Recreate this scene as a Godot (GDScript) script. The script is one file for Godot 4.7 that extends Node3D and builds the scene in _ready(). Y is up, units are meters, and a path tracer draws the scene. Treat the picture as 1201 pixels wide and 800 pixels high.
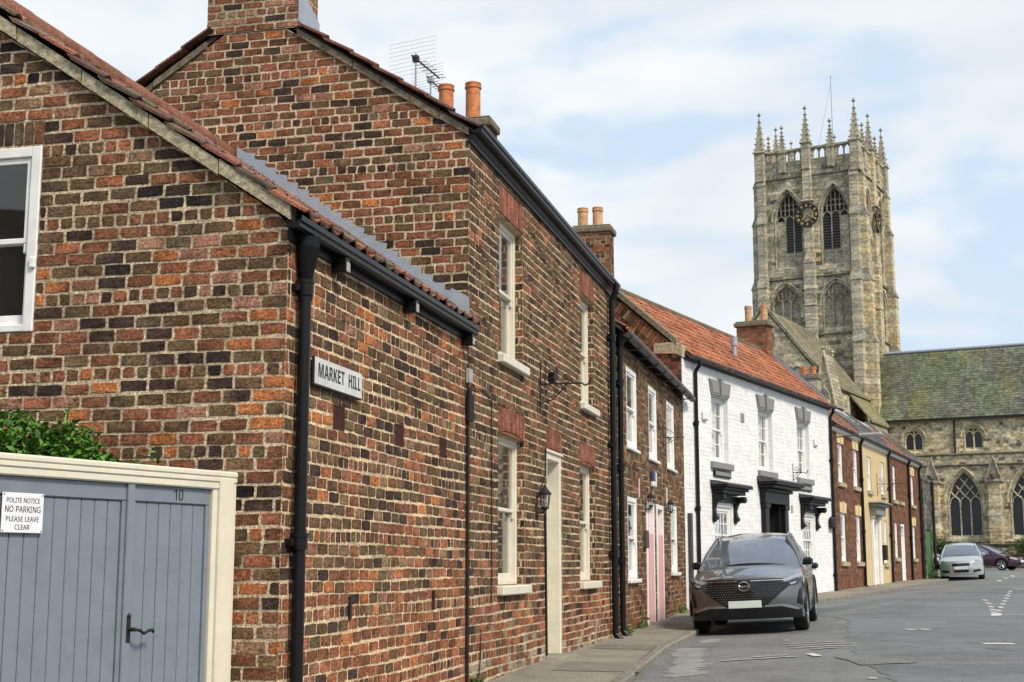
extends Node3D
# A street of brick cottages that climbs to a church. World: y up, metres; the eye stands at (0, 1.5, 0) and looks up the street along -z.

# ---------------------------------------------------------------- mesh collector
class MB:
	var v := PackedVector3Array()
	var n := PackedVector3Array()
	var c := PackedColorArray()
	var col := Color(1, 1, 1)
	var x := Transform3D()
	func tri(a: Vector3, b: Vector3, d: Vector3) -> void:   # counter-clockwise seen from outside
		a = x * a; b = x * b; d = x * d
		var k := (b - a).cross(d - a)
		if k.length_squared() < 1e-16: return
		k = k.normalized()
		v.append(a); v.append(d); v.append(b)
		n.append(k); n.append(k); n.append(k)
		c.append(col); c.append(col); c.append(col)
	func quad(a: Vector3, b: Vector3, d: Vector3, e: Vector3) -> void:
		tri(a, b, d); tri(a, d, e)
	func tric(a: Vector3, b: Vector3, d: Vector3, ca: Color, cb: Color, cd: Color) -> void:   # with a colour at each corner
		var k := (x * b - x * a).cross(x * d - x * a)
		if k.length_squared() < 1e-16: return
		k = k.normalized()
		v.append(x * a); v.append(x * d); v.append(x * b)
		n.append(k); n.append(k); n.append(k)
		c.append(ca); c.append(cd); c.append(cb)
	func trin(a: Vector3, b: Vector3, d: Vector3, na: Vector3, nb: Vector3, nd: Vector3) -> void:
		v.append(x * a); v.append(x * d); v.append(x * b)
		n.append((x.basis * na).normalized()); n.append((x.basis * nd).normalized()); n.append((x.basis * nb).normalized())
		c.append(col); c.append(col); c.append(col)
	func box(lo: Vector3, hi: Vector3, bev := 0.0) -> void:
		if bev <= 0.0:
			var p := [Vector3(lo.x, lo.y, lo.z), Vector3(hi.x, lo.y, lo.z), Vector3(hi.x, hi.y, lo.z), Vector3(lo.x, hi.y, lo.z), Vector3(lo.x, lo.y, hi.z), Vector3(hi.x, lo.y, hi.z), Vector3(hi.x, hi.y, hi.z), Vector3(lo.x, hi.y, hi.z)]
			quad(p[4], p[5], p[6], p[7]); quad(p[1], p[0], p[3], p[2]); quad(p[0], p[4], p[7], p[3]); quad(p[5], p[1], p[2], p[6]); quad(p[7], p[6], p[2], p[3]); quad(p[0], p[1], p[5], p[4])
			return
		var m := (lo + hi) * 0.5
		var h := (hi - lo) * 0.5
		var b := minf(bev, minf(h.x, minf(h.y, h.z)) * 0.9)
		for ax in 3:
			for s: float in [-1.0, 1.0]:
				var i := (ax + 1) % 3
				var j := (ax + 2) % 3
				var f := []
				for q: Vector2 in [Vector2(-1, -1), Vector2(1, -1), Vector2(1, 1), Vector2(-1, 1)]:
					var p := Vector3.ZERO
					p[ax] = s * h[ax]; p[i] = q.x * (h[i] - b); p[j] = q.y * (h[j] - b)
					f.append(m + p)
				if s > 0: quad(f[0], f[1], f[2], f[3])
				else: quad(f[3], f[2], f[1], f[0])
		for ax in 3:
			var i := (ax + 1) % 3
			var j := (ax + 2) % 3
			for si: float in [-1.0, 1.0]:
				for sj: float in [-1.0, 1.0]:
					var p := []
					for q: Vector2 in [Vector2(-1, 0), Vector2(1, 0), Vector2(1, 1), Vector2(-1, 1)]:
						var w := Vector3.ZERO
						w[ax] = q.x * (h[ax] - b)
						w[i] = si * (h[i] if q.y == 0 else h[i] - b)
						w[j] = sj * (h[j] - b if q.y == 0 else h[j])
						p.append(m + w)
					if si * sj > 0: quad(p[0], p[1], p[2], p[3])
					else: quad(p[3], p[2], p[1], p[0])
		for sx: float in [-1.0, 1.0]:
			for sy: float in [-1.0, 1.0]:
				for sz: float in [-1.0, 1.0]:
					var a := m + Vector3(sx * h.x, sy * (h.y - b), sz * (h.z - b))
					var d := m + Vector3(sx * (h.x - b), sy * h.y, sz * (h.z - b))
					var e := m + Vector3(sx * (h.x - b), sy * (h.y - b), sz * h.z)
					if sx * sy * sz > 0: tri(a, d, e)
					else: tri(a, e, d)
	func ring(o: Vector3, a: Vector3, b: Vector3, r: float, seg: int) -> PackedVector3Array:
		var p := PackedVector3Array()
		for i in seg:
			var t := TAU * i / seg
			p.append(o + a * (cos(t) * r) + b * (sin(t) * r))
		return p
	func cyl(p0: Vector3, p1: Vector3, r0: float, r1: float, seg := 12, caps := true) -> void:
		var w := (p1 - p0).normalized()
		var a := w.cross(Vector3.UP if absf(w.y) < 0.9 else Vector3.RIGHT).normalized()
		var b := w.cross(a)
		for i in seg:
			var t0 := TAU * i / seg
			var t1 := TAU * (i + 1) / seg
			var n0 := a * cos(t0) + b * sin(t0)
			var n1 := a * cos(t1) + b * sin(t1)
			trin(p0 + n0 * r0, p0 + n1 * r0, p1 + n1 * r1, n0, n1, n1)
			trin(p0 + n0 * r0, p1 + n1 * r1, p1 + n0 * r1, n0, n1, n0)
			if caps:
				tri(p1, p1 + n0 * r1, p1 + n1 * r1)
				tri(p0, p0 + n1 * r0, p0 + n0 * r0)
	func tube(path: Array, r: float, seg := 8) -> void:
		for i in path.size() - 1:
			cyl(path[i], path[i + 1], r, r, seg, i == 0 or i == path.size() - 2)
	func bar(path: Array, w: float, d: float, nrm: Vector3) -> void:   # square-section moulding along a path, w across, d along nrm
		var pts := []
		for i in path.size():
			var t: Vector3 = (path[mini(i + 1, path.size() - 1)] - path[maxi(i - 1, 0)]).normalized()
			var s := t.cross(nrm).normalized() * (w * 0.5)
			pts.append([path[i] - s, path[i] + s, path[i] + s * 0.45 + nrm * d, path[i] - s * 0.45 + nrm * d])
		for i in path.size() - 1:
			for k in 4:
				quad(pts[i][k], pts[i][(k + 1) % 4], pts[i + 1][(k + 1) % 4], pts[i + 1][k])
		var z: Array = pts[pts.size() - 1]
		quad(pts[0][3], pts[0][2], pts[0][1], pts[0][0]); quad(z[0], z[1], z[2], z[3])
	func lathe(o: Vector3, prof: Array, seg := 16, up := Vector3.UP) -> void:   # prof of Vector2(radius, height)
		for i in prof.size() - 1:
			var p: Vector2 = prof[i]
			var q: Vector2 = prof[i + 1]
			if absf(p.y - q.y) < 1e-6 and absf(p.x - q.x) < 1e-6: continue
			var a := up.cross(Vector3.RIGHT if absf(up.x) < 0.9 else Vector3.UP).normalized()
			var b := up.cross(a)
			var sl := Vector2(q.y - p.y, p.x - q.x).normalized()
			for k in seg:
				var t0 := TAU * k / seg
				var t1 := TAU * (k + 1) / seg
				var d0 := a * cos(t0) + b * sin(t0)
				var d1 := a * cos(t1) + b * sin(t1)
				var n0 := d0 * sl.x + up * sl.y
				var n1 := d1 * sl.x + up * sl.y
				var A := o + d0 * p.x + up * p.y
				var B := o + d1 * p.x + up * p.y
				var C := o + d1 * q.x + up * q.y
				var D := o + d0 * q.x + up * q.y
				if p.x > 1e-6: trin(A, B, C, n0, n1, n1)
				if q.x > 1e-6: trin(A, C, D, n0, n1, n0)
	func prism(poly: PackedVector2Array, o: Vector3, a: Vector3, b: Vector3, w: Vector3) -> void:   # poly in the plane (a, b) pushed along w
		if Geometry2D.is_polygon_clockwise(poly):
			poly = poly.duplicate(); poly.reverse()
		var flip := a.cross(b).dot(w) < 0
		var idx := Geometry2D.triangulate_polygon(poly)
		var P := PackedVector3Array()
		for q in poly: P.append(o + a * q.x + b * q.y)
		for i in range(0, idx.size(), 3):
			var i0 := idx[i]
			var i1 := idx[i + 1]
			var i2 := idx[i + 2]
			if (poly[i1] - poly[i0]).cross(poly[i2] - poly[i0]) < 0:
				var sw := i1
				i1 = i2; i2 = sw
			if flip:
				tri(P[i0] + w, P[i2] + w, P[i1] + w); tri(P[i0], P[i1], P[i2])
			else:
				tri(P[i0] + w, P[i1] + w, P[i2] + w); tri(P[i0], P[i2], P[i1])
		for i in P.size():
			var j := (i + 1) % P.size()
			if flip: quad(P[j], P[i], P[i] + w, P[j] + w)
			else: quad(P[i], P[j], P[j] + w, P[i] + w)
	func grid(rows: Array, flip := false) -> void:   # smooth sheet through rows of points
		var R := rows.size()
		var K: int = rows[0].size()
		var nn := []
		for i in R:
			var l := []
			for j in K:
				var du: Vector3 = rows[i][mini(j + 1, K - 1)] - rows[i][maxi(j - 1, 0)]
				var dv: Vector3 = rows[mini(i + 1, R - 1)][j] - rows[maxi(i - 1, 0)][j]
				var k := du.cross(dv)
				l.append((-k if flip else k).normalized() if k.length_squared() > 1e-14 else Vector3.UP)
			nn.append(l)
		for i in R - 1:
			for j in K - 1:
				var a: Vector3 = rows[i][j]
				var b: Vector3 = rows[i][j + 1]
				var d: Vector3 = rows[i + 1][j + 1]
				var e: Vector3 = rows[i + 1][j]
				if flip:
					trin(a, d, b, nn[i][j], nn[i + 1][j + 1], nn[i][j + 1]); trin(a, e, d, nn[i][j], nn[i + 1][j], nn[i + 1][j + 1])
				else:
					trin(a, b, d, nn[i][j], nn[i][j + 1], nn[i + 1][j + 1]); trin(a, d, e, nn[i][j], nn[i + 1][j + 1], nn[i + 1][j])
	func mesh() -> ArrayMesh:
		var m := ArrayMesh.new()
		if v.is_empty(): return m
		var a := []
		a.resize(Mesh.ARRAY_MAX)
		a[Mesh.ARRAY_VERTEX] = v; a[Mesh.ARRAY_NORMAL] = n; a[Mesh.ARRAY_COLOR] = c
		m.add_surface_from_arrays(Mesh.PRIMITIVE_TRIANGLES, a)
		return m

# ---------------------------------------------------------------- nodes
var taken := {}
var M := {}
var rng := RandomNumberGenerator.new()

func numbered(called: String) -> String:
	taken[called] = taken.get(called, -1) + 1
	return called if taken[called] == 0 else "%s_%03d" % [called, taken[called]]
func tag(o: Node, label: String, category: String, group := "") -> Node:
	o.set_meta("label", label); o.set_meta("category", category)
	if group: o.set_meta("group", group)
	return o
func thing(called: String, label: String, category: String, at: Transform3D, group := "") -> Node3D:
	var o := Node3D.new()
	o.name = numbered(called); add_child(o); o.transform = at
	tag(o, label, category, group)
	return o
func put(mb: MB, called: String, m: Material, parent: Node) -> MeshInstance3D:
	var o := MeshInstance3D.new()
	o.name = called; o.mesh = mb.mesh(); o.material_override = m
	parent.add_child(o, true)
	return o
func top(mb: MB, called: String, m: Material, label: String, category: String, at := Transform3D(), group := "") -> MeshInstance3D:
	var o := MeshInstance3D.new()
	o.name = numbered(called); o.mesh = mb.mesh(); o.material_override = m
	add_child(o); o.transform = at
	tag(o, label, category, group)
	return o
func struct(mb: MB, called: String, m: Material) -> MeshInstance3D:
	var o := MeshInstance3D.new()
	o.name = numbered(called); o.mesh = mb.mesh(); o.material_override = m
	o.set_meta("kind", "structure"); add_child(o)
	return o
func lettering(text: String, width: float, height: float, at: Transform3D, m: Material, parent: Node, called := "lettering", bold := false) -> MeshInstance3D:
	var t := TextMesh.new()
	var f := SystemFont.new()
	f.font_names = PackedStringArray(["Droid Sans"])
	if bold: f.font_weight = 700
	t.font = f; t.text = text; t.font_size = 48; t.pixel_size = 0.01; t.depth = 0.02; t.curve_step = 1.0
	var bb := t.get_aabb()
	var o := MeshInstance3D.new()
	o.name = called; o.mesh = t; o.material_override = m
	parent.add_child(o, true)
	var s := Vector3(width / bb.size.x, height / bb.size.y, 0.1)
	o.transform = at * Transform3D(Basis.from_scale(s), Vector3(-(bb.position.x + bb.size.x * 0.5) * s.x, -(bb.position.y + bb.size.y * 0.5) * s.y, 0))
	return o
func frame(o: Vector3, along: Vector3) -> Transform3D:   # x along the wall, y up, z out of it
	along = Vector3(along.x, 0, along.z).normalized()
	return Transform3D(Basis(along, Vector3.UP, along.cross(Vector3.UP)), o)

# ---------------------------------------------------------------- textures and materials
func noise_image(size: int, layers: Array, lo: float, hi: float, sd := 1) -> ImageTexture:   # layers of [frequency, weight, kind]; grey values from lo to hi (sRGB)
	var sum := PackedFloat32Array()
	sum.resize(size * size)
	var total := 0.0
	var k := 0
	for l: Array in layers:
		var f := FastNoiseLite.new()
		f.seed = sd * 17 + k; k += 1
		f.noise_type = FastNoiseLite.TYPE_SIMPLEX_SMOOTH if l[2] == 0 else FastNoiseLite.TYPE_CELLULAR if l[2] == 1 else FastNoiseLite.TYPE_VALUE
		if l[2] == 1: f.cellular_return_type = FastNoiseLite.RETURN_CELL_VALUE
		f.fractal_octaves = 3; f.frequency = l[0]
		if l[2] != 0: f.fractal_type = FastNoiseLite.FRACTAL_NONE
		var im := f.get_seamless_image(size, size, false, false, 0.1, true)
		var d := im.get_data()
		for i in size * size: sum[i] += d[i] * (l[1] / 255.0)
		total += l[1]
	var out := PackedByteArray()
	out.resize(size * size)
	var mean := 0.0
	for i in size * size:
		var g := clampf(lo + (hi - lo) * (0.5 + (sum[i] / total - 0.5) * 1.7), 0.04, 1.0)
		out[i] = int(g * 255.0)
		mean += pow(g, 2.2)
	level = mean / (size * size)
	return ImageTexture.create_from_image(Image.create_from_data(size, size, false, Image.FORMAT_L8, out))
var T := {}
var TL := {}   # mean linear value of each texture, so that a material's colour is the mean colour of its surface
var level := 1.0
func texture(called: String, size: int, layers: Array, lo: float, hi: float, sd: int) -> void:
	T[called] = noise_image(size, layers, lo, hi, sd)
	TL[called] = level
func srgb(r: float, g: float, b: float) -> Color: return Color(r, g, b).linear_to_srgb()   # from real-world (linear) values
func mat(called: String, col: Color, rough: float, o := {}) -> StandardMaterial3D:
	var m := StandardMaterial3D.new()
	m.resource_name = called; m.albedo_color = col; m.roughness = rough
	m.metallic = o.get("metal", 0.0)
	m.metallic_specular = o.get("spec", 0.4)
	if o.get("vc", false): m.vertex_color_use_as_albedo = true
	if o.has("tex"):
		m.albedo_texture = T[o.tex]
		m.uv1_triplanar = true; m.uv1_world_triplanar = true; m.uv1_scale = Vector3.ONE * o.get("scale", 1.0)
	if o.has("bump"):
		m.heightmap_enabled = true; m.heightmap_texture = T[o.bump]; m.heightmap_scale = o.get("depth", 0.3)
		m.uv1_triplanar = true; m.uv1_world_triplanar = true; m.uv1_scale = Vector3.ONE * o.get("scale", 1.0)
	if o.has("detail"):
		m.detail_enabled = true; m.detail_albedo = T[o.detail]; m.detail_blend_mode = BaseMaterial3D.BLEND_MODE_MUL; m.detail_uv_layer = BaseMaterial3D.DETAIL_UV_2
		m.uv2_triplanar = true; m.uv2_world_triplanar = true; m.uv2_scale = Vector3.ONE * o.get("detail_scale", 0.15)
	var k := 1.0
	if o.has("tex"): k /= TL[o.tex]
	if o.has("detail"): k /= TL[o.detail]
	var lin := col.srgb_to_linear()
	m.albedo_color = Color(lin.r * k, lin.g * k, lin.b * k).linear_to_srgb()
	if o.has("coat"):
		m.clearcoat_enabled = true; m.clearcoat = o.coat; m.clearcoat_roughness = 0.05
	if o.has("glass"):
		m.transparency = BaseMaterial3D.TRANSPARENCY_ALPHA; m.albedo_color.a = o.glass
	if o.has("back"):
		m.backlight_enabled = true; m.backlight = o.back
	M[called] = m
	return m

# ---------------------------------------------------------------- the scene
func _ready() -> void:
	rng.seed = 20240
	drift.seed = 4; drift.frequency = 0.9; drift.fractal_octaves = 3
	camera_and_light()
	materials()
	print("ground"); ground_and_road()
	print("cottages"); end_cottage(); tall_house(); low_house(); white_house(); far_row()
	print("church"); church()
	print("things"); gate_and_shrub(); wall_fittings(); churchyard(); behind_the_viewer()
	print("cars"); cars()
	print("done")

func camera_and_light() -> void:
	var cam := Camera3D.new()
	cam.name = "camera"; cam.position = EYE; cam.rotation.x = atan(266.0 / 1650.0)
	cam.fov = rad_to_deg(2.0 * atan(400.0 / 1650.0)); cam.near = 0.1; cam.far = 1200.0; cam.current = true
	add_child(cam)
	var e := Environment.new()
	e.tonemap_mode = Environment.TONE_MAPPER_LINEAR
	e.tonemap_exposure = 1.3
	e.background_mode = Environment.BG_SKY
	e.sky = Sky.new()
	var sm := PanoramaSkyMaterial.new()
	sm.panorama = ImageTexture.create_from_image(sky_image())
	e.sky.sky_material = sm
	e.sdfgi_enabled = true; e.ssao_enabled = true; e.ssil_enabled = true
	var we := WorldEnvironment.new()
	we.name = "environment"; we.environment = e
	add_child(we)
	var sun := DirectionalLight3D.new()
	sun.name = "sun"; sun.light_energy = 0.9; sun.light_angular_distance = 12.0; sun.light_color = Color(1.0, 0.955, 0.88); sun.shadow_enabled = true
	sun.look_at_from_position(Vector3(0.62, 0.92, 0.72), Vector3.ZERO)
	add_child(sun)

func sky_image() -> Image:
	var w := 2048
	var h := 1024
	var big := FastNoiseLite.new()
	big.seed = 11; big.frequency = 0.55; big.fractal_octaves = 4; big.fractal_gain = 0.52
	var warp := FastNoiseLite.new()
	warp.seed = 5; warp.frequency = 0.9; warp.fractal_octaves = 2
	var px := PackedFloat32Array()
	px.resize(w * h * 3)
	for j in h:
		var el := PI * (0.5 - (j + 0.5) / h)
		var y := sin(el)
		var r := cos(el)
		for i in w:
			var k := (j * w + i) * 3
			if y < -0.02:
				px[k] = 0.16; px[k + 1] = 0.16; px[k + 2] = 0.15
				continue
			var az := TAU * (i + 0.5) / w
			var flat := 1.0 / (maxf(y, 0.0) + 0.22)
			var X := sin(az) * r * flat
			var Z := cos(az) * r * flat
			var q := warp.get_noise_2d(X * 1.5, Z * 1.5) * 0.7
			var f := big.get_noise_3d(X * 2.1 + q, y * 9.0 + 3.0, Z * 2.1 - q) + 0.45 * big.get_noise_3d(X * 5.5 + q, y * 20.0 + 7.0, Z * 5.5) + 0.2 * big.get_noise_3d(X * 14.0, y * 44.0, Z * 14.0)
			var cover := smoothstep(-0.46, 0.06, f)
			var shade := 0.5 + 0.5 * clampf(big.get_noise_3d(X * 2.6 + 40.0, y * 9.0, Z * 2.6) * 2.0, -1.0, 1.0)
			var lowv := 1.0 - clampf(y / 0.5, 0.0, 1.0)
			var br := lerpf(0.44, 0.53, lowv)
			var bg := lerpf(0.57, 0.645, lowv)
			var bb := lerpf(0.72, 0.755, lowv)
			var cr := lerpf(0.58, 0.75, shade)
			var cg := lerpf(0.63, 0.77, shade)
			var cb := lerpf(0.69, 0.78, shade)
			px[k] = lerpf(br, cr, cover); px[k + 1] = lerpf(bg, cg, cover); px[k + 2] = lerpf(bb, cb, cover)
	return Image.create_from_data(w, h, false, Image.FORMAT_RGBF, px.to_byte_array())

func materials() -> void:
	texture("grain", 512, [[0.03, 1.0, 0], [0.11, 1.3, 0], [0.3, 0.6, 2]], 0.25, 1.30, 1)
	texture("blotch", 512, [[0.008, 1.0, 0], [0.03, 0.8, 0], [0.12, 0.5, 0]], 0.68, 1.14, 2)
	texture("relief", 512, [[0.05, 1.0, 0], [0.22, 0.8, 0]], 0.0, 1.0, 3)
	texture("asphalt", 1024, [[0.25, 1.0, 2], [0.4, 0.7, 2], [0.05, 0.2, 0]], 0.52, 1.2, 4)
	texture("wear", 512, [[0.006, 1.0, 0], [0.02, 0.9, 0], [0.07, 0.8, 0], [0.2, 0.6, 0]], 0.80, 1.10, 6)
	texture("stone", 512, [[0.012, 1.0, 0], [0.05, 1.0, 0], [0.2, 0.6, 0]], 0.45, 1.18, 7)
	texture("smooth", 256, [[0.01, 1.0, 0], [0.06, 0.4, 0]], 0.95, 1.03, 8)
	mat("brick", Color.WHITE, 0.92, {"vc": true, "tex": "grain", "bump": "grain", "depth": 0.55, "scale": 2.2, "detail": "blotch", "detail_scale": 0.9, "spec": 0.25})
	mat("mortar", Color.WHITE, 0.95, {"vc": true, "tex": "grain", "bump": "relief", "depth": 0.5, "scale": 2.3, "detail": "blotch", "detail_scale": 0.5, "spec": 0.2})
	mat("limewash", Color.WHITE, 0.8, {"vc": true, "tex": "smooth", "bump": "relief", "depth": 0.35, "scale": 1.3, "spec": 0.3})
	mat("tile", Color.WHITE, 0.85, {"vc": true, "tex": "grain", "bump": "grain", "depth": 0.3, "scale": 2.7, "detail": "blotch", "detail_scale": 0.4, "spec": 0.3})
	mat("stone", Color.WHITE, 0.93, {"vc": true, "tex": "stone", "bump": "relief", "depth": 1.2, "scale": 0.55, "detail": "blotch", "detail_scale": 0.2, "spec": 0.2})
	mat("slate", Color.WHITE, 0.8, {"vc": true, "tex": "stone", "scale": 0.5, "detail": "blotch", "detail_scale": 0.1, "spec": 0.35})
	mat("capstone", srgb(0.20, 0.17, 0.12), 0.95, {"tex": "stone", "bump": "relief", "depth": 0.8, "scale": 1.9})
	mat("fillet", srgb(0.44, 0.385, 0.265), 0.95, {"tex": "stone", "bump": "relief", "depth": 0.7, "scale": 2.6})
	mat("render_cream", srgb(0.58, 0.50, 0.34), 0.9, {"tex": "smooth", "bump": "relief", "depth": 0.3, "scale": 0.9})
	mat("cream_paint", srgb(0.68, 0.64, 0.53), 0.42, {"tex": "smooth", "scale": 1.7})
	mat("white_paint", srgb(0.80, 0.80, 0.79), 0.4, {"tex": "smooth", "scale": 1.7})
	mat("gate_paint", srgb(0.185, 0.215, 0.26), 0.32, {"tex": "smooth", "bump": "smooth", "depth": 0.1, "scale": 2.2})
	mat("black_paint", srgb(0.010, 0.010, 0.011), 0.4, {"spec": 0.3})
	mat("black_iron", srgb(0.018, 0.016, 0.015), 0.6)
	mat("gutter_black", srgb(0.008, 0.008, 0.009), 0.34, {"spec": 0.34})
	mat("gutter_grey", srgb(0.07, 0.068, 0.07), 0.5)
	mat("hood_black", srgb(0.014, 0.014, 0.015), 0.42, {"spec": 0.3})
	mat("hood_lead", srgb(0.075, 0.075, 0.08), 0.7, {"tex": "stone", "scale": 2.0})
	mat("lintel_grey", srgb(0.235, 0.235, 0.235), 0.75, {"tex": "smooth", "scale": 1.0})
	mat("lead", srgb(0.36, 0.40, 0.48), 0.5, {"tex": "smooth", "bump": "relief", "depth": 0.5, "scale": 1.6, "metal": 0.2})
	mat("terracotta", srgb(0.50, 0.185, 0.08), 0.75, {"tex": "blotch", "scale": 1.2})
	mat("buff_pot", srgb(0.52, 0.31, 0.165), 0.8, {"tex": "blotch", "scale": 1.2})
	mat("air_brick", srgb(0.055, 0.02, 0.017), 0.85, {"tex": "blotch", "scale": 2.0})
	mat("room", srgb(0.42, 0.38, 0.33), 0.95)
	mat("net", srgb(0.70, 0.71, 0.70), 0.95)
	mat("blind", srgb(0.52, 0.54, 0.52), 0.95)
	mat("glass", Color(0.3, 0.33, 0.35), 0.02, {"glass": 0.04, "spec": 0.5})
	mat("leaded_glass", srgb(0.028, 0.031, 0.037), 0.22, {"spec": 0.5, "bump": "relief", "depth": 0.4, "scale": 3.0})
	mat("sign_plate", srgb(0.56, 0.57, 0.56), 0.5, {"tex": "wear", "scale": 0.9})
	mat("sign_white", srgb(0.74, 0.76, 0.80), 0.4)
	mat("ink", srgb(0.02, 0.02, 0.022), 0.6)
	mat("asphalt", srgb(0.178, 0.182, 0.184), 0.88, {"tex": "asphalt", "bump": "asphalt", "depth": 0.5, "scale": 0.9, "detail": "wear", "detail_scale": 0.09, "spec": 0.3})
	mat("asphalt_new", srgb(0.158, 0.168, 0.175), 0.85, {"tex": "asphalt", "bump": "asphalt", "depth": 0.4, "scale": 1.3, "detail": "wear", "detail_scale": 0.07, "spec": 0.3})
	mat("asphalt_pale", srgb(0.26, 0.26, 0.25), 0.92, {"tex": "asphalt", "bump": "asphalt", "depth": 0.5, "scale": 1.1, "detail": "wear", "detail_scale": 0.3})
	mat("bitumen", srgb(0.04, 0.042, 0.046), 0.7, {"tex": "asphalt", "scale": 0.9})
	mat("paving", srgb(0.235, 0.215, 0.175), 0.92, {"tex": "asphalt", "bump": "asphalt", "depth": 0.4, "scale": 1.2, "detail": "wear", "detail_scale": 0.22})
	mat("paving_dark", srgb(0.185, 0.17, 0.14), 0.92, {"tex": "asphalt", "bump": "asphalt", "depth": 0.4, "scale": 1.5, "detail": "wear", "detail_scale": 0.2})
	mat("kerb", srgb(0.235, 0.215, 0.18), 0.92, {"tex": "stone", "bump": "relief", "depth": 0.6, "scale": 2.2, "detail": "wear", "detail_scale": 0.5})
	mat("road_paint", srgb(0.58, 0.58, 0.55), 0.8, {"tex": "asphalt", "scale": 0.7})
	mat("road_paint_worn", srgb(0.34, 0.34, 0.33), 0.85, {"tex": "asphalt", "scale": 0.5})
	mat("soil", srgb(0.07, 0.075, 0.04), 0.98, {"tex": "stone", "scale": 0.4, "detail": "blotch", "detail_scale": 0.08})
	mat("leaf", Color.WHITE, 0.5, {"vc": true, "spec": 0.35, "back": Color(0.35, 0.45, 0.15)})
	mat("bark", srgb(0.08, 0.06, 0.04), 0.95, {"tex": "stone", "scale": 4.0})
	mat("pink_paint", srgb(0.72, 0.47, 0.49), 0.45)
	mat("green_paint", srgb(0.035, 0.135, 0.035), 0.6, {"tex": "smooth", "scale": 1.0})
	mat("alu", srgb(0.40, 0.41, 0.43), 0.35, {"metal": 0.8})
	mat("grey_plastic", srgb(0.34, 0.34, 0.33), 0.5)
	mat("white_plastic", srgb(0.72, 0.72, 0.70), 0.4)
	mat("blue_plastic", srgb(0.05, 0.06, 0.14), 0.4)
	mat("gold", srgb(0.62, 0.45, 0.12), 0.45, {"metal": 0.3})
	mat("straw_paint", srgb(0.66, 0.52, 0.30), 0.85, {"tex": "smooth", "scale": 0.8})
	mat("lamp_glass", Color(0.7, 0.72, 0.72), 0.05, {"glass": 0.25})

# ---------------------------------------------------------------- ground, road, pavement
const RISE := [[-40.0, -0.6], [-20.0, -0.35], [0.0, 0.0], [10.0, 0.3], [16.0, 0.43], [22.0, 0.48], [29.5, 0.6], [39.4, 0.83], [50.0, 1.0], [60.0, 1.08], [80.0, 1.33], [100.0, 1.5], [130.0, 1.6], [600.0, 1.6]]
const KERB := [[14.0, -5.6], [-9.0, -0.15], [-15.0, 1.27], [-19.4, 2.09], [-23.0, 2.95], [-27.0, 3.85], [-29.5, 4.7], [-32.0, 6.0], [-35.0, 7.45], [-37.8, 8.95], [-40.8, 10.45], [-50.0, 14.5], [-57.0, 17.45], [-59.5, 18.1], [-60.5, 17.2], [-61.0, 15.0], [-61.4, 6.0]]
func rise(d: float) -> float:
	for i in RISE.size() - 1:
		if d <= RISE[i + 1][0]: return lerpf(RISE[i][1], RISE[i + 1][1], clampf((d - RISE[i][0]) / (RISE[i + 1][0] - RISE[i][0]), 0.0, 1.0))
	return 1.6
func kerb_x(z: float) -> float:
	for i in KERB.size() - 1:
		if z >= KERB[i + 1][0]: return lerpf(KERB[i][1], KERB[i + 1][1], clampf((z - KERB[i][0]) / (KERB[i + 1][0] - KERB[i][0]), 0.0, 1.0))
	return -20.0
func wall_x(z: float) -> float:
	if z > BP.z: return AP.x + (AP.z - z) * 0.24382
	if z > CP.z: return BP.x + (BP.z - z) * 0.53820
	return CP.x + (CP.z - z) * 0.44247
func road_y(x: float, z: float) -> float:
	var t := clampf(x - (kerb_x(z) if z > -61.0 else -20.0), 0.0, 40.0)
	return rise(-z) - 0.08 + 0.05 * minf(t, 2.2) + 0.004 * minf(maxf(t - 2.2, 0.0), 3.0)
func sheet(poly: Array, lift: float, m: Material, called: String, parent: Node, step := 0.35) -> MeshInstance3D:   # flat shape draped on the road, (x, z) corners
	var mb := MB.new()
	var P := PackedVector2Array(poly)
	var lo := P[0]
	var hi := P[0]
	for q in P:
		lo = lo.min(q); hi = hi.max(q)
	var nx := clampi(int(ceil((hi.x - lo.x) / step)), 1, 24)
	var nz := clampi(int(ceil((hi.y - lo.y) / step)), 1, 24)
	for i in nx:
		for j in nz:
			var a := Vector2(lerpf(lo.x, hi.x, float(i) / nx), lerpf(lo.y, hi.y, float(j) / nz))
			var b := Vector2(lerpf(lo.x, hi.x, float(i + 1) / nx), lerpf(lo.y, hi.y, float(j + 1) / nz))
			for piece in Geometry2D.intersect_polygons(P, PackedVector2Array([a, Vector2(b.x, a.y), b, Vector2(a.x, b.y)])):
				var idx := Geometry2D.triangulate_polygon(piece)
				for k in range(0, idx.size(), 3):
					var t := []
					for e in 3:
						var q: Vector2 = piece[idx[k + e]]
						t.append(Vector3(q.x, road_y(q.x, q.y) + lift, q.y))
					if (t[1] - t[0]).cross(t[2] - t[0]).y < 0: mb.tri(t[0], t[2], t[1])
					else: mb.tri(t[0], t[1], t[2])
	return put(mb, called, m, parent)
func ragged(poly: Array, amount: float, sd: int, step := 0.12) -> Array:
	var out := []
	for i in poly.size():
		var a: Vector2 = poly[i]
		var b: Vector2 = poly[(i + 1) % poly.size()]
		var n := maxi(1, int(a.distance_to(b) / step))
		for k in n: out.append(a.lerp(b, float(k) / n) + Vector2(hash1(i * 50 + k, sd) - 0.5, hash1(i * 50 + k, sd + 1) - 0.5) * amount)
	return out
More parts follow.
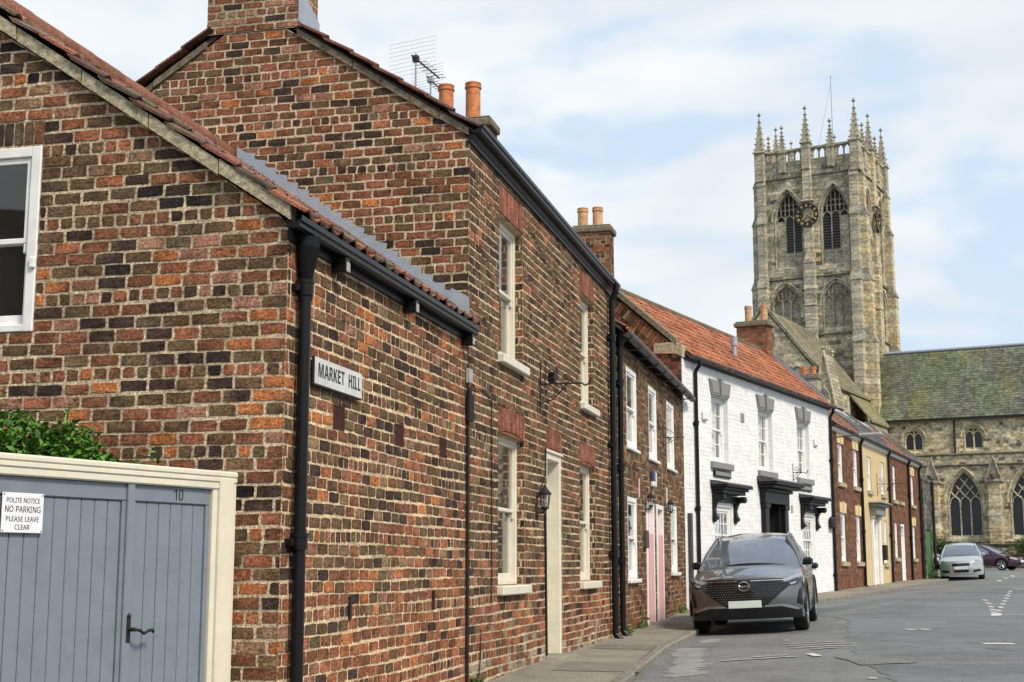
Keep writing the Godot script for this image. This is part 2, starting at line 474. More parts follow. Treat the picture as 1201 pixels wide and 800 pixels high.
func ground_and_road() -> void:
	var g := MB.new()
	var zs := []
	var z := 30.0
	while z > -170.0:
		zs.append(z); z -= 2.0
	for e: float in [-250.0, -400.0, -700.0]: zs.append(e)
	var rows := []
	for q: float in zs:
		var l := []
		for i in 25: l.append(Vector3(-300.0 + i * 25.0, rise(-q) - 0.24, q))
		rows.append(l)
	g.grid(rows)
	struct(g, "ground", M.soil)
	var r := MB.new()
	rows = []
	z = 14.0
	while z > -92.0:
		var l := []
		var k := kerb_x(z) if z > -60.9 else -20.0
		for t: float in [0.0, 0.5, 1.0, 1.5, 2.0, 2.2, 3.0, 4.0, 5.4, 8.0, 12.0, 18.0, 26.0, 36.0, 60.0]:
			l.append(Vector3(k + t, road_y(k + t, z), z))
		rows.append(l)
		z -= 0.6 if z > -70.0 else 2.0
	r.grid(rows)
	var road := struct(r, "road", M.asphalt)
	# newer surfacing in the middle, with an uneven joint
	sheet(ragged([Vector2(5.6, -31.0), Vector2(5.9, -27.5), Vector2(6.03, -25.6), Vector2(5.2, -22.4), Vector2(4.6, -19.6), Vector2(3.9, -16.3), Vector2(3.7, -13.9), Vector2(3.4, -11.0), Vector2(14.0, -12.0), Vector2(22.0, -30.0), Vector2(27.0, -56.0), Vector2(19.2, -57.5), Vector2(16.2, -50.0), Vector2(12.2, -40.5), Vector2(10.3, -37.2), Vector2(8.2, -33.8), Vector2(7.0, -31.6)], 0.12, 3, 0.3), 0.005, M.asphalt_new, "resurfacing", road, 1.2)
	sheet(ragged([Vector2(3.75, -16.9), Vector2(4.35, -17.1), Vector2(4.5, -15.9), Vector2(3.8, -15.6)], 0.05, 9), 0.009, M.asphalt, "road_patch", road)
	# pale worn patches near the kerb and in front of the car
	sheet(ragged([Vector2(1.62, -15.1), Vector2(2.0, -15.3), Vector2(2.7, -19.7), Vector2(2.3, -20.2), Vector2(1.95, -17.6)], 0.2, 4), 0.004, M.asphalt_pale, "worn_patch", road)
	sheet(ragged([Vector2(2.7, -20.9), Vector2(3.1, -21.0), Vector2(3.2, -22.2), Vector2(2.85, -21.9)], 0.15, 5), 0.004, M.asphalt_pale, "worn_patch", road)
	var o := 0.0
	for q: Array in [[3.75, 4.65, -19.75], [3.7, 4.6, -19.3], [3.6, 4.5, -18.85], [3.85, 4.35, -18.5], [2.5, 3.4, -17.2], [2.9, 3.35, -17.55]]:
		sheet(ragged([Vector2(q[0], q[2]), Vector2(q[1], q[2] - 0.1), Vector2(q[1], q[2] + 0.06), Vector2(q[0], q[2] + 0.14)], 0.1, 21 + int(o), 0.08), 0.010, M.road_paint_worn, "worn_marking", road)
		o += 1.0
	for q: Array in [[3.58, -17.55, 0.1, 0.5], [3.9, -20.6, 0.07, 0.1], [3.5, -14.2, 0.08, 0.08]]:
		sheet([Vector2(q[0], q[1]), Vector2(q[0] + q[2], q[1]), Vector2(q[0] + q[2], q[1] + q[3]), Vector2(q[0], q[1] + q[3])], 0.012, M.road_paint, "road_marking", road)
	# lines of the junction
	for p: Vector2 in [Vector2(11.15, -34.0), Vector2(10.7, -32.4), Vector2(10.25, -30.9), Vector2(9.85, -29.6), Vector2(9.5, -28.5)]:
		sheet([p, p + Vector2(0.1, 0.0), p + Vector2(0.03, 0.5), p + Vector2(-0.07, 0.48)], 0.012, M.road_paint, "road_marking", road)
	for i in 8:
		var a := i / 7.0
		var p := Vector2(lerpf(9.85, 13.6, a), lerpf(-29.2, -39.2, a))
		sheet([p, p + Vector2(0.1, 0.0), p + Vector2(-0.02, 0.5), p + Vector2(-0.12, 0.5)], 0.012, M.road_paint, "road_marking", road)
	for p: Vector2 in [Vector2(14.3, -41.0), Vector2(15.0, -42.2), Vector2(15.8, -43.2)]:
		sheet([p, p + Vector2(0.4, -0.2), p + Vector2(0.4, 0.2), p + Vector2(0.0, 0.4)], 0.012, M.road_paint_worn, "road_marking", road)
	sheet([Vector2(9.3, -27.8), Vector2(9.5, -27.8), Vector2(9.2, -26.9), Vector2(9.0, -26.9)], 0.012, M.road_paint, "road_marking", road)
	sheet([Vector2(9.2, -27.2), Vector2(12.4, -27.6), Vector2(12.4, -27.4), Vector2(9.2, -27.0)], 0.012, M.road_paint_worn, "road_marking", road)
	sheet([Vector2(6.28, -19.25), Vector2(6.68, -19.2), Vector2(6.66, -18.95), Vector2(6.26, -19.0)], 0.012, M.road_paint, "road_marking", road)
	for x: float in [6.24, 6.47]: sheet(ragged([Vector2(x, -22.9), Vector2(x + 0.14, -22.9), Vector2(x + 0.14, -22.5), Vector2(x, -22.5)], 0.05, 41), 0.012, M.road_paint_worn, "road_marking", road)
	for q: Array in [[16.9, -49.6], [19.0, -55.0], [21.2, -60.5]]: sheet([Vector2(q[0], q[1]), Vector2(q[0] + 0.14, q[1]), Vector2(q[0] + 0.75, q[1] - 1.9), Vector2(q[0] + 0.58, q[1] - 1.9)], 0.012, M.road_paint, "road_marking", road)
	sheet([Vector2(16.4, -54.9), Vector2(17.3, -55.4), Vector2(17.1, -56.2), Vector2(16.7, -56.0)], 0.012, M.road_paint_worn, "road_marking", road)
	sheet([Vector2(22.0, -76.6), Vector2(40.0, -73.0), Vector2(40.0, -72.2), Vector2(22.0, -75.8)], 0.012, M.road_paint_worn, "road_marking", road)
	# seams and cracks
	for q: Array in [[[6.65, -22.8], [6.95, -23.0], [7.15, -23.2]], [[6.1, -19.35], [6.28, -19.15]], [[5.35, -27.7], [5.7, -26.9]], [[4.55, -22.9], [4.9, -22.8]], [[6.0, -18.2], [6.2, -17.6]]]:
		for i in q.size() - 1:
			var a := Vector2(q[i][0], q[i][1])
			var b := Vector2(q[i + 1][0], q[i + 1][1])
			var s := (b - a).orthogonal().normalized() * (0.012 + 0.012 * hash1(i, int(a.x * 10.0)))
			sheet(ragged([a - s, b - s * 0.6, b + s * 0.6, a + s], 0.03, 60 + i, 0.1), 0.013, M.bitumen, "road_seam", road)
	# pavement and kerb stones
	var p := MB.new()
	rows = []
	z = 14.0
	while z > -60.0:
		var a := wall_x(z) - 0.4
		var b := kerb_x(z) - 0.13
		var l := []
		for i in 4: l.append(Vector3(lerpf(a, b, i / 3.0), rise(-z) + 0.03 * (1.0 - i / 3.0), z))
		rows.append(l)
		z -= 0.75
	p.grid(rows)
	var pave := struct(p, "pavement", M.paving)
	for q: Array in [[0.62, 1.55, -16.35, -15.2, 0], [1.2, 2.0, -19.6, -18.6, 1], [2.35, 3.05, -25.3, -24.4, 1]]:
		var mb := MB.new()
		var c := []
		for e: Array in [[q[0], q[2]], [q[1], q[2]], [q[1] - 0.2, q[3]], [q[0] - 0.2, q[3]]]:
			var bx := kerb_x(e[1]) - 0.13
			var ax := wall_x(e[1]) - 0.4
			c.append(Vector3(e[0], rise(-e[1]) + 0.03 * (1.0 - (e[0] - ax) / (bx - ax)) + 0.005, e[1]))
		mb.quad(c[0], c[3], c[2], c[1])
		put(mb, "pavement_patch", M.paving_dark, pave)
	var pts := []
	var zz := 8.0
	while zz > -60.0:
		pts.append(Vector3(kerb_x(zz), rise(-zz), zz)); zz -= 0.1
	var run := 0.0
	var start: Vector3 = pts[0]
	for i in range(1, pts.size()):
		run += pts[i].distance_to(pts[i - 1])
		if run >= 0.9:
			var e: Vector3 = pts[i]
			var k := MB.new()
			var d := e - start
			var dn := d.normalized()
			var dz := dn.cross(Vector3.UP).normalized()
			k.x = Transform3D(Basis(dn, dz.cross(dn), dz), start)
			k.box(Vector3(0.006, -0.25, -0.13), Vector3(d.length() - 0.006, 0.005 + 0.008 * hash1(i, 2), 0.0), 0.018)
			put(k, "kerb_stone", M.kerb, pave)
			run = 0.0
			start = e

# ---------------------------------------------------------------- masonry laid course by course
const EYE := Vector3(0, 1.5, 0)
func hash1(a: int, b: int) -> float:
	var h := (a * 73856093) ^ (b * 19349663)
	h = (h ^ (h >> 13)) * 1274126177
	return float((h ^ (h >> 16)) & 0xFFFF) / 65535.0
func house(called: String, label: String, category: String, at: Transform3D, o := {}) -> Dictionary:
	var d := {"node": thing(called, label, category, at), "frames": [], "specs": [], "mortar": MB.new(), "course": 0.088, "len": 0.206, "head": 0.103, "every": 6, "phase": 1, "joint": 0.009, "rough": true}
	d.merge(o, true)
	return d
func hole_at(h: Array, y: float) -> Vector2:
	y = clampf(y, h[2], h[3])
	if h.size() < 5 or y <= h[4]: return Vector2(h[0], h[1])
	var w: float = (h[1] - h[0]) * 0.5
	var rise: float = h[3] - h[4]
	var rad := (w * w + rise * rise) / (2.0 * w)
	var half := maxf(sqrt(maxf(rad * rad - (y - h[4]) * (y - h[4]), 0.0)) - (rad - w), 0.0)
	return Vector2((h[0] + h[1]) * 0.5 - half, (h[0] + h[1]) * 0.5 + half)
func span(a: float, b: float) -> Callable: return func(_y: float) -> Vector2: return Vector2(a, b)
func lay(H: Dictionary, O: Vector3, U: Vector3, N: Vector3, y0: float, y1: float, lim: Callable, holes: Array, o := {}) -> void:
	var c: float = H.course
	var fi: int = H.frames.size()
	H.frames.append([O, U, N])
	var zm: float = o.get("mortar", -0.002)
	var joint: float = H.joint
	var pal: Callable = o.pal
	var seen: Callable = o.get("seen", func(_u, _y): return true)
	var mo: MB = H.mortar
	mo.col = o.get("mcol", Color(1, 1, 1))
	var wob: float = o.get("wob", 0.004)
	var at: Transform3D = H.node.transform
	for r in range(int(floor(y0 / c + 0.01)), int(ceil(y1 / c - 0.01))):
		var ya := maxf(r * c, y0)
		var yb := minf((r + 1) * c, y1)
		var la: Vector2 = lim.call(ya)
		var lb: Vector2 = lim.call(yb)
		if la.y - la.x < 0.02: continue
		if lb.y < lb.x: lb = Vector2.ONE * (lb.x + lb.y) * 0.5
		var segs := [[la.x, lb.x, la.y, lb.y]]
		var ym := (ya + yb) * 0.5
		for h: Array in holes:
			if ym <= h[2] or ym >= h[3]: continue
			var ra := hole_at(h, ya)
			var rb := hole_at(h, yb)
			var nxt := []
			for s: Array in segs:
				var l := [s[0], s[1], minf(s[2], ra.x), minf(s[3], rb.x)]
				var q := [maxf(s[0], ra.y), maxf(s[1], rb.y), s[2], s[3]]
				if l[2] + l[3] - l[0] - l[1] > 0.02: nxt.append(l)
				if q[2] + q[3] - q[0] - q[1] > 0.02: nxt.append(q)
			segs = nxt
		var headers: bool = H.every > 0 and posmod(r, H.every) == H.phase
		var L: float = H.head if headers else H.len
		var off = (0.25 if posmod(r, 2) == 0 else 0.75) * L + (hash1(r, fi + 7) - 0.5) * L * o.get("drift", 0.35)
		for s: Array in segs:
			mo.quad(O + U * s[0] + Vector3(0, ya, 0) + N * zm, O + U * s[2] + Vector3(0, ya, 0) + N * zm, O + U * s[3] + Vector3(0, yb, 0) + N * zm, O + U * s[1] + Vector3(0, yb, 0) + N * zm)
			var am: float = (s[0] + s[1]) * 0.5
			var bm: float = (s[2] + s[3]) * 0.5
			var cur := am
			var k := int(floor((am - off) / L))
			while true:
				var e = off + (k + 1) * L + (hash1(r * 31 + fi, k) - 0.5) * L * 0.09
				k += 1
				if e < am + L * 0.22: continue
				var last = e > bm - L * 0.22
				if last: e = bm
				var j := joint * (0.55 + 0.3 * hash1(k, r + 3))
				var q := [fi, s[0] + 0.0 if cur == am else cur + j, s[1] + 0.0 if cur == am else cur + j, s[2] - 0.0 if last else e - j, s[3] - 0.0 if last else e - j, ya + joint * 0.5, yb - joint * 0.5, Color.WHITE, 0.0, r * 4099 + k * 7 + fi * 131]
				if wob > 0.0:
					var dy := wob * sin(cur * 2.1 + r * 0.9 + fi) + wob * 0.6 * sin(cur * 5.3 + r * 1.7)
					q[5] += dy; q[6] += dy
				q[7] = pal.call((cur + e) * 0.5, ym, hash1(q[9], 5))
				if H.rough and seen.call((cur + e) * 0.5, ym):
					var w: Vector3 = at * (O + U * ((cur + e) * 0.5) + Vector3(0, ym, 0)) - EYE
					var dist := w.length()
					var cx := 600.5 + 1650.0 * w.x / (-w.z * 0.987 + w.y * 0.159)
					var cy := 400.0 - 1650.0 * (w.y * 0.987 + w.z * 0.159) / (-w.z * 0.987 + w.y * 0.159)
					if w.z < -2.0 and cx > 4 and cx < 1196 and cy > 4 and cy < 796:
						q[8] = (e - cur) * c * absf((at.basis * N).dot(w)) / (dist * dist * dist)
				H.specs.append(q)
				cur = e
				if last: break
func brick_into(mb: MB, H: Dictionary, q: Array, shift := Vector3.ZERO) -> void:
	var f: Array = H.frames[q[0]]
	var O: Vector3 = f[0] - shift
	var U: Vector3 = f[1]
	var N: Vector3 = f[2]
	var id: int = q[9]
	mb.col = q[7]
	if not H.rough:
		var z = 0.004 + 0.01 * hash1(id, 1) * H.get("uneven", 0.4)
		var b := -0.02
		var p := [O + U * q[1] + Vector3(0, q[5], 0), O + U * q[3] + Vector3(0, q[5], 0), O + U * q[4] + Vector3(0, q[6], 0), O + U * q[2] + Vector3(0, q[6], 0)]
		mb.quad(p[0] + N * z, p[1] + N * z, p[2] + N * z, p[3] + N * z)
		for i in 4:
			var j := (i + 1) % 4
			mb.quad(p[j] + N * z, p[i] + N * z, p[i] + N * b, p[j] + N * b)
		return
	var z1 := 0.0005 + 0.0045 * hash1(id, 1)
	var jt := 0.005
	var us := [q[1], q[3], q[4], q[2]]
	var ys := [q[5], q[5], q[6], q[6]]
	var mu: float = (us[0] + us[1] + us[2] + us[3]) * 0.25
	var my: float = (ys[0] + ys[2]) * 0.5
	var rim := []
	var fr := []
	var tint := []
	var base: Color = q[7]
	var other := base.lerp(Color(0.06, 0.042, 0.036), 0.75) if hash1(id, 90) < 0.6 else base.lerp(Color(0.30, 0.20, 0.13), 0.35)
	var burnt := hash1(id, 91)
	for i in 4:
		var i2 := (i + 1) % 4
		for k in 3:   # a corner, then two points along the edge to the next
			var t := k / 3.0
			var u := lerpf(us[i], us[i2], t)
			var y := lerpf(ys[i], ys[i2], t)
			var w := jt * hash1(id, 10 + i * 3 + k) * (1.5 if k == 0 else 1.0)
			u = move_toward(u, mu, w if i % 2 == 1 or k == 0 else 0.0)
			y = move_toward(y, my, w if i % 2 == 0 or k == 0 else 0.0)
			var be := 0.002 + 0.003 * hash1(id, 40 + i * 3 + k)
			rim.append(O + U * u + Vector3(0, y, 0) + N * -0.006)
			fr.append(O + U * move_toward(u, mu, be) + Vector3(0, move_toward(y, my, be), 0) + N * (z1 + 0.0025 * (hash1(id, 60 + i * 3 + k) - 0.5)))
			var side := clampf((u - mu) / (absf(us[1] - us[0]) * 0.5 + 0.001) * (1.0 if burnt > 0.5 else -1.0) + (hash1(id, 70 + i * 3 + k) - 0.5) * 1.4, 0.0, 1.0)
			var cc := base.lerp(other, side * (0.75 if hash1(id, 92) < 0.35 else 0.22))
			tint.append(cc * (0.66 + 0.46 * hash1(id, 80 + i * 3 + k)))
	var ctr := O + U * mu + Vector3(0, my, 0) + N * (z1 + 0.003 * (hash1(id, 50) - 0.4))
	var n := fr.size()
	for i in n:
		var j := (i + 1) % n
		mb.tric(fr[i], fr[j], ctr, tint[i], tint[j], base * 1.12)
		mb.tric(fr[j], fr[i], rim[i], tint[j], tint[i], tint[i])
		mb.tric(fr[j], rim[i], rim[j], tint[j], tint[i], tint[j])
func finish(H: Dictionary, m: Material, mm: Material, limit := 300, piece := "brick", wall_name := "wall") -> MeshInstance3D:
	var w := put(H.mortar, wall_name, mm, H.node)
	var sp: Array = H.specs
	if limit > 0:
		sp.sort_custom(func(a, b): return a[8] > b[8])
	var rest := MB.new()
	var count := 0
	for q: Array in sp:
		if count < limit and q[8] > 0.0:
			count += 1
			var f: Array = H.frames[q[0]]
			var mid: Vector3 = f[0] + f[1] * ((q[1] + q[3]) * 0.5) + Vector3(0, (q[5] + q[6]) * 0.5, 0)
			var mb := MB.new()
			brick_into(mb, H, q, mid)
			var b := put(mb, piece, m, w)
			b.position = mid
		else:
			brick_into(rest, H, q)
	if rest.v.size():
		var s := put(rest, piece + "work" if piece == "brick" else piece + "s", m, H.node if H.has("flat") else w)
		s.set_meta("kind", "stuff")
	return w
var drift := FastNoiseLite.new()
func palette(list: Array) -> Callable:   # of [colour, weight]
	var total := 0.0
	for l: Array in list: total += l[1]
	return func(u: float, y: float, h: float) -> Color:   # neighbours from one firing lie together: the choice drifts over the wall
		var t := clampf(h + 0.34 * drift.get_noise_2d(u, y * 1.6), 0.0, 0.999) * total
		for l: Array in list:
			t -= l[1]
			if t <= 0.0:
				var k := 0.82 + 0.36 * fposmod(h * 977.0, 1.0)
				var c: Color = l[0]
				return Color(c.r * k, c.g * k * (0.97 + 0.06 * fposmod(h * 331.0, 1.0)), c.b * k)
		return list[0][0]
func blend(a: Callable, b: Callable, weight: Callable) -> Callable:   # weight(u, y) is the share of b
	return func(u: float, y: float, h: float) -> Color:
		var h2 := fposmod(h * 7919.0, 1.0)
		return b.call(u, y, h2) if fposmod(h * 613.0, 1.0) < weight.call(u, y) else a.call(u, y, h2)
func jambs(H: Dictionary, h: Array, depth: float, o: Dictionary, soffit := true) -> void:   # brick returns of an opening in a wall on z = 0
	var keep: int = H.every
	H.every = 0
	var ln: float = H.len
	H.len = H.head
	lay(H, Vector3(h[1], 0, 0), Vector3(0, 0, 1), Vector3(-1, 0, 0), h[2], h[3], span(-depth, 0.0), [], o)
	lay(H, Vector3(h[0], 0, 0), Vector3(0, 0, -1), Vector3(1, 0, 0), h[2], h[3], span(0.0, depth), [], o)
	H.every = keep; H.len = ln
	var mo: MB = H.mortar
	if soffit: mo.quad(Vector3(h[0], h[3], -depth), Vector3(h[1], h[3], -depth), Vector3(h[1], h[3], 0.0), Vector3(h[0], h[3], 0.0))
	mo.quad(Vector3(h[0], h[2], 0.0), Vector3(h[1], h[2], 0.0), Vector3(h[1], h[2], -depth), Vector3(h[0], h[2], -depth))

# ---------------------------------------------------------------- pantiles
func pantile(mb: MB, w: float, g: float, seg := 8) -> void:   # lies in x (across) and y (up the slope), z out
	var lo := []
	var hi := []
	var un := []
	for i in seg + 1:
		var t := float(i) / seg
		var h := 0.021 * sin(TAU * (t + 0.08)) + 0.006 * sin(2 * TAU * t)
		lo.append(Vector3(t * w * 1.12, -0.055, h + 0.030))
		hi.append(Vector3(t * w * 1.12, g, h + 0.004))
		un.append(Vector3(t * w * 1.12, -0.055, h + 0.012))
	mb.grid([lo, hi])
	for i in seg: mb.quad(un[i], un[i + 1], lo[i + 1], lo[i])
	mb.quad(un[seg], un[seg] + Vector3(0, g, -0.026), hi[seg], lo[seg])
	mb.quad(un[0] + Vector3(0, g, -0.026), un[0], lo[0], hi[0])
func tiling(parent: Node, O: Vector3, U: Vector3, V: Vector3, nu: int, nv: int, w: float, g: float, cols: Array, m: Material, called := "pantile", single := 0, loose := 1.0, skip = null) -> void:
	var N := U.cross(V).normalized()
	var vars := []
	if single > 0:
		for k in cols:
			var mb := MB.new()
			mb.col = k
			pantile(mb, w, g)
			vars.append(mb.mesh())
	var rest := MB.new()
	var made := 0
	for j in nv:
		for i in nu:
			if skip != null and skip.call(i, j): continue
			var r1 := hash1(i + 91, j * 3 + nu)
			var r2 := hash1(i * 5 + 3, j + nv)
			var r3 := hash1(i * 7 + 1, j * 11 + 2)
			var b := Basis(U, V, N) * Basis(Vector3(0, 0, 1), (r1 - 0.5) * 0.05 * loose) * Basis(Vector3(1, 0, 0), (r2 - 0.5) * 0.05 * loose) * Basis(Vector3(0, 1, 0), (r3 - 0.5) * 0.06 * (loose - 1.0))
			var t := Transform3D(b, O + U * (i * w + (r3 - 0.5) * 0.012) + V * (j * g + (r1 - 0.5) * 0.02 * loose) + N * (r2 * 0.008 * loose))
			var kind := int(fposmod(r1 * 13.7 + r2 * 7.3, 1.0) * cols.size())
			if made < single:
				made += 1
				var o := MeshInstance3D.new()
				o.name = called; o.mesh = vars[kind]; o.material_override = m
				parent.add_child(o, true)
				o.transform = t
			else:
				rest.x = t
				rest.col = cols[kind]
				pantile(rest, w, g, 6)
	if rest.v.size():
		rest.x = Transform3D()
		put(rest, called + "s", m, parent).set_meta("kind", "stuff")

# ---------------------------------------------------------------- sash windows (in a house's own axes, wall on z = 0)
func sash_window(parent: Node, x0: float, x1: float, y0: float, y1: float, zf: float, paint: Material, o := {}) -> MeshInstance3D:
	var b: float = o.get("frame", 0.06)
	var f := MB.new()
	var dz := 0.1
	f.box(Vector3(x0, y0, zf - dz), Vector3(x0 + b, y1, zf), 0.006); f.box(Vector3(x1 - b, y0, zf - dz), Vector3(x1, y1, zf), 0.006)
	f.box(Vector3(x0 + b - 0.004, y1 - b, zf - dz), Vector3(x1 - b + 0.004, y1 - 0.002, zf - 0.003), 0.006); f.box(Vector3(x0 + b - 0.004, y0 + 0.002, zf - dz), Vector3(x1 - b + 0.004, y0 + b * 0.7, zf - 0.003), 0.006)
	var w := put(f, o.get("called", "window"), paint, parent)
	var ym: float = lerpf(y0, y1, o.get("split", 0.5))
	var s := 0.042
	var nc: int = o.get("cols", 1)
	var nr: int = o.get("rows", 1)
	for k in 2:
		var ya := y0 + b * 0.7 if k == 0 else ym - 0.02
		var yb := ym + 0.02 if k == 0 else y1 - b
		var z := zf - 0.055 if k == 0 else zf - 0.02
		var m := MB.new()
		var bot := 0.075 if k == 0 else 0.04
		m.box(Vector3(x0 + b, ya, z - 0.035), Vector3(x0 + b + s, yb, z), 0.005); m.box(Vector3(x1 - b - s, ya, z - 0.035), Vector3(x1 - b, yb, z), 0.005)
		m.box(Vector3(x0 + b + s - 0.003, ya, z - 0.034), Vector3(x1 - b - s + 0.003, ya + bot, z - 0.002), 0.005); m.box(Vector3(x0 + b + s - 0.003, yb - 0.042, z - 0.034), Vector3(x1 - b - s + 0.003, yb, z - 0.002), 0.005)
		for i in range(1, nc):
			var u := lerpf(x0 + b + s, x1 - b - s, float(i) / nc)
			m.box(Vector3(u - 0.011, ya + bot - 0.01, z - 0.03), Vector3(u + 0.011, yb - 0.03, z - 0.006), 0.004)
		for j in range(1, nr):
			var q := lerpf(ya + bot, yb - 0.042, float(j) / nr)
			m.box(Vector3(x0 + b + s - 0.01, q - 0.011, z - 0.031), Vector3(x1 - b - s + 0.01, q + 0.011, z - 0.0075), 0.004)
		if k == 0 and o.get("horn", true):
			for u: float in [x0 + b, x1 - b - s]:
				m.box(Vector3(u, ym - 0.09, zf - 0.056), Vector3(u + s, ym - 0.018, zf - 0.021), 0.008)
		put(m, "sash", paint, w)
		var g := MB.new()
		g.box(Vector3(x0 + b + s - 0.01, ya + bot - 0.01, z - 0.022), Vector3(x1 - b - s + 0.01, yb - 0.032, z - 0.018))
		put(g, "pane", M.glass, w)
	if o.has("curtain"):
		var cm := MB.new()
		var rows := []
		var cw: float = o.get("curtain_share", 1.0)
		for j in 2:
			var l := []
			for i in 41:
				var t := i / 40.0
				l.append(Vector3(lerpf(x0 + b, lerpf(x0 + b, x1 - b, cw), t), y0 + 0.08 if j == 0 else y1 - b, zf - 0.17 + 0.015 * sin(t * 70.0) + 0.008 * sin(t * 23.0)))
			rows.append(l)
		cm.grid(rows)
		put(cm, "curtain", o.curtain, w)
	var rm := MB.new()
	var q := zf - 1.9
	rm.quad(Vector3(x0 - 0.3, y0 - 0.3, q), Vector3(x1 + 0.3, y0 - 0.3, q), Vector3(x1 + 0.3, y1 + 0.3, q), Vector3(x0 - 0.3, y1 + 0.3, q))
	rm.quad(Vector3(x0, y0, zf - dz), Vector3(x0 - 0.3, y0 - 0.3, q), Vector3(x0 - 0.3, y1 + 0.3, q), Vector3(x0, y1, zf - dz)); rm.quad(Vector3(x1 + 0.3, y0 - 0.3, q), Vector3(x1, y0, zf - dz), Vector3(x1, y1, zf - dz), Vector3(x1 + 0.3, y1 + 0.3, q))
	rm.quad(Vector3(x0, y1, zf - dz), Vector3(x1, y1, zf - dz), Vector3(x1 + 0.3, y1 + 0.3, q), Vector3(x0 - 0.3, y1 + 0.3, q)); rm.quad(Vector3(x0 - 0.3, y0 - 0.3, q), Vector3(x1 + 0.3, y0 - 0.3, q), Vector3(x1, y0, zf - dz), Vector3(x0, y0, zf - dz))
	put(rm, "room_lining", M.room, w)
	if o.has("sill"):
		var v: Array = o.sill   # overhang, height, projection
		var sm := MB.new()
		sm.box(Vector3(x0 - v[0], y0 - v[1], zf - dz), Vector3(x1 + v[0], y0 - 0.003, v[2]), 0.012)
		put(sm, "sill", o.get("sill_paint", paint), w)
	return w
func downpipe(parent: Node, x: float, z: float, ytop: float, ybot: float, r: float, m: Material, clips: Array, hopper := false, swan := 0.0) -> void:
	var p := MB.new()
	if swan > 0.0:
		p.tube([Vector3(x, ytop + 0.28, z + swan), Vector3(x, ytop + 0.17, z + swan), Vector3(x, ytop + 0.03, z), Vector3(x, ytop - 0.05, z)], r, 12)
	p.cyl(Vector3(x, ybot + 0.1, z), Vector3(x, ytop, z), r, r, 14)
	p.cyl(Vector3(x, ybot + 0.12, z), Vector3(x, ybot + 0.02, z + 0.1), r * 1.02, r * 1.02, 12)
	for y: float in clips:
		p.cyl(Vector3(x, y - 0.045, z), Vector3(x, y + 0.045, z), r * 1.28, r * 1.28, 14)
		p.cyl(Vector3(x, y + 0.035, z), Vector3(x, y + 0.06, z), r * 1.42, r * 1.42, 14)
		p.box(Vector3(x - 0.1, y - 0.025, 0.0), Vector3(x + 0.1, y + 0.025, z - r * 0.2), 0.006)
	if hopper:
		p.lathe(Vector3(x, ytop - 0.02, z), [Vector2(r * 1.25, -0.1), Vector2(r * 1.25, 0.0), Vector2(r * 1.05, 0.02), Vector2(r * 2.3, 0.26), Vector2(r * 2.4, 0.33), Vector2(0.0, 0.33)], 4)
	put(p, "downpipe", m, parent)
func half_gutter(parent: Node, x0: float, x1: float, y: float, z: float, r: float, m: Material, up := 0.0, called := "gutter") -> void:
	var p := MB.new()
	var rows := []
	var inn := []
	for e in 2:
		var l := []
		var k := []
		var u := x0 if e == 0 else x1
		for i in 13:
			var t := PI * i / 12.0
			l.append(Vector3(u, y - sin(t) * r + up * e, z - cos(t) * r))
			k.append(Vector3(u, y - sin(t) * (r - 0.008) + up * e, z - cos(t) * (r - 0.008)))
		l.append(Vector3(u, y + 0.012 + up * e, z + r)); l.append(Vector3(u, y + 0.012 + up * e, z + r - 0.014)); 
		rows.append(l); inn.append(k)
	p.grid(rows, true); p.grid(inn)
	for e in 2:
		var u := x0 if e == 0 else x1
		for i in 12:
			var t0 := PI * i / 12.0
			var t1 := PI * (i + 1) / 12.0
			p.tri(Vector3(u, y + up * e, z), Vector3(u, y - sin(t0) * r + up * e, z - cos(t0) * r), Vector3(u, y - sin(t1) * r + up * e, z - cos(t1) * r))
	put(p, called, m, parent)
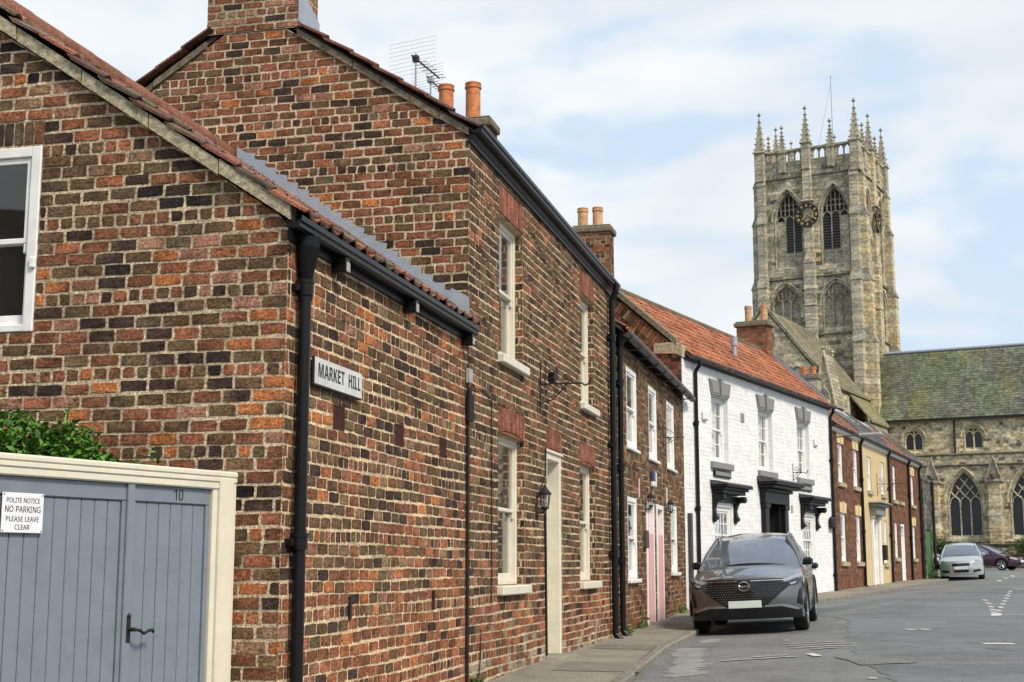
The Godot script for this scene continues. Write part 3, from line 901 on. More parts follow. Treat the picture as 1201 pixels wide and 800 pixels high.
func chimney(parent: Node, lo: Vector3, hi: Vector3, pots: Array, pr: float, ph: float, pal: Callable, mort: Color, potm: Material, cap := 0.05, rough := false) -> void:   # brick stack in the parent's axes
	var n := Node3D.new()
	n.name = "chimney"
	parent.add_child(n, true)
	var H := {"node": n, "frames": [], "specs": [], "mortar": MB.new(), "course": 0.08, "len": 0.225, "head": 0.1125, "every": 4, "phase": 1, "joint": 0.013, "rough": rough, "flat": true}
	var o := {"pal": pal, "mcol": mort}
	lay(H, Vector3(0, 0, hi.z), Vector3(1, 0, 0), Vector3(0, 0, 1), lo.y, hi.y, span(lo.x, hi.x), [], o)
	lay(H, Vector3(0, 0, lo.z), Vector3(-1, 0, 0), Vector3(0, 0, -1), lo.y, hi.y, span(-hi.x, -lo.x), [], o)
	lay(H, Vector3(lo.x, 0, 0), Vector3(0, 0, 1), Vector3(-1, 0, 0), lo.y, hi.y, span(lo.z, hi.z), [], o)
	lay(H, Vector3(hi.x, 0, 0), Vector3(0, 0, -1), Vector3(1, 0, 0), lo.y, hi.y, span(-hi.z, -lo.z), [], o)
	finish(H, M.brick, M.mortar, 0, "brick", "stack")
	var k := MB.new()
	k.box(Vector3(lo.x - cap, hi.y - 0.1, lo.z - cap), Vector3(hi.x + cap, hi.y + 0.03, hi.z + cap), 0.02)
	k.box(Vector3(lo.x - cap * 0.4, hi.y + 0.028, lo.z - cap * 0.4), Vector3(hi.x + cap * 0.4, hi.y + 0.07, hi.z + cap * 0.4), 0.02)
	put(k, "cap", M.capstone, n)
	for p: Vector2 in pots:
		var t := MB.new()
		var r := pr
		t.lathe(Vector3(p.x, hi.y + 0.05, p.y), [Vector2(r, 0), Vector2(r * 0.98, ph - 0.1), Vector2(r * 1.12, ph - 0.09), Vector2(r * 1.12, ph - 0.055), Vector2(r, ph - 0.05), Vector2(r * 1.1, ph - 0.012), Vector2(r * 1.02, ph), Vector2(r * 0.8, ph), Vector2(r * 0.75, ph - 0.3), Vector2(0, ph - 0.3)], 18)
		put(t, "chimney_pot", potm, n)

# ---------------------------------------------------------------- the street's lines
const AP := Vector3(-1.419, 0, -9.1715)
const AD := Vector3(0.23688, 0, -0.97154)
const BP := Vector3(3.656, 0, -29.987)
const BD := Vector3(0.47392, 0, -0.88057)
const CP := Vector3(9.043, 0, -39.996)
const CD := Vector3(0.40463, 0, -0.91448)
const DARK := Color(0.062, 0.041, 0.034)
const UMBER := Color(0.142, 0.085, 0.050)
const OLIVE := Color(0.125, 0.092, 0.054)
const REDBR := Color(0.220, 0.094, 0.054)
const RED := Color(0.305, 0.118, 0.064)
const PINK := Color(0.31, 0.155, 0.108)
const ORANGE := Color(0.42, 0.155, 0.062)
const BLACKISH := Color(0.034, 0.028, 0.027)
const TAN := Color(0.25, 0.16, 0.092)
const MORTAR_GREY := Color(0.56, 0.445, 0.31)
const MORTAR_WARM := Color(0.66, 0.50, 0.325)

func slope_lim(u0: float, u1: float, eave: float, k: float) -> Callable:   # gable seen along u, both slopes k
	return func(y: float) -> Vector2:
		var d := maxf(0.0, (y - eave) / k)
		return Vector2(u0 + d, u1 - d)
func deck(parent: Node, x0: float, x1: float, e0: float, ye: float, zr: float, yr: float, zb: float, m: Material, called := "roof") -> MeshInstance3D:   # boards under the tiles, front slope from (e0, ye) to the ridge (zr, yr) and down to zb
	var d := MB.new()
	var t := 0.05
	d.col = Color(0.08, 0.06, 0.05)
	var yb := yr - (yr - ye) / (e0 - zr) * (zr - zb)
	d.prism(PackedVector2Array([Vector2(e0, ye), Vector2(zr, yr), Vector2(zb, yb), Vector2(zb, yb - t), Vector2(zr, yr - t * 1.3), Vector2(e0, ye - t)]), Vector3(x0, 0, 0), Vector3(0, 0, 1), Vector3(0, 1, 0), Vector3(x1 - x0, 0, 0))
	return put(d, called, m, parent)
func profile(parent: Node, x0: float, x1: float, pts: Array, m: Material, called: String) -> MeshInstance3D:   # moulding along x, pts (z, y)
	var b := MB.new()
	b.prism(PackedVector2Array(pts), Vector3(x0, 0, 0), Vector3(0, 0, 1), Vector3(0, 1, 0), Vector3(x1 - x0, 0, 0))
	return put(b, called, m, parent)
func verge(parent: Node, x: float, z0: float, y0: float, z1: float, y1: float, h: float, t: float, m: Material, segs := 8) -> void:   # uneven fillet of mortar under the edge of the tiles
	for i in segs:
		var b := MB.new()
		var a := float(i) / segs
		var c := float(i + 1) / segs - 0.004
		var j := (hash1(i, 77) - 0.5) * 0.018
		var k := (hash1(i, 78) - 0.5) * 0.012
		var P := Vector2(lerpf(z0, z1, a), lerpf(y0, y1, a) + j)
		var Q := Vector2(lerpf(z0, z1, c), lerpf(y0, y1, c) + j * 0.4)
		b.prism(PackedVector2Array([P, Q, Q + Vector2(0, h), P + Vector2(0, h)]), Vector3(x - t - k, 0, 0), Vector3(0, 0, 1), Vector3(0, 1, 0), Vector3(t + 0.06, 0, 0))
		put(b, "verge", m, parent)
func soldiers(H: Dictionary, fi: int, x0: float, x1: float, y0: float, y1: float, w: float, cols: Callable, camber := 0.0, splay := 0.0) -> void:
	var n := int(round((x1 - x0) / w))
	for i in n:
		var a := lerpf(x0, x1, float(i) / n) + 0.003
		var b := lerpf(x0, x1, float(i + 1) / n) - 0.003
		var t := (i + 0.5) / n * 2.0 - 1.0
		var up := camber * (1.0 - t * t)
		H.specs.append([fi, a, a + splay * (t - 1.0 / n), b, b + splay * (t + 1.0 / n), y0 + up + 0.004, y1 + up * 0.9, cols.call(a, y0, hash1(i * 13 + fi, 17)), 0.0, i * 977 + fi * 31 + int(x0 * 100.0)])

func end_cottage() -> void:
	var H := house("brick_cottage", "low brick end cottage with pantiled roof and white sash in its gable", "house", frame(AP, AD))
	var nd: Node3D = H.node
	var XG := -0.19   # the gable stands a little before the line of the fronts' origin
	var up := palette([[BLACKISH, 1], [DARK, 22], [UMBER, 34], [OLIVE, 10], [REDBR, 22], [RED, 7], [PINK, 5], [ORANGE, 2]])
	var street := palette([[DARK, 20], [UMBER, 38], [OLIVE, 8], [REDBR, 22], [TAN, 4], [RED, 6], [ORANGE, 3]])
	var low := palette([[DARK, 4], [UMBER, 12], [REDBR, 34], [RED, 30], [PINK, 8], [TAN, 6], [ORANGE, 9]])
	var vents := []
	for x: float in [0.69, 2.06, 3.29]: vents.append([x, x + 0.225, 2.464, 2.64])
	lay(H, Vector3.ZERO, Vector3(1, 0, 0), Vector3(0, 0, 1), 0.0, 3.74, span(XG - 0.004, 4.216), vents, {"pal": blend(street, low, func(u, y): return clampf((2.05 - y + 0.35 * drift.get_noise_2d(u * 0.8 + 20.0, y)) * 0.95, 0.06, 0.92)), "mcol": MORTAR_WARM, "wob": 0.006})
	lay(H, Vector3(XG, 0, 0), Vector3(0, 0, 1), Vector3(-1, 0, 0), 0.0, 5.48, slope_lim(-5.2, 0.004, 3.74, 0.68), [[-2.86, -1.84, 3.08, 4.576]], {"pal": blend(up, low, func(u, y): return clampf((1.85 - y) * 1.4, 0.10, 0.9) + (0.25 if y > 4.2 else 0.0) + (0.8 if u < -1.5 and y > 2.75 and y < 3.08 else 0.0)), "mcol": MORTAR_GREY, "wob": 0.006, "seen": func(u, y): return y > 2.0 or u > -0.3})
	soldiers(H, 1, -2.86, -1.84, 4.404, 4.572, 0.078, up)
	var mo: MB = H.mortar
	mo.col = MORTAR_GREY
	mo.quad(Vector3(XG + 0.006, 4.39, -2.86), Vector3(XG + 0.006, 4.39, -1.84), Vector3(XG + 0.006, 4.576, -1.84), Vector3(XG + 0.006, 4.576, -2.86))
	mo.quad(Vector3(XG, 0, -5.2), Vector3(4.2, 0, -5.2), Vector3(4.2, 3.75, -5.2), Vector3(XG, 3.75, -5.2))
	mo.quad(Vector3(4.2, 0, 0), Vector3(4.2, 0, -5.2), Vector3(4.2, 3.75, -5.2), Vector3(4.2, 3.75, 0))
	finish(H, M.brick, M.mortar, 300)
	for i in 3:
		var b := MB.new()
		var x: float = vents[i][0]
		b.box(Vector3(x, 2.464, -0.05), Vector3(x + 0.225, 2.64, -0.03))
		for k in 7: b.box(Vector3(x + 0.004 + k * 0.034, 2.47, -0.035), Vector3(x + 0.020 + k * 0.034, 2.632, 0.002), 0.003)
		b.box(Vector3(x, 2.464, -0.04), Vector3(x + 0.225, 2.474, 0.003)); b.box(Vector3(x, 2.63, -0.04), Vector3(x + 0.225, 2.64, 0.003))
		put(b, "air_brick", M.air_brick, nd)
	var w := sash_window(nd, -2.85, -1.846, 3.084, 4.392, 0.012, M.white_paint, {"frame": 0.075, "split": 0.49})
	w.transform = Transform3D(Basis(Vector3(0, 0, 1), Vector3(0, 1, 0), Vector3(-1, 0, 0)), Vector3(XG, 0, 0))
	var k := MB.new()
	k.box(Vector3(-1.885, 3.52, 0.01), Vector3(-1.84, 3.60, 0.035), 0.008)
	put(k, "catch", M.white_paint, w)
	# roof
	var sl := Vector3(0, 0.70, -1).normalized()
	var roof := deck(nd, XG - 0.02, 4.2, 0.05, 3.772, -2.6, 5.627, -5.25, M.tile)
	var cols := [Color(0.20, 0.085, 0.06), Color(0.24, 0.10, 0.07), Color(0.13, 0.07, 0.055), Color(0.30, 0.12, 0.075), Color(0.17, 0.11, 0.075), Color(0.085, 0.062, 0.048), Color(0.16, 0.11, 0.09), Color(0.12, 0.105, 0.06)]
	tiling(roof, Vector3(XG - 0.075, 3.79, 0.07), Vector3(1, 0, 0), sl, 20, 11, 0.2255, 0.300, cols, M.tile, "pantile", 220, 1.9)
	tiling(roof, Vector3(4.27, 3.79, -5.27), Vector3(-1, 0, 0), Vector3(0, 0.70, 1).normalized(), 20, 11, 0.2255, 0.300, cols, M.tile, "pantile")
	var rd := MB.new()
	rd.col = Color(0.22, 0.10, 0.07)
	for i in 10: rd.cyl(Vector3(XG - 0.05 + i * 0.45, 5.66, -2.6), Vector3(XG + 0.39 + i * 0.45, 5.66, -2.6), 0.12, 0.125, 12)
	put(rd, "ridge_tiles", M.tile, roof)
	verge(nd, XG, 0.03, 3.735, -2.6, 5.52, 0.10, 0.055, M.fillet, 5)
	verge(nd, XG, -5.2, 3.735, -2.6, 5.52, 0.10, 0.055, M.fillet, 5)
	# gutter
	profile(nd, -0.2, 4.20, [Vector2(0.004, 3.62), Vector2(0.03, 3.62), Vector2(0.03, 3.735), Vector2(0.004, 3.735)], M.black_paint, "fascia")
	profile(nd, -0.31, 4.14, [Vector2(0.034, 3.675), Vector2(0.10, 3.668), Vector2(0.122, 3.682), Vector2(0.125, 3.705), Vector2(0.142, 3.715), Vector2(0.145, 3.748), Vector2(0.136, 3.752), Vector2(0.13, 3.725), Vector2(0.04, 3.69), Vector2(0.034, 3.73)], M.gutter_black, "gutter")
	for x: float in [0.62, 2.25, 4.0]:
		var b := MB.new()
		b.box(Vector3(x - 0.04, 3.56, 0.004), Vector3(x + 0.04, 3.62, 0.115), 0.006)
		b.box(Vector3(x - 0.04, 3.62, 0.032), Vector3(x + 0.04, 3.667, 0.115), 0.006)
		var rb := put(b, "rafter_end", M.black_paint, nd)
		var c := MB.new()
		c.box(Vector3(x - 0.034, 3.567, 0.116), Vector3(x + 0.034, 3.635, 0.119))
		put(c, "end_cap", M.grey_plastic, rb)
	downpipe(nd, -0.025, 0.06, 3.36, 0.15, 0.042, M.gutter_black, [3.32, 1.66], true)
	# iron wall ties
	for p: Vector2 in [Vector2(1.07, 1.22), Vector2(3.12, 1.23)]:
		var b := MB.new()
		b.box(Vector3(p.x - 0.015, p.y - 0.085, 0.002), Vector3(p.x + 0.015, p.y + 0.085, 0.022), 0.006)
		put(b, "iron_tie", M.black_iron, nd)

func tall_house() -> void:
	var H := house("brick_house", "tall brown brick house with black box gutter and cream sash windows", "house", frame(AP + AD * 4.219, AD), {})
	var nd: Node3D = H.node
	var dk := palette([[DARK, 18], [UMBER, 50], [OLIVE, 14], [REDBR, 14], [TAN, 6], [RED, 2]])
	var low := palette([[DARK, 4], [UMBER, 14], [REDBR, 32], [RED, 30], [PINK, 8], [TAN, 5], [ORANGE, 5]])
	var gab := palette([[DARK, 22], [UMBER, 28], [OLIVE, 4], [REDBR, 28], [RED, 12], [PINK, 4], [ORANGE, 4]])
	var gabt := palette([[DARK, 5], [UMBER, 14], [REDBR, 40], [RED, 28], [PINK, 9], [ORANGE, 4]])
	var arch := palette([[Color(0.31, 0.125, 0.082), 1], [Color(0.34, 0.14, 0.095), 1], [Color(0.275, 0.11, 0.072), 1]])
	var op := {"uw1": [1.20, 2.28, 3.696, 5.544], "uw2": [5.67, 6.70, 3.696, 5.544], "lw1": [1.17, 2.36, 1.32, 3.168], "lw2": [5.54, 6.71, 1.32, 3.168], "door": [3.50, 4.40, 0.264, 3.168]}
	var damp := palette([[UMBER, 4], [Color(0.30, 0.25, 0.19), 10], [Color(0.36, 0.29, 0.22), 6], [REDBR, 5]])
	var fo := {"pal": blend(blend(dk, low, func(u, y): return clampf((1.75 - y + 0.3 * drift.get_noise_2d(u, y + 9.0)) * 1.1, 0.03, 0.92)), damp, func(u, y): return clampf((0.74 - y + 0.25 * drift.get_noise_2d(u * 1.4 + 31.0, y)) * 4.0, 0.0, 0.85)), "mcol": Color(0.58, 0.45, 0.30), "wob": 0.006}
	lay(H, Vector3.ZERO, Vector3(1, 0, 0), Vector3(0, 0, 1), 0.0, 5.63, span(-0.004, 8.08), op.values(), fo)
	lay(H, Vector3.ZERO, Vector3(0, 0, 1), Vector3(-1, 0, 0), 2.64, 7.28, slope_lim(-4.58, 0.004, 5.67, 0.66), [], {"pal": blend(gab, gabt, func(u, y): return clampf((y - 5.9) * 0.8, 0.0, 0.85)), "mcol": MORTAR_GREY, "wob": 0.006, "seen": func(u, y): return y > 4.0 - u * 0.76})
	var smooth := {"frames": H.frames, "specs": [], "rough": false}
	for nm: String in ["uw1", "uw2"]:
		var h: Array = op[nm]
		soldiers(H, 0, h[0], h[1], 5.215, 5.53, 0.078, arch)
		jambs(H, [h[0], h[1], h[2], 5.21], 0.10, fo)
	for nm: String in ["lw1", "lw2", "door"]:
		var h: Array = op[nm]
		soldiers(H, 0, h[0] - 0.01, h[1] + 0.01, 2.865, 3.125, 0.066, arch, 0.05)
		jambs(H, [h[0], h[1], h[2], 2.88], 0.10, fo)
	var mo: MB = H.mortar
	mo.col = Color(0.26, 0.11, 0.075)
	for nm: String in op:
		var h: Array = op[nm]
		var yb := 5.21 if nm.begins_with("u") else 2.87
		mo.quad(Vector3(h[0], yb, -0.01), Vector3(h[1], yb, -0.01), Vector3(h[1], h[3], -0.01), Vector3(h[0], h[3], -0.01))
	mo.col = MORTAR_GREY
	mo.quad(Vector3(8.08, 0, 0), Vector3(8.08, 0, -4.4), Vector3(8.08, 5.7, -4.4), Vector3(8.08, 5.7, 0)); mo.quad(Vector3(8.08, 0, -4.4), Vector3(0, 0, -4.4), Vector3(0, 5.7, -4.4), Vector3(8.08, 5.7, -4.4))
	mo.tri(Vector3(8.08, 5.67, 0), Vector3(8.08, 5.67, -4.4), Vector3(8.08, 7.2, -2.29))
	finish(H, M.brick, M.mortar, 300)
	var sill := {"sill": [0.05, 0.10, 0.075], "frame": 0.065, "curtain": M.net}
	for nm: String in ["uw1", "uw2", "lw1", "lw2"]:
		var h: Array = op[nm]
		var o := sill.duplicate()
		o.curtain_share = 0.45 if nm == "lw1" else 0.7
		sash_window(nd, h[0] + 0.004, h[1] - 0.004, h[2] + 0.002, 5.21 if nm.begins_with("u") else 2.90, -0.085, M.cream_paint, o)
	# door in its deep lined reveal
	var d := MB.new()
	var x0 := 3.50
	var x1 := 4.40
	d.box(Vector3(x0, 0.44, -0.32), Vector3(x0 + 0.09, 2.90, -0.01), 0.01); d.box(Vector3(x1 - 0.09, 0.44, -0.32), Vector3(x1, 2.90, -0.01), 0.01)
	d.box(Vector3(x0 + 0.086, 2.78, -0.32), Vector3(x1 - 0.086, 2.895, -0.013), 0.01)
	d.box(Vector3(x0 - 0.02, 2.86, -0.012), Vector3(x1 + 0.02, 2.895, 0.012), 0.006)
	var door := put(d, "door", M.cream_paint, nd)
	var lf := MB.new()
	lf.box(Vector3(x0 + 0.09, 0.45, -0.33), Vector3(x1 - 0.09, 2.78, -0.285), 0.004)
	for r: Array in [[0.6, 1.15], [1.3, 1.85], [2.0, 2.65]]:
		for s in 2:
			var a := x0 + 0.17 + s * 0.31
			lf.box(Vector3(a, r[0], -0.29), Vector3(a + 0.24, r[1], -0.275), 0.01)
	put(lf, "leaf", M.cream_paint, door)
	var st := MB.new()
	st.box(Vector3(x0 - 0.08, 0.30, -0.33), Vector3(x1 + 0.1, 0.475, 0.16), 0.015)
	put(st, "doorstep", M.paving, nd)
	# black moulded fascia and box gutter
	profile(nd, -0.03, 8.06, [Vector2(0.002, 5.60), Vector2(0.025, 5.60), Vector2(0.03, 5.635), Vector2(0.045, 5.645), Vector2(0.048, 5.665), Vector2(0.06, 5.685), Vector2(0.002, 5.685)], M.black_paint, "fascia")
	profile(nd, -0.05, 8.14, [Vector2(0.045, 5.69), Vector2(0.115, 5.687), Vector2(0.138, 5.70), Vector2(0.142, 5.728), Vector2(0.16, 5.738), Vector2(0.163, 5.772), Vector2(0.153, 5.776), Vector2(0.146, 5.745), Vector2(0.05, 5.71), Vector2(0.045, 5.745)], M.gutter_black, "gutter")
	var roof := deck(nd, 0.02, 8.12, 0.03, 5.755, -2.29, 7.286, -4.6, M.tile)
	var cols := [Color(0.17, 0.08, 0.06), Color(0.13, 0.07, 0.055), Color(0.21, 0.10, 0.07), Color(0.10, 0.065, 0.055)]
	var sl := Vector3(0, 0.66, -1).normalized()
	tiling(roof, Vector3(-0.07, 5.755, 0.05), Vector3(1, 0, 0), sl, 36, 9, 0.228, 0.32, cols, M.tile, "pantile", 0, 1.5, func(i, j): return i < 3 and j > 6)
	tiling(roof, Vector3(8.15, 5.765, -4.62), Vector3(-1, 0, 0), Vector3(0, 0.66, 1).normalized(), 36, 9, 0.228, 0.32, cols, M.tile, "pantile", 0, 1.5, func(i, j): return i > 32 and j > 6)
	var rd := MB.new()
	rd.col = Color(0.17, 0.085, 0.06)
	for i in 17: rd.cyl(Vector3(0.56 + i * 0.43, 7.32, -2.29), Vector3(0.98 + i * 0.43, 7.32, -2.29), 0.12, 0.125, 12)
	put(rd, "ridge_tiles", M.tile, roof)
	verge(nd, 0.0, 0.0, 5.665, -1.83, 6.873, 0.075, 0.025, M.capstone, 6)
	verge(nd, 0.0, -4.58, 5.665, -2.83, 6.82, 0.075, 0.025, M.capstone, 6)
	var old := palette([[UMBER, 12], [REDBR, 30], [RED, 20], [PINK, 22], [TAN, 26], [DARK, 8]])
	chimney(nd, Vector3(-0.012, 6.96, -2.83), Vector3(0.52, 9.0, -1.82), [Vector2(0.25, -2.6), Vector2(0.25, -2.05)], 0.13, 0.6, old, Color(0.42, 0.36, 0.26), M.terracotta, 0.05, true)
	var ap := MB.new()
	ap.prism(PackedVector2Array([Vector2(-0.02, 7.02), Vector2(0.54, 7.02), Vector2(0.54, 7.20), Vector2(-0.02, 7.42)]), Vector3(0, 0, -1.815), Vector3(1, 0, 0), Vector3(0, 1, 0), Vector3(0, 0, 0.012))
	put(ap, "lead_apron", M.lead, nd)
	chimney(nd, Vector3(7.45, 6.7, -2.85), Vector3(7.93, 8.34, -1.75), [Vector2(7.68, -2.51), Vector2(7.68, -2.07)], 0.118, 0.64, dk, MORTAR_GREY, M.terracotta)
	# stepped lead flashing where the low roof meets this gable
	var fl := MB.new()
	fl.prism(PackedVector2Array([Vector2(0.01, 3.84), Vector2(-2.45, 5.62), Vector2(-2.45, 5.74), Vector2(0.01, 3.98)]), Vector3(-0.014, 0, 0), Vector3(0, 0, 1), Vector3(0, 1, 0), Vector3(0.01, 0, 0))
	var soak := put(fl, "lead_soaker", M.lead, nd)
	for i in 20:
		var s := MB.new()
		var z := -0.005 - i * 0.1185
		var y := 3.93 + i * 0.0845
		s.prism(PackedVector2Array([Vector2(z, y - 0.02), Vector2(z + 0.012, y + 0.115), Vector2(z - 0.10 + 0.02 * (hash1(i, 3) - 0.5), y + 0.125 + 0.012 * hash1(i, 4)), Vector2(z - 0.13, y + 0.075), Vector2(z - 0.13, y + 0.05), Vector2(z - 0.05, y - 0.02)]), Vector3(-0.02 - 0.004 * (i % 2), 0, 0), Vector3(0, 0, 1), Vector3(0, 1, 0), Vector3(0.006, 0, 0))
		put(s, "flashing_step", M.lead, soak)
	var tail := MB.new()
	tail.prism(PackedVector2Array([Vector2(0.02, 3.86), Vector2(-0.22, 4.04), Vector2(-0.16, 4.16), Vector2(0.015, 4.06)]), Vector3(-0.03, 0, 0), Vector3(0, 0, 1), Vector3(0, 1, 0), Vector3(0.005, 0, 0))
	put(tail, "flashing_step", M.lead, soak)
	downpipe(nd, 7.80, 0.075, 5.45, 0.43, 0.045, M.gutter_black, [4.9, 3.3, 1.7], false, 0.07)

func low_house() -> void:
	var H := house("brick_cottage", "low brown brick cottages with flush white sashes and two pink doors", "house", frame(AP + AD * 12.30, AD), {"rough": false, "every": 4, "phase": 1, "uneven": 0.3, "joint": 0.014})
	var nd: Node3D = H.node
	var dk := palette([[DARK, 5], [UMBER, 46], [OLIVE, 16], [REDBR, 12], [TAN, 26]])
	var low := palette([[UMBER, 26], [TAN, 20], [REDBR, 26], [RED, 18], [DARK, 8]])
	var uw := [[1.45, 2.55], [3.93, 5.0], [6.38, 7.55]]
	var holes := []
	for u: Array in uw: holes.append([u[0], u[1], 3.432, 4.752])
	var lw := [[1.42, 2.42, 1.32, 2.64], [6.75, 7.75, 1.408, 2.728]]
	holes.append_array(lw)
	var drs := [[3.42, 4.32, 0.4, 2.64], [4.68, 5.55, 0.4, 2.64]]
	holes.append_array(drs)
	var o := {"pal": blend(dk, low, func(u, y): return clampf((1.9 - y) * 0.9, 0.05, 0.9)), "mcol": Color(0.56, 0.45, 0.31), "wob": 0.006}
	lay(H, Vector3.ZERO, Vector3(1, 0, 0), Vector3(0, 0, 1), 0.2, 5.02, span(0.0, 9.12), holes, o)
	for h: Array in holes: jambs(H, h, 0.06, o)
	var mo: MB = H.mortar
	mo.quad(Vector3(9.12, 0, -4.6), Vector3(0, 0, -4.6), Vector3(0, 5.0, -4.6), Vector3(9.12, 5.0, -4.6))
	finish(H, M.brick, M.mortar, 0)
	for u: Array in uw: sash_window(nd, u[0], u[1], 3.436, 4.748, 0.0, M.white_paint, {"sill": [0.04, 0.06, 0.06], "frame": 0.085, "curtain": M.net, "curtain_share": 0.6})
	for h: Array in lw: sash_window(nd, h[0], h[1], h[2] + 0.004, h[3] - 0.004, 0.0, M.white_paint, {"sill": [0.04, 0.07, 0.07], "frame": 0.085, "curtain": M.net, "curtain_share": 0.6})
	for h: Array in drs:
		var f := MB.new()
		f.box(Vector3(h[0], 0.45, -0.30), Vector3(h[0] + 0.08, h[3], 0.03), 0.01); f.box(Vector3(h[1] - 0.08, 0.45, -0.30), Vector3(h[1], h[3], 0.03), 0.01)
		f.box(Vector3(h[0] + 0.076, h[3] - 0.09, -0.30), Vector3(h[1] - 0.076, h[3] - 0.002, 0.027), 0.01)
		var d := put(f, "door", M.white_paint, nd)
		var l := MB.new()
		l.box(Vector3(h[0] + 0.078, 0.47, -0.11), Vector3(h[1] - 0.078, h[3] - 0.088, -0.06), 0.004)
		for r: Array in [[0.62, 1.25], [1.4, 2.4]]:
			for s in 2:
				var a: float = h[0] + 0.14 + s * 0.33
				l.box(Vector3(a, r[0], -0.065), Vector3(a + 0.25, r[1], -0.048), 0.01)
		put(l, "leaf", M.pink_paint, d)
		var li := MB.new()
		li.box(Vector3(h[1] - 0.086, 0.46, -0.058), Vector3(h[1] - 0.079, 2.1, 0.022))
		put(li, "jamb_lining", M.pink_paint, d)
	var roof := deck(nd, 0.0, 9.15, 0.16, 5.13, -2.3, 6.75, -4.7, M.tile)
	var cols := [Color(0.36, 0.115, 0.06), Color(0.28, 0.10, 0.06), Color(0.42, 0.14, 0.07), Color(0.22, 0.09, 0.06)]
	var sl := Vector3(0, 0.66, -1).normalized()
	tiling(roof, Vector3(0.02, 5.13, 0.17), Vector3(1, 0, 0), sl, 38, 10, 0.236, 0.3, cols, M.tile)
	tiling(roof, Vector3(9.1, 5.13, -4.73), Vector3(-1, 0, 0), Vector3(0, 0.66, 1).normalized(), 38, 10, 0.236, 0.3, cols, M.tile)
	half_gutter(nd, 0.35, 9.32, 5.10, 0.19, 0.075, M.gutter_grey)
	for i in 9:
		var b := MB.new()
		b.box(Vector3(0.6 + i, 5.0, 0.0), Vector3(0.63 + i, 5.02, 0.2)); b.box(Vector3(0.59 + i, 5.012, 0.16), Vector3(0.64 + i, 5.05, 0.285))
		put(b, "gutter_bracket", M.gutter_grey, nd)
	downpipe(nd, 0.42, 0.075, 4.85, 0.44, 0.045, M.gutter_black, [4.3, 3.0, 1.6], true, 0.06)
	var stk := palette([[UMBER, 20], [TAN, 24], [REDBR, 26], [DARK, 12]])
	chimney(nd, Vector3(8.35, 6.0, -2.2), Vector3(8.85, 8.76, -1.41), [Vector2(8.6, -2.04), Vector2(8.6, -1.71)], 0.112, 0.46, stk, MORTAR_GREY, M.buff_pot, 0.06)

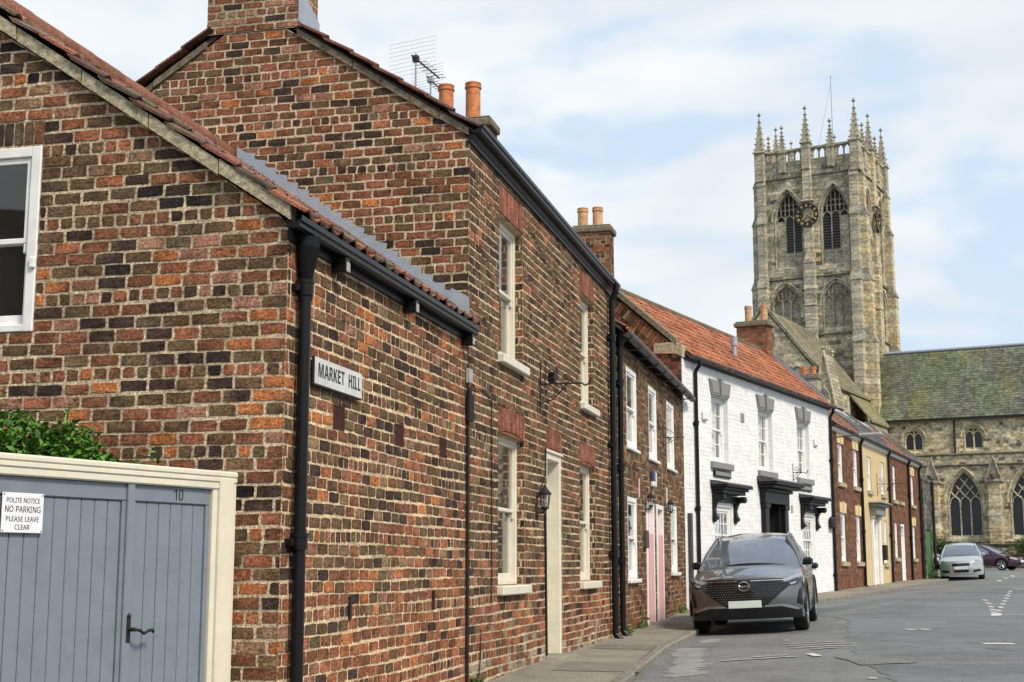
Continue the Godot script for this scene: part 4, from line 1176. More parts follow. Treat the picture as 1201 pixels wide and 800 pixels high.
func white_house() -> void:
	var H := house("white_house", "white painted brick house with black hooded windows and orange pantiles", "house", frame(BP, BD), {"rough": false, "every": 4, "phase": 1, "uneven": 0.06, "joint": 0.006})
	var nd: Node3D = H.node
	var white := func(_u: float, _y: float, h: float) -> Color:
		var k := 0.76 + 0.07 * h
		return Color(k, k * 1.005, k * 1.01)
	var uw := [[1.74, 2.84], [5.02, 6.12], [8.22, 9.32]]
	var holes := []
	for u: Array in uw: holes.append([u[0], u[1], 3.872, 5.368])
	holes.append([1.78, 2.90, 1.584, 2.992]); holes.append([8.42, 9.50, 1.584, 2.992]); holes.append([5.45, 6.62, 0.4, 3.08])
	var o := {"pal": white, "mcol": Color(0.76, 0.76, 0.765), "wob": 0.008}
	lay(H, Vector3.ZERO, Vector3(1, 0, 0), Vector3(0, 0, 1), 0.3, 5.98, span(0.0, 11.36), holes, o)
	for h: Array in holes: jambs(H, h, 0.13, o)
	var mo: MB = H.mortar
	mo.quad(Vector3(11.36, 0, -3.5), Vector3(0, 0, -3.5), Vector3(0, 6.0, -3.5), Vector3(11.36, 6.0, -3.5))
	finish(H, M.limewash, M.limewash, 0)
	# the brick gable above the low roof, with its tumbled courses
	var G := {"node": nd, "frames": [], "specs": [], "mortar": MB.new(), "course": 0.088, "len": 0.225, "head": 0.1125, "every": 4, "phase": 0, "joint": 0.011, "rough": false}
	var br := palette([[UMBER, 18], [REDBR, 34], [RED, 22], [TAN, 16], [DARK, 8]])
	var go := {"pal": br, "mcol": Color(0.36, 0.28, 0.2)}
	lay(G, Vector3.ZERO, Vector3(0, 0, 1), Vector3(-1, 0, 0), 2.0, 7.55, slope_lim(-3.5, -0.01, 6.1, 0.87), [], go)
	finish(G, M.brick, M.mortar, 0, "brick", "gable")
	G.specs = []; G.frames = []; G.mortar = MB.new()
	lay(G, Vector3(11.36, 0, 0), Vector3(0, 0, -1), Vector3(1, 0, 0), 2.0, 7.55, slope_lim(0.01, 3.5, 6.1, 0.87), [], go)
	finish(G, M.brick, M.mortar, 0, "brick", "gable")
	for wdg in 3:
		var t := MB.new()
		var along := Vector3(0, 0.87, -1).normalized()
		var perp := Vector3(0, 1, 0.87).normalized()
		var o0 := Vector3(-0.03, 6.16, -0.12) + along * (0.15 + wdg * 0.62)
		for r in 7:
			for c in 3:
				if c > 2 - int(absf(r - 3) * 0.67): continue
				t.col = br.call(0.0, 0.0, hash1(r * 7 + c, wdg))
				var a := o0 + along * (r * 0.088) - perp * (c * 0.225)
				var b := a + along * 0.077
				var e := b - perp * 0.214
				var f := a - perp * 0.214
				t.quad(a, f, e, b); t.quad(a + Vector3(0.03, 0, 0), b + Vector3(0.03, 0, 0), b, a); t.quad(b, b + Vector3(0.03, 0, 0), e + Vector3(0.03, 0, 0), e); t.quad(f, e, e + Vector3(0.03, 0, 0), f + Vector3(0.03, 0, 0)); t.quad(a, a + Vector3(0.03, 0, 0), f + Vector3(0.03, 0, 0), f)
		put(t, "tumbled_brickwork", M.brick, nd).set_meta("kind", "stuff")
	# kneelers and copings
	for x: float in [-0.06, 11.2]:
		var b := MB.new()
		b.prism(PackedVector2Array([Vector2(0.03, 5.98), Vector2(0.03, 6.24), Vector2(-0.12, 6.32), Vector2(-0.62, 6.32), Vector2(-0.62, 6.10), Vector2(-0.1, 6.06)]), Vector3(x, 0, 0), Vector3(0, 0, 1), Vector3(0, 1, 0), Vector3(0.26, 0, 0))
		put(b, "kneeler", M.fillet, nd)
		for i in 4:
			var c := MB.new()
			var a := 0.10 + i * 0.47
			var e := minf(a + 0.462, 1.78)
			c.prism(PackedVector2Array([Vector2(-a, 6.16 + a * 0.87), Vector2(-e, 6.16 + e * 0.87), Vector2(-e, 6.30 + e * 0.87), Vector2(-a, 6.30 + a * 0.87)]), Vector3(x - 0.005 * (i % 2), 0, 0), Vector3(0, 0, 1), Vector3(0, 1, 0), Vector3(0.25, 0, 0))
			put(c, "coping_stone", M.capstone if x < 1.0 else M.black_iron, nd)
	var ls := MB.new()
	ls.prism(PackedVector2Array([Vector2(-0.05, 6.24), Vector2(-1.72, 7.70), Vector2(-1.72, 7.80), Vector2(-0.05, 6.34)]), Vector3(11.15, 0, 0), Vector3(0, 0, 1), Vector3(0, 1, 0), Vector3(0.04, 0, 0))
	put(ls, "lead_flashing", M.lead, nd)
	# roof
	var roof := deck(nd, 0.1, 11.3, 0.16, 6.02, -1.75, 7.66, -3.6, M.tile)
	var cols := [Color(0.36, 0.135, 0.072), Color(0.30, 0.11, 0.06), Color(0.40, 0.165, 0.092), Color(0.25, 0.095, 0.055), Color(0.34, 0.16, 0.095)]
	tiling(roof, Vector3(0.16, 6.02, 0.18), Vector3(1, 0, 0), Vector3(0, 0.87, -1).normalized(), 49, 10, 0.2225, 0.254, cols, M.tile)
	tiling(roof, Vector3(11.2, 6.02, -3.68), Vector3(-1, 0, 0), Vector3(0, 0.87, 1).normalized(), 49, 10, 0.2225, 0.254, cols, M.tile)
	var rd := MB.new()
	rd.col = Color(0.15, 0.11, 0.075)
	for i in 26: rd.cyl(Vector3(0.1 + i * 0.43, 7.68, -1.75), Vector3(0.52 + i * 0.43, 7.68, -1.75), 0.11, 0.115, 10)
	put(rd, "ridge_tiles", M.tile, roof)
	var fp := MB.new()
	fp.cyl(Vector3(5.2, 6.55, -0.62), Vector3(5.2, 7.12, -0.62), 0.06, 0.06, 12); fp.cyl(Vector3(5.2, 7.0, -0.62), Vector3(5.2, 7.2, -0.62), 0.085, 0.085, 12)
	put(fp, "flue_pipe", M.lead, nd)
	var fpl := MB.new()
	fpl.box(Vector3(4.95, 6.56, -0.62), Vector3(5.5, 6.60, -0.42)); 
	put(fpl, "flue_flashing", M.lead, nd)
	profile(nd, 0.1, 11.35, [Vector2(0.002, 5.94), Vector2(0.05, 5.95), Vector2(0.09, 6.0), Vector2(0.002, 6.0)], M.hood_black, "fascia")
	half_gutter(nd, 0.12, 11.42, 6.04, 0.17, 0.075, M.gutter_grey)
	downpipe(nd, 0.66, 0.06, 5.72, 0.55, 0.041, M.gutter_black, [4.6, 2.75, 1.2], false, 0.1)
	downpipe(nd, 11.30, 0.06, 5.72, 0.72, 0.044, M.gutter_black, [4.5, 2.9, 1.3], false, 0.1)
	chimney(nd, Vector3(10.5, 6.3, -2.38), Vector3(11.0, 8.5, -1.47), [Vector2(10.75, -2.1), Vector2(10.75, -1.62)], 0.10, 0.5, palette([[REDBR, 30], [RED, 40], [UMBER, 10], [PINK, 10]]), Color(0.3, 0.22, 0.17), M.buff_pot, 0.07)
	# windows with two-piece lintels and sills of stone
	var wn := {"cols": 3, "rows": 2, "frame": 0.07, "horn": true, "curtain": M.net, "curtain_share": 1.0}
	for u: Array in uw:
		sash_window(nd, u[0] + 0.003, u[1] - 0.003, 3.876, 5.364, -0.11, M.white_paint, wn)
		var c: float = (u[0] + u[1]) * 0.5
		for s: float in [-1.0, 1.0]:
			var b := MB.new()
			b.prism(PackedVector2Array([Vector2(c + s * 0.07, 5.375), Vector2(c + s * 0.57, 5.375), Vector2(c + s * 0.70, 5.71), Vector2(c + s * 0.09, 5.71)]), Vector3(0, 0, -0.02), Vector3(1, 0, 0), Vector3(0, 1, 0), Vector3(0, 0, 0.065))
			b.prism(PackedVector2Array([Vector2(c + s * 0.14, 5.42), Vector2(c + s * 0.54, 5.42), Vector2(c + s * 0.63, 5.665), Vector2(c + s * 0.15, 5.665)]), Vector3(0, 0, 0.04), Vector3(1, 0, 0), Vector3(0, 1, 0), Vector3(0, 0, 0.02))
			put(b, "lintel_block", M.lintel_grey, nd)
		var k := MB.new()
		k.prism(PackedVector2Array([Vector2(c - 0.066, 5.36), Vector2(c + 0.066, 5.36), Vector2(c + 0.085, 5.77), Vector2(c - 0.085, 5.77)]), Vector3(0, 0, -0.02), Vector3(1, 0, 0), Vector3(0, 1, 0), Vector3(0, 0, 0.11))
		put(k, "keystone", M.lintel_grey, nd)
		var sl := MB.new()
		sl.box(Vector3(u[0] - 0.13, 3.70, -0.08), Vector3(u[1] + 0.13, 3.85, 0.09), 0.012)
		put(sl, "sill", M.lintel_grey, nd)
		if u[0] < 4.0 or u[0] > 7.0:
			var p := MB.new()
			p.box(Vector3(u[0] + 0.02, 3.52, -0.01), Vector3(u[1] + 0.02, 3.67, 0.05), 0.01)
			var fr := put(p, "panel", M.hood_black, nd)
			var q := MB.new()
			q.box(Vector3(u[0] + 0.08, 3.55, 0.048), Vector3(u[1] - 0.04, 3.64, 0.062), 0.006)
			put(q, "panel_field", M.lintel_grey, fr)
	for h: Array in [holes[3], holes[4]]:
		sash_window(nd, h[0] + 0.003, h[1] - 0.003, h[2] + 0.004, 2.86, -0.02, M.white_paint, {"cols": 4, "rows": 2, "frame": 0.10, "curtain": M.net, "curtain_share": 0.8, "sill": [0.06, 0.09, 0.07]})
		var b := MB.new()
		b.box(Vector3(h[0] - 0.03, 2.85, -0.1), Vector3(h[1] + 0.03, 2.99, 0.02), 0.01); b.box(Vector3(h[0] - 0.06, 2.94, -0.05), Vector3(h[1] + 0.06, 3.0, 0.045), 0.01)
		put(b, "window_head", M.white_paint, nd)
		hood(nd, h[0] - 0.12, h[1] + 0.30, 3.31, 2.53)
	# door case
	var d := MB.new()
	for a: float in [5.05, 6.60]:
		d.box(Vector3(a, 0.5, 0.0), Vector3(a + 0.28, 3.06, 0.13), 0.012)
		d.box(Vector3(a - 0.03, 0.5, 0.0), Vector3(a + 0.31, 0.75, 0.16), 0.012); d.box(Vector3(a - 0.03, 2.94, 0.0), Vector3(a + 0.31, 3.06, 0.16), 0.012)
	d.box(Vector3(5.0, 3.06, 0.0), Vector3(6.93, 3.36, 0.15), 0.012)
	d.box(Vector3(4.96, 3.34, 0.0), Vector3(6.97, 3.42, 0.24), 0.02); d.box(Vector3(4.88, 3.42, 0.0), Vector3(7.05, 3.50, 0.40), 0.02); d.box(Vector3(4.82, 3.50, 0.0), Vector3(7.11, 3.57, 0.50), 0.015)
	d.box(Vector3(5.33, 0.5, -0.12), Vector3(5.46, 3.06, 0.02), 0.01); d.box(Vector3(6.49, 0.5, -0.12), Vector3(6.60, 3.06, 0.02), 0.01)
	var door := put(d, "door_case", M.hood_black, nd)
	var lt := MB.new()
	lt.prism(PackedVector2Array([Vector2(0.52, 3.572), Vector2(0.0, 3.572), Vector2(0.0, 3.70), Vector2(0.40, 3.64)]), Vector3(4.80, 0, 0), Vector3(0, 0, 1), Vector3(0, 1, 0), Vector3(2.33, 0, 0))
	put(lt, "lead_top", M.hood_lead, door)
	var lf := MB.new()
	lf.box(Vector3(5.46, 0.5, -0.62), Vector3(6.49, 3.06, -0.57))
	for r: Array in [[0.7, 1.4], [1.6, 2.8]]:
		for s in 2: lf.box(Vector3(5.53 + s * 0.47, r[0], -0.58), Vector3(5.93 + s * 0.47, r[1], -0.555), 0.01)
	lf.box(Vector3(5.44, 0.5, -0.62), Vector3(5.458, 3.06, -0.12)); lf.box(Vector3(6.492, 0.5, -0.62), Vector3(6.51, 3.06, -0.12)); lf.box(Vector3(5.44, 3.061, -0.62), Vector3(6.51, 3.08, -0.1))
	put(lf, "leaf", M.black_iron, door)
func hood(nd: Node, x0: float, x1: float, y: float, yb: float) -> void:   # black cornice on two scroll brackets
	var b := MB.new()
	b.box(Vector3(x0, y - 0.17, 0.0), Vector3(x1, y - 0.09, 0.27), 0.015); b.box(Vector3(x0 - 0.05, y - 0.09, 0.0), Vector3(x1 + 0.05, y - 0.03, 0.34), 0.02); b.box(Vector3(x0 - 0.09, y - 0.03, 0.0), Vector3(x1 + 0.09, y + 0.02, 0.42), 0.012)
	b.box(Vector3(x0 + 0.14, y - 0.36, 0.0), Vector3(x1 - 0.14, y - 0.20, 0.10), 0.01)
	var h := put(b, "window_hood", M.hood_black, nd)
	var l := MB.new()
	l.prism(PackedVector2Array([Vector2(0.43, y + 0.022), Vector2(0.0, y + 0.022), Vector2(0.0, y + 0.13), Vector2(0.36, y + 0.07)]), Vector3(x0 - 0.10, 0, 0), Vector3(0, 0, 1), Vector3(0, 1, 0), Vector3(x1 - x0 + 0.20, 0, 0))
	put(l, "lead_top", M.hood_lead, h)
	for x: float in [x0 + 0.0, x1 - 0.14]:
		var c := MB.new()
		var p := PackedVector2Array()
		for q: Vector2 in [Vector2(0, y - 0.2), Vector2(0, yb), Vector2(0.035, yb - 0.03), Vector2(0.075, yb + 0.03), Vector2(0.10, yb + 0.09), Vector2(0.07, yb + 0.17), Vector2(0.055, yb + 0.27), Vector2(0.085, yb + 0.38), Vector2(0.15, yb + 0.45), Vector2(0.24, yb + 0.48), Vector2(0.29, yb + 0.54), Vector2(0.285, y - 0.2)]: p.append(q)
		c.prism(p, Vector3(x, 0, 0), Vector3(0, 0, 1), Vector3(0, 1, 0), Vector3(0.14, 0, 0))
		c.cyl(Vector3(x - 0.015, yb + 0.07, 0.06), Vector3(x + 0.155, yb + 0.07, 0.06), 0.055, 0.055, 12); c.cyl(Vector3(x - 0.015, y - 0.27, 0.22), Vector3(x + 0.155, y - 0.27, 0.22), 0.075, 0.075, 12)
		put(c, "bracket", M.hood_black, h)

func far_row() -> void:
	var brick := palette([[UMBER, 12], [Color(0.195, 0.092, 0.060), 30], [Color(0.17, 0.08, 0.053), 26], [Color(0.235, 0.115, 0.075), 16]])
	var mo := Color(0.30, 0.20, 0.145)
	var o := {"pal": brick, "mcol": mo, "wob": 0.003}
	var lin = M.straw_paint
	# [start, width, what]
	var rows := [
		[0.12, 4.55, "brick_terrace_house", "red brick terrace house with straw coloured lintels beside the white house", [[0.95, 1.75, 3.96, 5.104], [3.35, 4.15, 3.96, 5.104], [1.02, 1.85, 1.672, 3.08], [3.45, 4.25, 1.672, 3.08]], [], true],
		[4.70, 5.30, "rendered_house", "yellow rendered terrace house with white columned doorway", [[1.25, 1.95, 3.96, 5.104], [3.85, 4.55, 3.96, 5.104], [3.95, 4.65, 1.672, 3.08]], [[1.75, 2.75, 0.7, 3.08]], false],
		[10.05, 4.55, "brick_terrace_house", "red brick terrace house with plain tall white door and blocked window", [[1.0, 1.7, 3.872, 5.104], [0.95, 1.65, 1.848, 3.08]], [[2.35, 3.2, 0.9, 3.08]], false],
		[14.65, 2.85, "brick_terrace_house", "narrow last red brick terrace house beside the green gate", [[0.75, 1.45, 3.872, 5.0], [0.65, 1.35, 1.848, 3.08]], [], true],
	]
	for i in 4:
		var r: Array = rows[i]
		var H := house(r[2], r[3], "house", frame(CP + CD * r[0], CD), {"rough": false, "every": 4, "phase": 1, "uneven": 0.3})
		var nd: Node3D = H.node
		var holes: Array = r[4] + r[5]
		var wide: float = r[1]
		if r[2] == "rendered_house":
			var plain := func(_u: float, _y: float, h: float) -> Color: return Color(0.60, 0.47, 0.27)
			H.course = 0.33; H.len = 2.0; H.head = 2.0; H.joint = 0.0
			for h: Array in holes:
				h[2] = round(h[2] / 0.11) * 0.11; h[3] = round(h[3] / 0.11) * 0.11
			H.course = 0.11
			lay(H, Vector3.ZERO, Vector3(1, 0, 0), Vector3(0, 0, 1), 0.4, 5.5, span(0.0, wide), holes, {"pal": plain, "mcol": Color(0.60, 0.47, 0.27), "wob": 0.0})
			H.specs.clear()
			for h: Array in holes:
				var mm: MB = H.mortar
				for x: float in [h[0], h[1]]: mm.quad(Vector3(x, h[2], -0.12), Vector3(x, h[2], -0.007), Vector3(x, h[3], -0.007), Vector3(x, h[3], -0.12))
				mm.quad(Vector3(h[0], h[3], -0.12), Vector3(h[1], h[3], -0.12), Vector3(h[1], h[3], -0.007), Vector3(h[0], h[3], -0.007))
			finish(H, M.limewash, M.limewash, 0)
		else:
			lay(H, Vector3.ZERO, Vector3(1, 0, 0), Vector3(0, 0, 1), 0.4, 5.45, span(0.0, wide), holes, o)
			for h: Array in holes: jambs(H, h, 0.1, o)
			if i == 3:
				lay(H, Vector3(wide, 0, 0), Vector3(0, 0, -1), Vector3(1, 0, 0), 0.4, 6.5, slope_lim(0.0, 2.7, 5.45, 0.9), [], o)
			if i == 0:
				lay(H, Vector3(0.02, 0, 0), Vector3(0, 0, 1), Vector3(-1, 0, 0), 0.4, 6.5, slope_lim(-2.7, 0.0, 5.45, 0.9), [], o)
			finish(H, M.brick, M.mortar, 0)
		for h: Array in r[4]:
			sash_window(nd, h[0] + 0.003, h[1] - 0.003, h[2] + 0.003, h[3] - 0.003, -0.03, M.white_paint, {"frame": 0.07, "curtain": M.net, "curtain_share": 1.0})
			var s := MB.new()
			s.box(Vector3(h[0] - 0.1, h[2] - 0.13, -0.05), Vector3(h[1] + 0.1, h[2] - 0.004, 0.08), 0.01)
			put(s, "sill", M.fillet, nd)
			if r[6]:
				var c: float = (h[0] + h[1]) * 0.5
				for g: float in [-1.0, 1.0]:
					var b := MB.new()
					b.prism(PackedVector2Array([Vector2(c + g * 0.06, h[3] + 0.004), Vector2(c + g * 0.46, h[3] + 0.004), Vector2(c + g * 0.52, h[3] + 0.30), Vector2(c + g * 0.08, h[3] + 0.30)]), Vector3(0, 0, -0.02), Vector3(1, 0, 0), Vector3(0, 1, 0), Vector3(0, 0, 0.045))
					put(b, "lintel_block", lin, nd)
				var k := MB.new()
				k.prism(PackedVector2Array([Vector2(c - 0.056, h[3] - 0.01), Vector2(c + 0.056, h[3] - 0.01), Vector2(c + 0.075, h[3] + 0.34), Vector2(c - 0.075, h[3] + 0.34)]), Vector3(0, 0, -0.02), Vector3(1, 0, 0), Vector3(0, 1, 0), Vector3(0, 0, 0.07))
				put(k, "keystone", lin, nd)
		for h: Array in r[5]:
			var f := MB.new()
			f.box(Vector3(h[0], h[2], -0.2), Vector3(h[0] + 0.09, h[3], 0.0), 0.01); f.box(Vector3(h[1] - 0.09, h[2], -0.2), Vector3(h[1], h[3], 0.0), 0.01); f.box(Vector3(h[0] + 0.086, h[3] - 0.1, -0.2), Vector3(h[1] - 0.086, h[3] - 0.003, -0.003), 0.01)
			var d := put(f, "door", M.white_paint, nd)
			var l := MB.new()
			l.box(Vector3(h[0] + 0.088, h[2], -0.13), Vector3(h[1] - 0.088, h[3] - 0.4, -0.08), 0.004)
			for q: Array in [[0.15, 0.75], [0.9, 1.7]]:
				for s in 2: l.box(Vector3(h[0] + 0.14 + s * 0.36, h[2] + q[0], -0.085), Vector3(h[0] + 0.42 + s * 0.36, h[2] + q[1], -0.068), 0.01)
			l.box(Vector3(h[0] + 0.088, h[3] - 0.40, -0.12), Vector3(h[1] - 0.088, h[3] - 0.37, -0.03))
			put(l, "leaf", M.white_paint, d)
			var g := MB.new()
			g.box(Vector3(h[0] + 0.088, h[3] - 0.37, -0.1), Vector3(h[1] - 0.088, h[3] - 0.1, -0.095))
			put(g, "fanlight", M.leaded_glass, d)
		if r[2] == "rendered_house":
			for x: float in [1.45, 2.75]:
				var p := MB.new()
				p.box(Vector3(x + 0.03, 0.7, -0.006), Vector3(x + 0.25, 0.95, 0.12), 0.015)
				p.box(Vector3(x + 0.06, 0.95, -0.006), Vector3(x + 0.22, 3.1, 0.09), 0.015)
				p.box(Vector3(x + 0.03, 3.08, -0.006), Vector3(x + 0.25, 3.18, 0.13), 0.01)
				put(p, "column", M.white_paint, nd)
			var q := MB.new()
			q.box(Vector3(1.40, 3.18, -0.006), Vector3(3.10, 3.45, 0.24), 0.012); q.box(Vector3(1.32, 3.45, -0.006), Vector3(3.18, 3.54, 0.36), 0.02); q.box(Vector3(1.25, 3.54, -0.006), Vector3(3.25, 3.60, 0.44), 0.02)
			put(q, "door_hood", M.lintel_grey, nd)
			var bx := MB.new()
			bx.box(Vector3(3.35, 1.75, -0.006), Vector3(3.75, 2.25, 0.16), 0.015)
			put(bx, "post_box", M.black_iron, nd)
		if i == 2:
			var b := MB.new()
			b.box(Vector3(2.55, 3.9, -0.05), Vector3(3.2, 5.1, -0.002))
			put(b, "blocked_window", M.air_brick, nd)
			var s := MB.new()
			s.box(Vector3(2.45, 3.75, -0.05), Vector3(3.3, 3.87, 0.07), 0.01)
			put(s, "sill", M.fillet, nd)
		# eaves and roof
		profile(nd, 0.02, wide - 0.02, [Vector2(-0.006, 5.40), Vector2(0.06, 5.42), Vector2(0.10, 5.50), Vector2(-0.006, 5.50)], M.white_paint, "cornice")
		half_gutter(nd, 0.0, wide, 5.55, 0.15, 0.06, M.gutter_grey)
		var dk := i == 0 or i == 2
		var roof := deck(nd, 0.0, wide, 0.14, 5.56, -1.35, 6.82, -2.84, M.slate)
		var cols := [Color(0.20, 0.10, 0.075), Color(0.25, 0.12, 0.08), Color(0.16, 0.09, 0.075)] if dk else [Color(0.10, 0.105, 0.12), Color(0.085, 0.09, 0.105), Color(0.13, 0.13, 0.14)]
		var nu := int(wide / 0.237)
		tiling(roof, Vector3(0.05, 5.56, 0.16), Vector3(1, 0, 0), Vector3(0, 0.845, -1).normalized(), nu, 6, 0.237, 0.30, cols, M.tile)
		var lead := MB.new()
		lead.prism(PackedVector2Array([Vector2(-0.75, 6.38), Vector2(-1.37, 6.90), Vector2(-1.45, 6.88), Vector2(-1.43, 6.80), Vector2(-0.75, 6.22)]), Vector3(0.02, 0, 0), Vector3(0, 0, 1), Vector3(0, 1, 0), Vector3(wide - 0.04, 0, 0))
		put(lead, "lead_ridge", M.lead, roof)
		var pw := MB.new()
		pw.prism(PackedVector2Array([Vector2(0.02, 5.62), Vector2(-1.35, 6.78), Vector2(-1.35, 6.98), Vector2(0.02, 5.82)]), Vector3(wide - 0.09, 0, 0), Vector3(0, 0, 1), Vector3(0, 1, 0), Vector3(0.12, 0, 0))
		put(pw, "party_wall", M.capstone, nd)
		downpipe(nd, wide - 0.15, 0.07, 5.3, 0.85 + 0.05 * i, 0.045, M.gutter_black, [4.2, 2.6], false, 0.08)
		if i == 1:
			chimney(nd, Vector3(0.15, 6.0, -1.9), Vector3(0.65, 7.62, -1.28), [Vector2(0.4, -1.75), Vector2(0.4, -1.45)], 0.10, 0.28, palette([[Color(0.42, 0.37, 0.28), 1]]), Color(0.44, 0.38, 0.29), M.terracotta, 0.05)

# ---------------------------------------------------------------- church (own axes: x along the nave to the right, z out of the tower's near face)
const ST_GREY := Color(0.34, 0.32, 0.255)
const ST_PALE := Color(0.52, 0.47, 0.36)
const ST_GOLD := Color(0.53, 0.43, 0.25)
const ST_DARK := Color(0.165, 0.155, 0.12)
const ST_MOSS := Color(0.27, 0.265, 0.16)
func arch_path(h: Array, grow := 0.0, from_base := true, n := 8) -> Array:   # points up the left jamb, over the point and down the right, in (x, y)
	var c: float = (h[0] + h[1]) * 0.5
	var w: float = (h[1] - h[0]) * 0.5 + grow
	var ap: float = h[3] + grow * 1.25
	var rise: float = ap - h[4]
	var rad := (w * w + rise * rise) / (2.0 * w)
	var left := []
	if from_base: left.append(Vector2(c - w, h[2]))
	for i in n + 1:
		var y: float = rise * i / n
		left.append(Vector2(c - maxf(sqrt(maxf(rad * rad - y * y, 0.0)) - (rad - w), 0.0), h[4] + y))
	var out := left.duplicate()
	for i in range(left.size() - 2, -1, -1): out.append(Vector2(2.0 * c - left[i].x, left[i].y))
	return out
func v3(p: Array, z: float) -> Array:
	var o := []
	for q: Vector2 in p: o.append(Vector3(q.x, q.y, z))
	return o
func gothic_window(parent: Node, h: Array, depth: float, lights: int, style: String, col: Color, at := Transform3D()) -> MeshInstance3D:
	var m := MB.new()
	m.col = col
	var inner := [h[0] + 0.14, h[1] - 0.14, h[2] + 0.05, h[3] - 0.18, h[4]]
	var p0 := arch_path(h)
	var p1 := arch_path(inner)
	for e: Array in [[p0, 0.0, p0, -0.12], [p0, -0.12, p1, -depth]]:
		for i in p0.size() - 1:
			var a: Vector2 = e[0][i]
			var b: Vector2 = e[0][i + 1]
			var c: Vector2 = e[2][i + 1]
			var d: Vector2 = e[2][i]
			m.quad(Vector3(b.x, b.y, e[1]), Vector3(a.x, a.y, e[1]), Vector3(d.x, d.y, e[3]), Vector3(c.x, c.y, e[3]))
	m.quad(Vector3(h[0], h[2], 0), Vector3(h[1], h[2], 0), Vector3(inner[1], inner[2] + 0.25, -depth), Vector3(inner[0], inner[2] + 0.25, -depth))
	m.bar(v3(arch_path(h, 0.16, false, 10), -0.02), 0.17, 0.15, Vector3(0, 0, 1))
	m.bar(v3(arch_path(h, -0.07, true, 10), -0.10), 0.10, 0.10, Vector3(0, 0, 1))
	var w := put(m, "window", M.stone, parent)
	w.transform = at
	# mullions and tracery
	var t := MB.new()
	t.col = col * 1.15 if style != "blind" else col
	var zt := -depth + 0.06
	var iw: float = inner[1] - inner[0]
	var sp: float = h[4]
	for i in range(1, lights):
		var x: float = inner[0] + iw * i / lights
		t.bar([Vector3(x, inner[2], zt), Vector3(x, sp + 0.1, zt)], 0.13, 0.14, Vector3(0, 0, 1))
	var lw := iw / lights
	for i in lights:
		var a: float = inner[0] + lw * i
		t.bar(v3(arch_path([a, a + lw, sp - 0.3, sp + lw * 0.72, sp], 0.0, false, 5), zt), 0.11, 0.13, Vector3(0, 0, 1))
	var top_at := func(x: float) -> float:
		var lo: float = sp
		for k in 24:
			var y := lerpf(sp, inner[3], k / 23.0)
			var r := hole_at(inner, y)
			if x > r.x and x < r.y: lo = y
		return lo
	if style == "net":
		for dirn: float in [-1.0, 1.0]:
			for i in range(-lights, lights * 2):
				var x0: float = inner[0] + lw * (i + 0.5)
				var pts := []
				for k in 14:
					var y := sp + lw * 0.72 + k * 0.16
					var x := x0 + dirn * (k * 0.16) * 0.78
					var r := hole_at(inner, y)
					if y < inner[3] and x > r.x - 0.02 and x < r.y + 0.02: pts.append(Vector3(x, y, zt))
					elif pts.size(): break
				if pts.size() > 1: t.bar(pts, 0.10, 0.12, Vector3(0, 0, 1))
	elif style == "belfry" or style == "blind":
		for i in range(1, lights * 2):
			var x: float = inner[0] + lw * 0.5 * i
			var yt: float = top_at.call(x)
			var yb := sp + (0.1 if i % 2 == 0 else lw * 0.72)
			if yt > yb + 0.1: t.bar([Vector3(x, yb, zt), Vector3(x, yt, zt)], 0.09, 0.12, Vector3(0, 0, 1))
		for k in 2:
			for i in lights * 2:
				var a: float = inner[0] + lw * 0.5 * i
				var y := sp + lw * (1.05 + k * 0.62)
				var r := hole_at(inner, y)
				if a > r.x - 0.1 and a + lw * 0.5 < r.y + 0.1: t.bar(v3(arch_path([a, a + lw * 0.5, y - 0.1, y + lw * 0.4, y], 0.0, false, 4), zt), 0.07, 0.11, Vector3(0, 0, 1))
	elif style == "pair":
		t.bar([Vector3((inner[0] + inner[1]) * 0.5, sp, zt), Vector3((inner[0] + inner[1]) * 0.5, inner[3], zt)], 0.12, 0.13, Vector3(0, 0, 1))
	put(t, "tracery", M.stone, w)
	var back := MB.new()
	var poly := PackedVector2Array()
	for q: Vector2 in arch_path(inner): poly.append(q)
	back.col = col * (0.9 if style == "blind" else 1.0)
	back.prism(poly, Vector3(0, 0, -depth - 0.06), Vector3(1, 0, 0), Vector3(0, 1, 0), Vector3(0, 0, 0.05))
	if style == "belfry":
		put(back, "backing", M.black_iron, w)
		for i in lights:
			if (i == 0 and h[0] < -4.0) or (i == lights - 1 and h[0] > -4.0):
				var s := MB.new()
				s.col = ST_PALE
				s.box(Vector3(inner[0] + lw * i, inner[2], zt - 0.05), Vector3(inner[0] + lw * (i + 1), sp + 0.05, zt + 0.03))
				put(s, "blocking", M.stone, w)
				continue
			var s2 := MB.new()
			s2.col = ST_GREY
			s2.box(Vector3(inner[0] + lw * i, inner[2], zt - 0.06), Vector3(inner[0] + lw * (i + 1), inner[2] + 1.35, zt + 0.02))
			put(s2, "panel", M.stone, w)
			for k in 13:
				var l := MB.new()
				var y: float = inner[2] + 1.4 + k * 0.245
				l.prism(PackedVector2Array([Vector2(-0.02, y), Vector2(0.09, y - 0.02), Vector2(0.09, y + 0.04), Vector2(-0.02, y + 0.2), Vector2(-0.06, y + 0.2)]), Vector3(inner[0] + lw * i + 0.04, 0, -depth), Vector3(0, 0, 1), Vector3(0, 1, 0), Vector3(lw - 0.08, 0, 0))
				put(l, "louvre", M.gutter_grey, w)
	elif style == "blind": put(back, "backing", M.stone, w)
	else: put(back, "glazing", M.leaded_glass, w)
	return w
